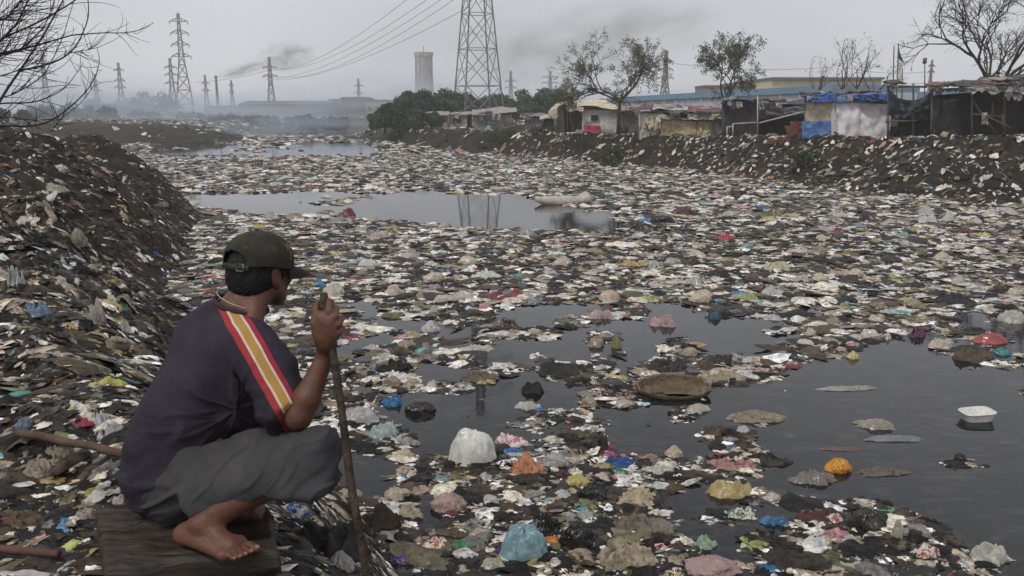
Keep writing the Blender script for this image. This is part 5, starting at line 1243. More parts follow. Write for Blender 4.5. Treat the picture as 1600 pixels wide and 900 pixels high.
 (60, 752, 60, 30, (.26, .22, .17), 'heap', 'beige soaked rag heap near the left edge below the pole', 'beige soaked rags'),
 (30, 828, 70, 30, (.12, .09, .065), 'heap', 'brown mud-caked sack at the lower left edge', 'mud-caked sack'),
 (128, 815, 36, 20, (.38, .32, .29), 'sheet', 'pale pointed wrapper touching the left end of the wooden block', 'pale pointed wrapper'),
 (452, 803, 58, 24, (.03, .16, .42), 'sheet', 'blue and white printed sachet lying right of the toes', 'blue and white sachet'),
 (480, 880, 70, 22, (.22, .20, .17), 'heap', 'grey crumpled bags below the dark slab', 'grey bags below the slab'),
 (542, 778, 50, 18, (.42, .35, .31), 'crumple', 'pale creased wrapper under the hem of the shorts', 'pale creased wrapper'),
]
H_ += [(1008, 214, 22, 8, (.40, .36, .30), 'heap', 'pale rag heap in front of the low sagging tent', 'rag heap at the low tent'), (1060, 214, 26, 7, (.10, .08, .07), 'heap', 'dark rag heap in front of the tan tent wall', 'dark heap at the tan wall'),
 (1106, 215, 20, 7, (.34, .30, .26), 'crumple', 'pale sack beside the dark green ground sheet', 'pale sack by the ground sheet'), (1170, 214, 22, 8, (.42, .40, .36), 'crumple', 'pale bag under the pole frame of the black shelter', 'bag under the pole frame'),
 (1210, 214, 26, 7, (.20, .16, .12), 'heap', 'brown sack lying before the brick piles', 'brown sack by the bricks'), (1440, 216, 28, 9, (.30, .24, .19), 'heap', 'brown rag heap before the blue netting shelter', 'rag heap by the netting'),
 (1468, 213, 18, 8, (.55, .48, .36), 'bag', 'cream bag left of the charcoal sheet foot', 'cream bag by the charcoal sheet'), (1480, 213, 16, 8, (.42, .37, .22), 'bag', 'yellowish bag below the charcoal sheet', 'yellowish bag'),
 (1560, 210, 34, 9, (.50, .46, .42), 'crumple', 'pale bags before the darkest shelter', 'pale bags by the darkest shelter'), (905, 213, 18, 6, (.5, .48, .44), 'crumple', 'white bag at the doorway of the big cream tent', 'bag at the tent door'),
 (765, 207, 18, 8, (.55, .52, .48), 'crumple', 'white sack between the patched shack and the blue door shack', 'white sack')]
for h_ in H_: hero(*h_)

# long white sack on the far pond edge
s0, _ = hit(836, 320); s1, _ = hit(922, 318)
u = MB(); n = 24; tt = np.linspace(0, 1, n); pts = s0[None] * (1 - tt[:, None]) + s1[None] * tt[:, None]; pts[:, 2] += .10 + .10 * (np.abs(tt - .5) * 2) ** 3
u.tube(pts, (.05 + .13 * np.sin(np.clip(tt, .04, .96) * pi) ** .5) * (1 + .25 * fbm(v3(tt * 6, tt, tt), 2, 4)) + .14 * np.exp(-((tt - .94) / .06) ** 2), 14)
tag(u.build('long_sack', M_plastic, None, True, (.62, .56, .50)), 'long white sack lying at the right end of the far pond', 'sack')
# half-sunk basket / basin of brown hide
c, dep = hit(1058, 628); W = 118 / 1300 * dep; R_, S_ = 16, 60
o_t = thing('sunken_basket', (c[0], c[1] + W * .26, 0), 'large brown half-sunk basket like a capsized bowl in the clear water', 'basket')
ph = np.linspace(0, 1, R_)[:, None]; th = np.linspace(0, 2 * pi, S_, endpoint=False)[None]
rr = (W / 2) * (.70 + .32 * np.sin(ph * pi * .55)) * (1 + .03 * np.sin(th * 13)) ; tiltz = .06 * np.sin(th)
z = -.05 + ph * (W * .20) + 0 * th + ph * tiltz + .012 * fbm(v3(np.cos(th) * 3 + 0 * ph, np.sin(th) * 3 + 0 * ph, ph * 6 + 0 * th), 3, 5)
v = v3(rr * np.cos(th), rr * np.sin(th) * .52, z)[::-1]
v_in = v3(rr * .93 * np.cos(th), rr * .93 * np.sin(th) * .52, z - .01)[::-1]
V_ = np.concatenate([v.reshape(-1, 3), v_in.reshape(-1, 3)]); nn = R_ * S_
f = []
for i in range(R_ - 1):
    for j in range(S_):
        a, b_ = i * S_ + j, i * S_ + (j + 1) % S_; f += [(a, a + S_, b_ + S_, b_), (nn + a, nn + b_, nn + b_ + S_, nn + a + S_)]
f += [(j, (j + 1) % S_, nn + (j + 1) % S_, nn + j) for j in range(S_)]
M_bask = mat('soaked_wicker', (.13, .095, .06), rough=.6, noise=.5, scale=5, bump=.8, bscale=22, spec=.4, dirt=(.03, .022, .015), dirt_amt=.8)
link_mesh('wall', V_, f, M_bask, o_t)
fl = MB(); fl.add(np.array([[W * .43 * cos(a), W * .43 * .52 * sin(a), .05 + .02 * sin(3 * a)] for a in np.linspace(0, 2 * pi, 40, endpoint=False)] + [[0, 0, .03]]), [(40, j, (j + 1) % 40) for j in range(40)])
ff = link_mesh('inner_mud', fl.v[0], fl.f, M_bask, o_t)
HEROES.append((1058, 612, 118, 'half-sunk basket'))
# white foam tray
c, dep = hit(1536, 662); W = 52 / 1300 * dep; t = thing('foam_tray', (c[0], c[1] + .12, 0), 'white foam tray floating alone on the open water at the right', 'tray')
M_foam = mat('white_foam', (.62, .61, .58), rough=.6, noise=.12, scale=8, dirt=(.2, .19, .17), dirt_amt=.4)
def ring_box(w, d, z0, z1, w1, d1, zc):
    L_ = []
    for (ww, dd, zz) in ((w * .78, d * .78, z0), (w, d, z1), (w * .93, d * .9, z1 - .002), (w1, d1, zc)):
        for k in range(28):
            a = 2 * pi * k / 28; e = 4; cx_, sy_ = cos(a), sin(a); L_.append((np.sign(cx_) * abs(cx_) ** (2 / e) * ww / 2, np.sign(sy_) * abs(sy_) ** (2 / e) * dd / 2, zz))
    f = [(r * 28 + j, r * 28 + (j + 1) % 28, (r + 1) * 28 + (j + 1) % 28, (r + 1) * 28 + j) for r in range(3) for j in range(28)]
    return L_, f + [tuple(range(28))[::-1], tuple(84 + j for j in range(28))]
v_, f_ = ring_box(W, W * .62, -.02, .085, W * .74, W * .42, .03); b_ = link_mesh('tray_shell', v_, f_, M_foam, t, smooth=False)
u = MB(); pts = [(W / 2 * np.sign(cos(a)) * abs(cos(a)) ** .5, W * .31 * np.sign(sin(a)) * abs(sin(a)) ** .5, .086) for a in np.linspace(0, 2 * pi, 37)]; u.tube(pts, .006, 5); lm = link_mesh('rim', u.v[0], u.f, M_foam, t)
t.rotation_euler = (.05, -.04, .12)
HEROES.append((1536, 652, 52, 'white foam tray'))

# smaller bags scattered over the carpet: each one an object, described by its neighbours
protos = []
for k in range(12):
    v, f = blob(900 + k * 7, 1, .8, .45, ['bag', 'crumple', 'knot', 'crumple'][k % 4], 14, 30); me = bpy.data.meshes.new('plastic_bag'); me.from_pydata(v.tolist(), [], f.tolist()); me.polygons.foreach_set('use_smooth', np.ones(len(me.polygons), bool)); me.materials.append(M_plastic); protos.append(me)
cn = {'cream': (CRW, 22), 'greyish white': ((.50, .49, .47), 18), 'white': ((.64, .63, .61), 8), 'beige': ((.36, .29, .21), 14), 'black': (BK, 12), 'dark grey': ((.06, .058, .055), 8), 'pale yellow': ((.48, .42, .20), 4), 'pink': ((.46, .27, .27), 4), 'aqua': ((.22, .36, .36), 3), 'blue': (BLUE, 2), 'olive': ((.17, .16, .08), 4), 'maroon': ((.16, .04, .06), 2)}
names_ = list(cn); wts = np.array([cn[k][1] for k in names_], float); wts /= wts.sum()
shapes = ['rounded', 'crumpled', 'pointed', 'flattened']
used = set(); placed = []; tries = 0
def relation(px, py):
    o = sorted(HEROES, key=lambda q: (q[0] - px) ** 2 + ((q[1] - py) * 2.2) ** 2)[:3]; return o
while len(placed) < 175 and tries < 6000:
    tries += 1
    px = rng.uniform(290, 1595); py = 335 + 560 * rng.random() ** 1.7
    if px < 600 and py > 350 and (px < 545 or py > 560): continue
    c, dep = hit(px, py)
    if c[2] > .02 or not keep_water(np.array([c[0]]), np.array([c[1]]), .05)[0]: continue
    if any(abs(px - h[0]) < h[2] * .62 + 6 and abs(py - h[1]) < 20 for h in HEROES): continue
    if any(abs(px - q[0]) < 26 and abs(py - q[1]) < 10 for q in placed): continue
    col = names_[int(rng.choice(len(names_), p=wts))]; k = int(rng.integers(0, 12)); shp = ['rounded', 'crumpled', 'pointed', 'crumpled'][k % 4]
    w = rng.uniform(18, 34) * (1 if py < 600 else 1.25) / 1300 * dep
    (ax, ay, aw, an), (bx, by, bw, bn) = relation(px, py)[:2]
    dirn = 'left of' if px < ax - aw * .4 else 'right of' if px > ax + aw * .4 else ''
    ver = 'below' if py > ay + 8 else 'above' if py < ay - 8 else ''
    near = 'just ' if abs(px - ax) < 60 and abs(py - ay) < 30 else ''
    lab = f"small {shp} {col} bag {near}{' and '.join(x for x in (ver, dirn.replace(' of', '')) if x) or 'touching'}{' of' if dirn else ''} the {an}"
    if lab in used:
        lab = f"small {shp} {col} bag between the {an} and the {bn}"
        if lab in used: continue
    if len(lab.split()) > 16: continue
    used.add(lab)
    o = bpy.data.objects.new('plastic_bag', protos[k]); COL.objects.link(o); hc = np.array(cn[col][0]) * rng.uniform(.8, 1.15); o.color = (*hc, 1)
    o.location = (c[0], c[1], -.01); o.scale = (w * rng.uniform(.9, 1.3), w * rng.uniform(.7, 1.1), w * rng.uniform(.55, 1.05)); o.rotation_euler = (0, 0, rng.uniform(0, 6.28))
    tag(o, lab, 'plastic bag', 'small bags floating on the river'); placed.append((px, py))

# ---------------------------------------------------------------- boards, poles and slab round the man
ZP = 1.725
M_plank = mat('wet_dark_plank', (.034, .025, .018), rough=.6, noise=.6, scale=9, bump=1., bscale=22, spec=.35, dirt=(.012, .009, .007), dirt_amt=.9, stretch=(.22, 1.6, 1.6), bdist=.012)
def board(name, corners_px, z, th, label, seed, cat='wooden block', parts_end=True):
    """corners (px) near-left, near-right, far-right, far-left on the level z"""
    C = [G(*c, z) for c in corners_px]; n, m_ = 46, 16
    u = np.linspace(0, 1, n)[None, :, None]; w = np.linspace(0, 1, m_)[:, None, None]
    g = (1 - w) * ((1 - u) * C[0] + u * C[1]) + w * ((1 - u) * C[3] + u * C[2])
    uu = np.broadcast_to(u[..., 0], (m_, n)); ww = np.broadcast_to(w[..., 0], (m_, n))
    g[..., 2] += .016 * fbm(v3(uu * 4, ww * 14, 0 * uu + seed), 4, seed) + .010 * ridge(v3(uu * 2.2, ww * 18, 0 * uu + seed), 2, seed)
    edge = np.minimum(np.minimum(uu, 1 - uu) * 3, np.minimum(ww, 1 - ww)); g[..., 2] -= .014 * np.exp(-edge * 70)
    g[..., 1] += .012 * fbm(v3(uu * 7, 0 * uu, 0 * uu + seed), 3, seed + 1) * (np.abs(ww - .5) * 2) ** 3; g[..., 0] += .010 * fbm(v3(0 * uu, ww * 6, 0 * uu + seed), 3, seed + 2) * (np.abs(uu - .5) * 2) ** 8
    lo = g.copy(); lo[..., 2] -= th
    v = np.concatenate([g.reshape(-1, 3), lo.reshape(-1, 3)]); N0 = n * m_
    f = [(j * n + i, j * n + i + 1, (j + 1) * n + i + 1, (j + 1) * n + i) for j in range(m_ - 1) for i in range(n - 1)] + [(N0 + j * n + i, N0 + (j + 1) * n + i, N0 + (j + 1) * n + i + 1, N0 + j * n + i + 1) for j in range(m_ - 1) for i in range(n - 1)]
    rim = list(range(n)) + [j * n + n - 1 for j in range(1, m_)] + [(m_ - 1) * n + i for i in range(n - 2, -1, -1)] + [j * n for j in range(m_ - 2, 0, -1)]
    f += [(rim[k], N0 + rim[k], N0 + rim[(k + 1) % len(rim)], rim[(k + 1) % len(rim)]) for k in range(len(rim))]
    o = link_mesh(name, v, f, M_plank); return tag(o, label, cat)
board('wooden_beam', [(163, 888), (436, 860), (427, 806), (156, 830)], ZP - .016, .13, 'thick wet wooden beam under the bare foot', 3)
board('wooden_beam', [(154, 824), (428, 803), (410, 778), (150, 796)], ZP + .004, .12, 'flat weathered plank behind the thick wet beam', 5)
board('wooden_beam', [(150, 925), (418, 905), (420, 868), (165, 889)], ZP - .10, .12, 'rotten lower beam along the bottom edge, below the bare foot', 8)
sl = hero(498, 868, 150, 74, (.030, .027, .024), 'sheet', 'flat dark slab of wet mud between the wooden beam and the stick', name='mud_slab', cat='slab', group=None, depth=.6, seed=41)
if 0: sl = board('mud_slab', [(425, 868), (570, 852), (548, 792), (434, 802)], ZP - .15, .02, 'flat dark slab of dried mud between the beam end and the stick', 12, 'slab')
sl.data.materials[0] = mat('dried_mud', (.030, .027, .024), rough=.7, noise=.4, scale=6, bump=1., bscale=14, spec=.35, dirt=(.02, .018, .016), dirt_amt=.7)
def pole_thing(pa, da, pb, db, r, label, name='wooden_pole', seed=1, col=(.095, .062, .042)):
    a, b_ = P(*pa, da), P(*pb, db); n = 24; t_ = np.linspace(0, 1, n)[:, None]; pts = a * (1 - t_) + b_ * t_; pts += fbm(pts * 4 + seed, 2, seed)[:, None] * .008
    u = MB(); u.tube(pts, r * (1 + .10 * fbm(pts * 14, 2, seed)), 12); return tag(u.build(name, M_wood, None, True, col), label, 'pole')
a_, d1 = hit(36, 686); b__, d2 = hit(200, 716)
pole_thing((28, 676), d1 * .985, (215, 712), d2 * .93, .016, 'brown wooden pole lying on the rubbish and ending behind the back of the shirt')
a_, d1 = hit(-20, 864); b__, d2 = hit(95, 870)
pole_thing((-40, 856), d1 * .98, (92, 866), d2 * .98, .012, 'thin dark red stick lying at the lower left edge', seed=4, col=(.10, .05, .04))
# ---------------------------------------------------------------- distance-field modelling for the man
class Field:
    def __init__(s, lo, hi, h):
        s.lo = np.array(lo, float); s.h = h; s.n = np.ceil((np.array(hi) - s.lo) / h).astype(int) + 1
        s.d = np.full(s.n, .06, np.float32)
    def _reg(s, lo, hi, pad=.055):
        a = np.clip(np.floor((np.array(lo) - pad - s.lo) / s.h).astype(int), 0, s.n - 1); b = np.clip(np.ceil((np.array(hi) + pad - s.lo) / s.h).astype(int) + 1, 1, s.n)
        sl = tuple(slice(int(p), int(q)) for p, q in zip(a, b))
        ax = [s.lo[k] + s.h * np.arange(int(a[k]), int(b[k])) for k in range(3)]
        return sl, np.stack(np.meshgrid(*ax, indexing='ij'), -1)
    @staticmethod
    def smin(a, b, k):
        h = np.clip(.5 + .5 * (b - a) / k, 0, 1); return b * (1 - h) + a * h - k * h * (1 - h)
    def put(s, sl, d, k):
        s.d[sl] = np.minimum(s.smin(s.d[sl], d.astype(np.float32), k), .06)
    def cone(s, a, b, ra, rb, k=.02, flat=None):
        a, b = np.asarray(a, float), np.asarray(b, float); r = max(ra, rb); sl, X = s._reg(np.minimum(a, b) - r, np.maximum(a, b) + r)
        ab = b - a; t = np.clip(((X - a) @ ab) / (ab @ ab + 1e-9), 0, 1); q = X - a - t[..., None] * ab
        if flat is not None:
            ax_, f = flat; ax_ = np.asarray(ax_, float) / np.linalg.norm(ax_); q = q + ((q @ ax_) * (1 / f - 1))[..., None] * ax_
        s.put(sl, np.linalg.norm(q, axis=-1) - (ra + (rb - ra) * t), k)
    def ell(s, c, rad, R=None, k=.02):
        c = np.asarray(c, float); rad = np.asarray(rad, float); sl, X = s._reg(c - rad.max(), c + rad.max()); q = X - c
        if R is not None: q = q @ R       # columns of R are the local axes
        k0 = np.linalg.norm(q / rad, axis=-1); k1 = np.linalg.norm(q / rad ** 2, axis=-1) + 1e-6
        s.put(sl, k0 * (k0 - 1) / k1, k)
    def carve(s, c, rad, R=None, k=.01):
        c = np.asarray(c, float); rad = np.asarray(rad, float); sl, X = s._reg(c - rad.max(), c + rad.max()); q = X - c
        if R is not None: q = q @ R
        k0 = np.linalg.norm(q / rad, axis=-1); k1 = np.linalg.norm(q / rad ** 2, axis=-1) + 1e-6; e = (k0 * (k0 - 1) / k1).astype(np.float32)
        s.d[sl] = -s.smin(-s.d[sl], e, k)
    def cut(s, p, n, c, r, k=.006):
        """removes what lies beyond the plane (p, n) within the ball (c, r)"""
        c = np.asarray(c, float); n = np.asarray(n, float) / np.linalg.norm(n); sl, X = s._reg(c - r, c + r, 0); m = np.linalg.norm(X - c, axis=-1) < r
        e = -((X - np.asarray(p)) @ n); v = -s.smin(-s.d[sl], e.astype(np.float32), k); s.d[sl] = np.where(m, v, s.d[sl])
    def mesh(s):
        """surface nets"""
        d = s.d; ins = d < 0; nx, ny, nz = d.shape
        c = np.zeros((nx - 1, ny - 1, nz - 1), np.int8)
        for i in (0, 1):
            for j in (0, 1):
                for k in (0, 1): c += ins[i:nx - 1 + i, j:ny - 1 + j, k:nz - 1 + k]
        act = (c > 0) & (c < 8); idx = np.full(act.shape, -1, np.int64); I = np.argwhere(act); idx[act] = np.arange(len(I))
        acc = np.zeros((len(I), 3)); cnt = np.zeros(len(I))
        for axis in range(3):
            for a in (0, 1):
                for b in (0, 1):
                    o0 = [0, 0, 0]; others = [q for q in range(3) if q != axis]; o0[others[0]] = a; o0[others[1]] = b; o1 = list(o0); o1[axis] = 1
                    d0 = d[I[:, 0] + o0[0], I[:, 1] + o0[1], I[:, 2] + o0[2]]; d1 = d[I[:, 0] + o1[0], I[:, 1] + o1[1], I[:, 2] + o1[2]]
                    m = (d0 < 0) != (d1 < 0); t = np.where(m, d0 / np.where(m, d0 - d1, 1), 0); p = np.tile(np.array(o0, float), (len(I), 1)); p[:, axis] += t
                    acc += p * m[:, None]; cnt += m
        v = s.lo + s.h * (I + acc / cnt[:, None]); F = []
        for axis in range(3):
            u_, w_ = (axis + 1) % 3, (axis + 2) % 3
            sl0 = [slice(None)] * 3; sl1 = [slice(None)] * 3; sl0[axis] = slice(0, -1); sl1[axis] = slice(1, None)
            m = ins[tuple(sl0)] != ins[tuple(sl1)]; E = np.argwhere(m); E = E[(E[:, u_] > 0) & (E[:, w_] > 0) & (E[:, u_] < d.shape[u_] - 1) & (E[:, w_] < d.shape[w_] - 1)]
            def g(du, dw):
                q = E.copy(); q[:, u_] += du; q[:, w_] += dw; return idx[q[:, 0], q[:, 1], q[:, 2]]
            q = np.stack([g(-1, -1), g(0, -1), g(0, 0), g(-1, 0)], 1); fl = ins[E[:, 0], E[:, 1], E[:, 2]]
            q = np.where(fl[:, None], q, q[:, ::-1]); F.append(q)
        F = np.concatenate(F); F = F[(F >= 0).all(1)]
        return v, F
def smooth_mesh(v, F, it=2, lam=.5):
    n = len(v); e = np.concatenate([F[:, [0, 1]], F[:, [1, 2]], F[:, [2, 3]], F[:, [3, 0]]]); e = np.concatenate([e, e[:, ::-1]])
    deg = np.bincount(e[:, 0], minlength=n)[:, None]
    for _ in range(it):
        s_ = np.stack([np.bincount(e[:, 0], weights=v[e[:, 1], k], minlength=n) for k in range(3)], 1); v = v + lam * (s_ / np.maximum(deg, 1) - v)
    return v
def normals(v, F):
    fn = np.cross(v[F[:, 2]] - v[F[:, 0]], v[F[:, 3]] - v[F[:, 1]]); vn = np.zeros_like(v)
    for k in range(4):
        for c in range(3): vn[:, c] += np.bincount(F[:, k], weights=fn[:, c], minlength=len(v))
    return vn / (np.linalg.norm(vn, axis=1)[:, None] + 1e-9)

M_skin = mat('brown_skin', (.112, .046, .026), rough=.52, noise=.22, scale=9, bump=.5, bscale=70, spec=.35, dirt=(.075, .040, .026), dirt_amt=.6, bdist=.004)
M_skin.node_tree.nodes['Principled BSDF'].inputs['Subsurface Weight'].default_value = .08
M_skin.node_tree.nodes['Principled BSDF'].inputs['Subsurface Radius'].default_value = (.01, .004, .002)
M_short = mat('grey_shorts_cloth', (.050, .049, .051), rough=.95, noise=.18, scale=5, bump=.12, bscale=160, spec=.08, dirt=(.090, .086, .084), dirt_amt=.35)
M_hair = mat('black_hair', (.006, .005, .005), rough=.6, noise=.3, scale=60, bump=.9, bscale=160, spec=.3, bdist=.004)
M_cap = mat('faded_dark_green_cap', (.036, .034, .027), rough=.9, noise=.35, scale=14, bump=.3, bscale=120, spec=.15, dirt=(.06, .058, .045), dirt_amt=.35)

# joints, read at pixel places and given their distance
J = dict(neck=P(372, 490, 2.76), head=P(406, 420, 2.78), Rsh=P(394, 536, 2.62), Rel=P(466, 651, 2.50), Rwr=P(509, 556, 2.52), Lsh=P(330, 524, 2.93), Lel=P(420, 630, 2.98), Lwr=P(436, 612, 2.90),
         pel=P(262, 752, 2.73), Rhip=P(280, 748, 2.63), Lhip=P(278, 738, 2.84), Rkn=P(496, 708, 2.50), Lkn=P(448, 622, 2.84), Rank=P(316, 818, 2.50), Lank=P(352, 782, 2.76))
_ell, _carve = Field.ell, Field.carve
man = thing('person', (float(J['pel'][0]), float(J['pel'][1]), ZP), 'squatting man in a dark shirt with striped sleeve, grey shorts and cap, holding a stick', 'person')
def unit(a): a = np.asarray(a, float); return a / np.linalg.norm(a)
ff_ = unit([.55, .83, -.06]); fu = unit(np.array([0, 0, 1.]) - ff_ * ff_[2]); fr = np.cross(ff_, fu)       # the way the head looks, its up, its right
RH = np.stack([ff_, fr, fu], 1)
lo = P(180, 900, 2.3) - .25; allj = np.array(list(J.values())); lo = allj.min(0) - np.array([.22, .22, .20]); hi = allj.max(0) + np.array([.22, .24, .16]); lo[2] = ZP - .03
B = Field(lo, hi, .0040)
# head
hc = J['head'] + (0, 0, .0)
HS = 1.09
def hl(f, r, u): return hc + (ff_ * f + fr * r + fu * u) * HS
B.ell(hl(0, 0, .012), np.array((.093, .074, .088)) * HS, RH, .01); B.ell(hl(.030, 0, -.050), np.array((.062, .056, .062)) * HS, RH, .03); B.ell(hl(.055, 0, -.092), np.array((.026, .028, .022)) * HS, RH, .03)
B.ell(hl(.088, 0, -.030), np.array((.018, .013, .024)) * HS, RH, .014); B.ell(hl(.097, 0, -.040), np.array((.011, .015, .010)) * HS, RH, .008)
for s_ in (-1, 1):
    B.ell(hl(.066, s_ * .036, -.034), np.array((.022, .020, .018)) * HS, RH, .02); B.ell(hl(.074, s_ * .030, .010), np.array((.020, .026, .010)) * HS, RH, .014)
    B.carve(hl(.090, s_ * .031, -.008), np.array((.012, .015, .010)) * HS, RH, .010); B.ell(hl(.074, s_ * .031, -.008), np.array((.012, .013, .010)) * HS, RH, .004)
    B.cone(hl(.02, s_ * .056, -.062), hl(.055, s_ * .022, -.098), .022, .018, .02)
    # ear: outer ring, bowl, lobe
    B.ell(hl(-.006, s_ * .080, -.016), np.array((.019, .008, .032)) * HS, RH, .008); B.carve(hl(.000, s_ * .090, -.014), np.array((.010, .007, .019)) * HS, RH, .004); B.ell(hl(.002, s_ * .078, -.044), np.array((.010, .008, .011)) * HS, RH, .008)
B.ell(hl(.086, 0, -.062), np.array((.012, .022, .006)) * HS, RH, .006); B.ell(hl(.084, 0, -.073), np.array((.012, .019, .007)) * HS, RH, .006); B.carve(hl(.098, 0, -.0675), np.array((.008, .020, .0016)) * HS, RH, .003)
# neck and trunk
B.cone(hl(-.030, 0, -.060), J['neck'] + (0, .0, -.01), .056, .062, .03); B.cone(hl(-.02, .03, -.055), (J['neck'] + J['Rsh']) / 2 + (.02, 0, 0), .03, .035, .03)
ch1 = P(346, 565, 2.79); ch2 = P(298, 640, 2.77); ch3 = P(272, 715, 2.76)
for a, b_, r, rr in ((J['neck'], ch1, .06, .085), (ch1, ch2, .09, .105), (ch2, ch3, .105, .10), (ch3, J['pel'], .10, .09)): B.cone(a, b_, r, rr, .05)
B.cone(J['Rsh'], J['Lsh'], .048, .042, .04)
def arm(sh, el, wr):
    B.cone(sh, el, .050, .037, .02); m_ = el * .72 + wr * .28; B.ell(el, (.037, .037, .037), None, .01); B.cone(el, m_, .038, .041, .015); B.cone(m_, wr, .041, .026, .015)
arm(J['Rsh'], J['Rel'], J['Rwr']); arm(J['Lsh'], J['Lel'], J['Lwr'])
# right fist closed round the stick: back of the hand towards the viewer, thumb on the left side
st0, st1 = P(506, 458, 2.49), P(578, 950, 2.415)
sd_ = unit(st1 - st0)
def on_stick(px_py): pass
def tp(px, py, d): return P(px, py, d)
hx = unit(np.cross(sd_, np.array([0, 1., 0]))); hx = hx if hx[0] > 0 else -hx     # to the right, across the stick
D_ = 2.50
wr = J['Rwr']
B.cone(wr, tp(508, 528, 2.475), .026, .030, .015, flat=((0, 1, 0), .8))
B.cone(tp(500, 520, 2.468), tp(503, 496, 2.462), .022, .021, .012); B.cone(tp(518, 522, 2.468), tp(520, 498, 2.462), .022, .021, .012); B.cone(tp(510, 536, 2.48), tp(512, 505, 2.462), .025, .024, .015)
kn = [((514, 487), .0115), ((523, 494), .0112), ((529, 505), .0108), ((531, 518), .0095)]           # knuckles: index to little
fing = [[(514, 487, 2.452), (515, 471, 2.475), (508, 476, 2.510), (498, 484, 2.515)], [(523, 495, 2.452), (526, 482, 2.482), (514, 489, 2.522), (500, 495, 2.520)],
        [(529, 507, 2.455), (534, 497, 2.488), (520, 503, 2.526), (503, 507, 2.523)], [(530, 520, 2.460), (535, 513, 2.490), (522, 516, 2.524), (506, 518, 2.520)]]
for (kp, r), fg in zip(kn, fing):
    q = [tp(*a) for a in fg]; B.cone(tp(508 + (kp[0] - 508) * .35, kp[1] + 18, 2.468), q[0], .011, r * 1.05, .006)
    B.cone(q[0], q[1], r, r * .92, .003); B.cone(q[1], q[2], r * .92, r * .85, .003); B.cone(q[2], q[3], r * .85, r * .7, .003)
th_ = [tp(500, 528, 2.470), tp(492, 506, 2.462), tp(493, 486, 2.468), tp(496, 473, 2.478)]
B.cone(th_[0], th_[1], .018, .0135, .010); B.cone(th_[1], th_[2], .0135, .0115, .003); B.cone(th_[2], th_[3], .0115, .0085, .003)
# left hand rests on the left knee
lw = J['Lwr']; lf = unit(np.array([.35, -.10, -.9])); lsid = unit(np.cross(lf, (0, 0, 1.)))
B.cone(lw, lw + lf * .05, .024, .030, .012); pc = lw + lf * .075; B.ell(pc, (.045, .038, .016), np.stack([lf, lsid, np.cross(lf, lsid)], 1), .012)
for k, (o_, L_) in enumerate(((-.028, .060), (-.009, .072), (.010, .066), (.028, .050))):
    a = pc + lf * .034 + lsid * o_; b_ = a + lf * L_ * .5 + lsid * o_ * .2; c_ = b_ + unit(lf + np.array([0, 0, -.9])) * L_ * .5; B.cone(a, b_, .0100, .0090, .004); B.cone(b_, c_, .0090, .0072, .003)
a = pc - lf * .015 - lsid * .036; B.cone(a, a - lsid * .022 + lf * .030, .012, .010, .006); B.cone(a - lsid * .022 + lf * .030, a - lsid * .026 + lf * .058, .010, .008, .003)
# legs and feet
for hp, k_, an in ((J['Rhip'], J['Rkn'], J['Rank']), (J['Lhip'], J['Lkn'], J['Lank'])):
    B.cone(hp, k_, .078, .055, .03); B.ell(k_, (.054,) * 3, None, .02); cf = k_ * .62 + an * .38; B.cone(k_, cf, .050, .053, .02); B.cone(cf, an, .050, .034, .02)
def foot(an, heel, ball, toe_dir, side, L, toes):
    """heel, ball on the board; toes fan out from the ball"""
    hz_ = heel + (0, 0, .026); B.cone(an, hz_, .033, .029, .02); B.ell(an + (0, 0, -.005), (.036, .040, .032), None, .012)
    B.cone(hz_, ball + (0, 0, .020), .027, .021, .02); B.cone(an + toe_dir * .02 + (0, 0, -.01), ball + (0, 0, .026), .030, .020, .03)
    B.cone(hz_ + side * .012, ball + side * .034 + (0, 0, .014), .020, .015, .02); B.cone(hz_ - side * .008, ball - side * .030 + (0, 0, .018), .022, .019, .02)
    B.cone(ball - side * .034 + (0, 0, .019), ball + side * .036 + (0, 0, .015), .020, .014, .014)
    for (o_, l_, r_) in toes:
        a = ball + side * o_ + toe_dir * .008 + (0, 0, .014); b_ = a + toe_dir * l_ * .55 + (0, 0, .004); c_ = a + toe_dir * l_ + (0, 0, -.004); B.cone(a, b_, r_ * 1.05, r_, .005); B.cone(b_, c_, r_, r_ * .95, .003)
toe_dir_ = None
toes = [(-.034, .046, .0125), (-.013, .044, .0092), (.005, .040, .0086), (.021, .034, .0082), (.036, .027, .0078)]
zt = ZP + .0
heel = G(290, 846, zt); ball = G(363, 866, zt); td = unit(ball - heel); side = unit(np.cross(td, (0, 0, 1.)))      # side: the man's right, towards the viewer
toe_dir_ = unit(td + side * -.10)
foot(J['Rank'], heel, ball, toe_dir_, side, .24, toes)
heel2 = G(338, 800, zt); ball2 = G(388, 803, zt); td2 = unit(ball2 - heel2 + np.array([.0, .0, 0])); side2 = -unit(np.cross(td2, (0, 0, 1.)))
foot(J['Lank'], heel2, ball2, td2, side2, .24, toes)
v, F = B.mesh(); v = smooth_mesh(v, F, 2, .45)
nn = normals(v, F)
v = v + nn * (.0009 * fbm(v * 55, 3, 4) + .0016 * fbm(v * 22, 2, 9))[:, None]
body = link_mesh('body', v - np.array(man.location), F, M_skin, man)

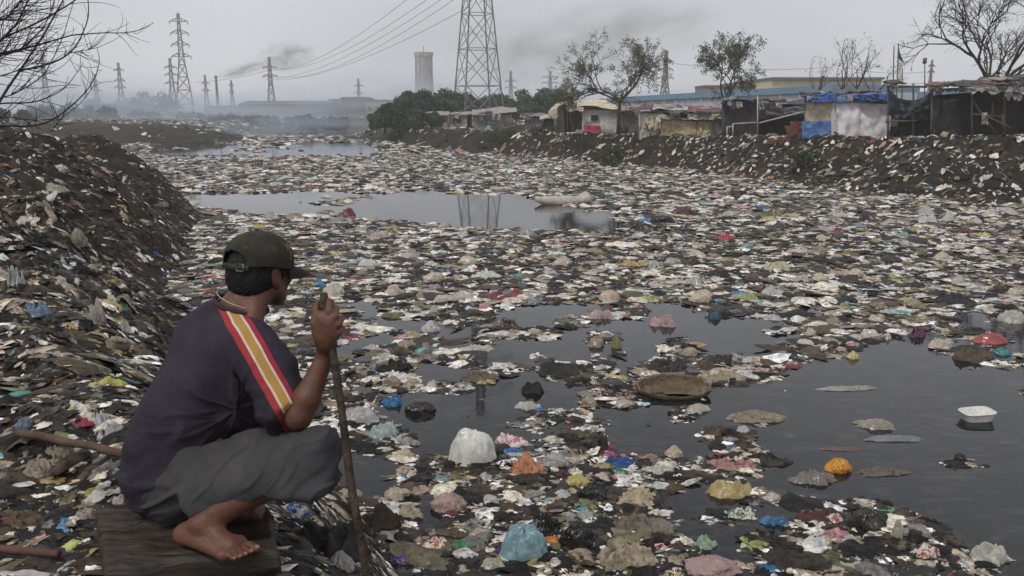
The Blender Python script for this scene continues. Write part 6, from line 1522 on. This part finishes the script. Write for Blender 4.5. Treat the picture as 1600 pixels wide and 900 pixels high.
# ---- shirt
S = Field(lo - np.array([.08, .05, 0]), hi + np.array([0, .08, 0]), .0048)
def sp(px, py, d): return P(px, py, d)
S.cone(sp(372, 520, 2.68), sp(338, 510, 2.90), .070, .070, .04); S.cone(sp(362, 505, 2.74), sp(350, 500, 2.80), .076, .078, .04)
S.cone(sp(352, 560, 2.70), sp(318, 552, 2.88), .110, .110, .05); S.cone(sp(312, 612, 2.69), sp(300, 606, 2.87), .128, .124, .05)
S.cone(sp(283, 664, 2.68), sp(280, 660, 2.87), .139, .134, .05); S.cone(sp(264, 716, 2.69), sp(264, 712, 2.86), .137, .134, .05)
S.cone(sp(262, 756, 2.70), sp(262, 752, 2.84), .112, .112, .05)
S.cone(sp(350, 622, 2.72), sp(338, 660, 2.74), .100, .095, .05); S.cone(sp(385, 560, 2.68), sp(372, 640, 2.68), .070, .060, .04)
S.ell(sp(322, 524, 2.90), (.095, .095, .085), None, .05); S.ell(sp(330, 545, 2.92), (.09, .08, .09), None, .04)
# sleeve
shr = J['Rsh']; elr = J['Rel']; ad = unit(elr - shr)
S.cone(shr + (0, -.004, .004), shr + ad * .12, .074, .073, .045); S.cone(shr + ad * .10, shr + ad * .255 + np.array([-.022, 0, -.016]), .070, .070, .03)
S.cone(J['Lsh'], J['Lsh'] + unit(J['Lel'] - J['Lsh']) * .20, .072, .066, .04)
hem_p = (sp(467, 630, 2.5) + sp(437, 656, 2.5)) / 2; hem_n = unit(ad + np.array([.10, 0, .0])); S.cut(hem_p, hem_n, hem_p + ad * .06, .125)
ld = unit(J['Lel'] - J['Lsh']); S.cut(J['Lsh'] + ld * .19, ld, J['Lsh'] + ld * .28, .11)
# neck opening
S.cut(sp(382, 482, 2.74), unit(np.array([.22, .0, 1.0])), sp(388, 462, 2.76), .12)
v, F = S.mesh(); v = smooth_mesh(v, F, 3, .5); nn = normals(v, F)
# folds: they run from the armpit and bunch above the seat
A0 = sp(370, 640, 2.62); rel = v - A0; rr_ = np.hypot(rel[:, 0], rel[:, 2]); an_ = np.arctan2(rel[:, 2], rel[:, 0])
w1 = np.exp(-(rr_ / .16) ** 2) * (.8 + .2 * vnoise(v * 6, 3))
low = sstep(.36, .05, v[:, 2] - ZP)
f1 = ridge(v3(an_ * 2.2 + 2 * fbm(v * 3, 2, 3), rr_ * 3, 0 * rr_ + 1), 2, 14) * w1 * .020
f2 = ridge(np.stack([v[:, 0] * 3.0 + v[:, 2] * 5.5, v[:, 1] * 2.0, v[:, 2] * 7.0 - v[:, 0] * 5.0], 1) + .4 * fbm(v * 4, 2, 8)[:, None], 2, 24) * .020 * low
f3 = fbm(v * 5.5, 3, 33) * .011
sleeve_w = np.exp(-(np.linalg.norm(v - (shr + ad * .18), axis=1) / .13) ** 2)
f4 = ridge(np.stack([(v @ ad) * 9, v[:, 1] * 3, v[:, 2] * 2], 1) + .4 * fbm(v * 5, 2, 8)[:, None], 2, 29) * .010 * sleeve_w
def crease(c, seed): return np.clip(1 - 2.6 * np.abs(vnoise(c, seed)), 0, 1) ** 1.3
dv = unit([.62, 0, .78]); pv_ = unit([.78, 0, -.62])
f5 = crease(np.stack([(v @ pv_) * 13 + 1.2 * fbm(v * 4, 2, 71), (v @ dv) * 2.6, v[:, 1] * 4], 1), 72) * .010 * sstep(.50, .12, v[:, 2] - ZP)
f6 = crease(np.stack([an_ * 3.2, rr_ * 2.5, 0 * rr_ + 3], 1), 74) * .012 * np.exp(-(rr_ / .24) ** 2)
f7 = crease(np.stack([v[:, 0] * 5, v[:, 1] * 4, v[:, 2] * 12 + fbm(v * 4, 2, 76)], 1), 77) * .006
v = v + nn * (f1 * .5 + f2 * .5 + f3 + f4 + f5 + f6 + f7)[:, None]
m = mat('dark_plum_shirt', (.034, .028, .040), rough=.93, noise=.22, scale=6, bump=.30, bscale=140, spec=.1, dirt=(.052, .043, .055), dirt_amt=.5)
# stripes along the sleeve: coloured bands of the cloth on either side of the plane through collar, shoulder and hem
N_, L_n = m.node_tree.nodes, m.node_tree.links; bs = N_['Principled BSDF']; src = bs.inputs['Base Color'].links[0].from_socket
la = sp(343, 483, 2.60); lb = sp(435, 650, 2.60); pn = unit(np.cross(unit(lb - la), ray(390, 565))); pn = pn if pn[0] > 0 else -pn
tcn = N_.new('ShaderNodeTexCoord'); sub = N_.new('ShaderNodeVectorMath'); sub.operation = 'SUBTRACT'; sub.inputs[1].default_value = tuple(la - np.array(man.location)); L_n.new(tcn.outputs['Object'], sub.inputs[0])
dot = N_.new('ShaderNodeVectorMath'); dot.operation = 'DOT_PRODUCT'; dot.inputs[1].default_value = tuple(pn); L_n.new(sub.outputs[0], dot.inputs[0])
wn_ = N_.new('ShaderNodeTexNoise'); wn_.inputs['Scale'].default_value = 5; L_n.new(tcn.outputs['Object'], wn_.inputs['Vector'])
wob_ = N_.new('ShaderNodeMath'); wob_.operation = 'MULTIPLY_ADD'; wob_.inputs[1].default_value = .022; L_n.new(wn_.outputs['Fac'], wob_.inputs[0]); L_n.new(dot.outputs['Value'], wob_.inputs[2])
mrs = N_.new('ShaderNodeMapRange'); mrs.inputs['From Min'].default_value = 0.005; mrs.inputs['From Max'].default_value = .077; L_n.new(wob_.outputs[0], mrs.inputs['Value'])
cr = N_.new('ShaderNodeValToRGB'); cr.color_ramp.interpolation = 'CONSTANT'; el_ = cr.color_ramp.elements
el_[0].position = 0; el_[0].color = (.30, .040, .042, 1); el_[1].position = .27; el_[1].color = (.52, .44, .37, 1)
for p_, c_ in ((.37, (.36, .215, .060, 1)), (.70, (.52, .44, .37, 1)), (.79, (.30, .03, .05, 1))):
    e_ = el_.new(p_); e_.color = c_
L_n.new(mrs.outputs['Result'], cr.inputs[0])
def cmp_(sock, op, val):
    q = N_.new('ShaderNodeMath'); q.operation = op; L_n.new(sock, q.inputs[0]); q.inputs[1].default_value = val; return q.outputs[0]
sxyz = N_.new('ShaderNodeSeparateXYZ'); L_n.new(tcn.outputs['Object'], sxyz.inputs[0])
def mul_(a, b): 
    q = N_.new('ShaderNodeMath'); q.operation = 'MULTIPLY'; L_n.new(a, q.inputs[0]); L_n.new(b, q.inputs[1]); return q.outputs[0]
mask = mul_(mul_(cmp_(wob_.outputs[0], 'GREATER_THAN', .005), cmp_(wob_.outputs[0], 'LESS_THAN', .077)), cmp_(sxyz.outputs['Y'], 'LESS_THAN', float(sp(366, 490, 2.76)[1] - man.location[1])))
mxs = N_.new('ShaderNodeMixRGB'); L_n.new(mask, mxs.inputs[0]); L_n.new(src, mxs.inputs[1]); L_n.new(cr.outputs[0], mxs.inputs[2]); L_n.new(mxs.outputs[0], bs.inputs['Base Color'])
shirt = link_mesh('shirt', v - np.array(man.location), F, m, man)

# collar band round the neck opening
cc = J['neck'] + np.array([.012, .0, .028]); u = MB(); cpts = []
for a in np.linspace(0, 2 * pi, 33)[:-1]:
    cpts.append(cc + np.array([cos(a) * .082, sin(a) * .088, .012 - .026 * cos(a)]))
cpts.append(cpts[0]); u.tube(np.array(cpts) - (0, 0, .010), .0075, 8, cap=False); u.build('collar', mat('collar_rib', (.030, .026, .036), rough=.95, noise=.2, scale=30), man, True)
u = MB(); cpts = [cc + np.array([cos(a) * .072, sin(a) * .078, .026 - .030 * cos(a)]) for a in np.linspace(0, 2 * pi, 41)]; u.tube(np.array(cpts) - (0, 0, .004), .0011, 6, cap=False); u.build('necklace', mat('thin_cord', (.5, .45, .36), rough=.5), man, True)

# ---- shorts
T = Field(lo, hi, .0048)
T.cone(sp(272, 762, 2.66), sp(270, 758, 2.84), .105, .105, .04)
T.cone(sp(300, 748, 2.63), sp(400, 722, 2.565), .098, .088, .04); T.cone(sp(400, 724, 2.565), sp(484, 716, 2.50), .084, .064, .03)
T.cone(sp(466, 726, 2.50), sp(472, 752, 2.50), .070, .076, .03); T.cone(sp(440, 735, 2.505), sp(452, 760, 2.505), .068, .062, .03); T.cone(sp(330, 768, 2.56), sp(430, 742, 2.50), .078, .076, .03); T.cone(sp(500, 698, 2.50), sp(500, 770, 2.50), .036, .040, .03); T.cone(sp(492, 704, 2.56), sp(492, 770, 2.56), .04, .04, .03); T.cone(sp(495, 706, 2.455), sp(496, 790, 2.455), .034, .036, .03); T.cone(sp(500, 700, 2.50), sp(500, 800, 2.50), .036, .040, .03); T.cone(sp(440, 745, 2.47), sp(480, 765, 2.47), .05, .05, .03)
hz_ = P(470, 756, 2.50); T.cut(hz_, (.03, 0, -1), hz_ + (.02, .0, -.16), .20, .003)
T.cone(sp(290, 742, 2.84), sp(380, 672, 2.84), .092, .085, .04); T.cone(sp(380, 672, 2.84), sp(450, 616, 2.84), .085, .066, .03); T.cone(sp(440, 632, 2.84), sp(436, 690, 2.83), .07, .072, .03)
hz2 = P(430, 700, 2.83); T.cut(hz2, (.05, 0, -1), hz2 + (0, .0, -.10), .125, .004)
v, F = T.mesh(); v = smooth_mesh(v, F, 3, .5); nn = normals(v, F)
tdir = unit(sp(490, 706, 2.5) - sp(300, 748, 2.63))
td_ = unit(tdir + np.array([0, 0, .38])); pe_ = unit(np.cross(td_, (0, 1., 0)))
def crease(c, seed): return np.clip(1 - 2.6 * np.abs(vnoise(c, seed)), 0, 1) ** 1.3
cc1 = crease(np.stack([(v @ pe_) * 17 + 1.3 * fbm(v * 5, 2, 61), (v @ td_) * 3.2, v[:, 1] * 5], 1), 62) * .014 + crease(np.stack([(v @ pe_) * 30 + 1.3 * fbm(v * 6, 2, 63), (v @ td_) * 5, v[:, 1] * 6], 1), 64) * .006
g1 = cc1 * 1.25 + .12 * ridge(np.stack([(v @ tdir) * 10 + v[:, 2] * 9, v[:, 1] * 4, v[:, 2] * 4 - v[:, 0] * 3], 1) + .5 * fbm(v * 4, 2, 18)[:, None], 2, 41) * .015
g2 = ridge(np.stack([v[:, 0] * 14 - v[:, 2] * 8, v[:, 1] * 5, v[:, 2] * 3], 1), 2, 45) * .012 * np.exp(-(np.linalg.norm(v - sp(480, 740, 2.5), axis=1) / .12) ** 2)
v = v + nn * (g1 + g2 + .004 * fbm(v * 5, 2, 43))[:, None]
link_mesh('shorts', v - np.array(man.location), F, M_short, man)

# ---- hair: a close cap of hair over the skull, down to the nape
Hh_ = Field(hc - .17, hc + .17, .0040)
Hh_.ell(hl(-.004, 0, .016), np.array((.097, .080, .090)) * HS, RH, .01); Hh_.ell(hl(-.040, 0, -.030), np.array((.064, .072, .066)) * HS, RH, .03)
Hh_.cut(hl(.045, 0, .0), ff_, hl(.13, 0, 0), .14, .01); Hh_.cut(hl(-.05, 0, -.092), unit(-fu + .25 * ff_), hl(0, 0, -.16), .13, .012); Hh_.cut(hl(.004, 0, -.034), unit(-fu * .6 + ff_ * .9), hl(.08, 0, -.11), .10, .01)
v, F = Hh_.mesh(); v = smooth_mesh(v, F, 1, .4); nn = normals(v, F); v = v + nn * (.0028 * fbm(v * 90, 3, 4) + .0022 * fbm(v * 30, 2, 6))[:, None]
link_mesh('hair', v - np.array(man.location), F, M_hair, man)

# ---- cap: crown with six panels, arch at the back, strap with metal clasp, curved peak
c_t = None
HC = 1.08; nT, nP = 96, 22; vv = []; keep = []
tilt_ = .10
cu = unit(fu + ff_ * tilt_); cf = unit(ff_ - cu * (ff_ @ cu)); cr_ = np.cross(cf, cu); co = hl(-.002, 0, .020)
for i in range(nP + 1):
    ph_ = i / nP * (pi / 2 + .16)
    for j in range(nT):
        a = 2 * pi * j / nT; seam = 1 - .012 * math.exp(-((((a * 6 / (2 * pi)) + .5) % 1 - .5) / .035) ** 2) * sin(min(ph_, pi / 2))
        sag_ = 1 + .012 * sin(3 * a + 1) + .010 * sin(5 * a + 2 * ph_)
        x = sin(min(ph_, pi / 2 + .0)) * seam * sag_; z = cos(ph_) ** (1.0) if ph_ < pi / 2 else -(ph_ - pi / 2) * .55
        zz = np.sign(z) * abs(z) ** .86 * .094 if z > 0 else z * .10
        p = co + cf * (x * .108 * HC * cos(a)) + cr_ * (x * .093 * HC * sin(a)) + cu * (zz * HC + .0035 * sin(4 * a) * x)
        vv.append(p)
vv = np.array(vv); fc = []
for i in range(nP):
    for j in range(nT):
        a = 2 * pi * (j + .5) / nT; back = abs(((a - pi + pi) % (2 * pi)) - pi); zc = vv[i * nT + j] - co; hgt = zc @ cu
        if back < .62 and hgt < -.012 + .052 * math.sqrt(max(0, 1 - (back / .62) ** 2)): continue
        fc.append((i * nT + j, i * nT + (j + 1) % nT, (i + 1) * nT + (j + 1) % nT, (i + 1) * nT + j))
cap = link_mesh('cap', vv - np.array(man.location), fc, M_cap, man); md = cap.modifiers.new('Solidify', 'SOLIDIFY'); md.thickness = .0035; md.offset = 1
def ring_pt(a, z, k=1.0): return co + cf * (.108 * HC * k * cos(a)) + cr_ * (.093 * HC * k * sin(a)) + cu * z * HC
u = MB(); n_ = 20; aa = np.linspace(pi - .66, pi + .66, n_); th_b = []
for a in aa: th_b.append([ring_pt(a, -.022, 1.02), ring_pt(a, -.004, 1.02), ring_pt(a, -.004, 1.045), ring_pt(a, -.022, 1.045)])
vb = np.array(th_b).reshape(-1, 3); fb_ = [(i * 4 + k, i * 4 + (k + 1) % 4, (i + 1) * 4 + (k + 1) % 4, (i + 1) * 4 + k) for i in range(n_ - 1) for k in range(4)] + [(0, 1, 2, 3), tuple((n_ - 1) * 4 + k for k in (3, 2, 1, 0))]
def sub_(name, v_, f_, m_, smooth=True):
    o = link_mesh(name, np.asarray(v_) - np.array(man.location), f_, m_, None, smooth); o.parent = cap; return o
sub_('strap', vb, fb_, M_cap)
M_brass = mat('worn_clasp_metal', (.45, .40, .30), rough=.35, metal=.9)
u = MB(); aC = pi - .42
qq = [ring_pt(aC - .10, -.023, 1.06), ring_pt(aC - .10, -.002, 1.06), ring_pt(aC + .10, -.002, 1.06), ring_pt(aC + .10, -.023, 1.06), ring_pt(aC - .10, -.023, 1.06)]; u.tube(np.array(qq), .0014, 6); sub_('clasp', u.v[0], u.f, M_brass)
u = MB(); q = co + cu * .094 * HC; u.tube([q - cu * .003, q + cu * .004, q + cu * .0055], [.007, .006, .002], 10); sub_('button', u.v[0], u.f, M_cap)
for a, h_ in ((pi - .5, .045), (pi + .5, .045), (pi / 2 + .2, .048), (pi / 2 - .9, .045)):
    pc = co + HC * ((cf * (.108 * cos(a)) + cr_ * (.093 * sin(a))) * math.sqrt(max(0, 1 - (h_ / .094) ** 2.3)) + cu * h_); n0 = unit(pc - co); u = MB(); e1 = unit(np.cross(n0, cu)); e2 = np.cross(n0, e1)
    u.tube(np.array([pc + n0 * .0045 + (e1 * cos(b) + e2 * sin(b)) * .0036 for b in np.linspace(0, 2 * pi, 13)]), .0011, 5, cap=False); sub_('eyelet', u.v[0], u.f, mat('eyelet_thread', (.10, .10, .08), rough=.8))
# peak
nA, nR = 26, 9; pv = []
for i in range(nR + 1):
    q = i / nR
    for j in range(nA + 1):
        s_ = -1 + 2 * j / nA; a = s_ * 1.02
        base = ring_pt(a, -.006, 1.0); ext = .088 * math.sqrt(max(0, 1 - abs(s_) ** 2.6)); pv.append(base + cf * ext * q - cu * (.020 * q * q + .020 * (s_ ** 2) * q * .9 + .004 * q))
pv = np.array(pv); pf = [(i * (nA + 1) + j, i * (nA + 1) + j + 1, (i + 1) * (nA + 1) + j + 1, (i + 1) * (nA + 1) + j) for i in range(nR) for j in range(nA)]
pk = sub_('peak', pv, pf, M_cap); md = pk.modifiers.new('Solidify', 'SOLIDIFY'); md.thickness = .005
# pale worn embroidery on the right front panel of the crown
M_emb = mat('worn_gold_thread', (.20, .17, .07), rough=.7, noise=.5, scale=90)
u = MB(); er = np.random.default_rng(4)
for k in range(14):
    a = 1.05 + er.uniform(-.16, .16); h_ = .022 + er.uniform(0, .034); q = []
    for s_ in range(5):
        a += er.normal(0, .035); h_ += er.normal(.002, .004); rr_2 = math.sqrt(max(0, 1 - (abs(h_) / .094) ** 2.3)); q.append(co + HC * ((cf * (.111 * cos(a)) + cr_ * (.096 * sin(a))) * rr_2 + cu * h_) + .002 * unit(cf * cos(a) + cr_ * sin(a)))
    u.tube(np.array(q), .0009, 4)
sub_('embroidery', np.concatenate(u.v), u.f, M_emb)
# toenails
M_nail = mat('toe_nail', (.27, .16, .12), rough=.4)
for (o_, l_, r_) in toes:
    c_ = ball + side * o_ + toe_dir_ * (l_ + .008 + r_ * .45) + np.array([0, 0, .014 - .004 + r_ * .62]); u = MB(); e1 = side; e2 = unit(toe_dir_ * .8 + np.array([0, 0, -.6])); n0 = unit(np.cross(e2, e1)); n0 = n0 if n0[2] > 0 else -n0
    ring = [c_ + e1 * cos(b) * r_ * .62 + e2 * sin(b) * r_ * .55 + n0 * .0006 for b in np.linspace(0, 2 * pi, 14, endpoint=False)]; u.add(ring + [c_ + n0 * .0022], [(14, j, (j + 1) % 14) for j in range(14)])
    u.add([p_ - n0 * .003 for p_ in ring], [tuple(range(14))[::-1]]); u.build('toenail', M_nail, man, True)

# ---- the stick in his hand
pts = [st0 + (st1 - st0) * t_ for t_ in np.linspace(0, 1, 40)]
zb_ = gz(pts[-1][0], pts[-1][1]); ex = (pts[-1][2] - zb_ + .05) / abs(sd_[2]); pts += [st1 + sd_ * ex * f_ for f_ in (.33, .66, 1.)] if ex > 0 else []
pts = np.array(pts); pts += fbm(pts * 5, 2, 6)[:, None] * .005 * np.array([1, 1, 0])
u = MB(); rr_3 = np.linspace(.0118, .0125, len(pts)) * (1 + .10 * fbm(pts * 16, 2, 8)); u.tube(pts, rr_3, 14)
M_stick = mat('dark_worn_stick', (.034, .025, .018), rough=.75, noise=.5, scale=9, bump=.7, bscale=40, spec=.25, dirt=(.13, .10, .07), dirt_amt=.5)
tag(u.build('walking_stick', M_stick, None, True), 'long dark straight stick held upright in the fist of the squatting man', 'stick')
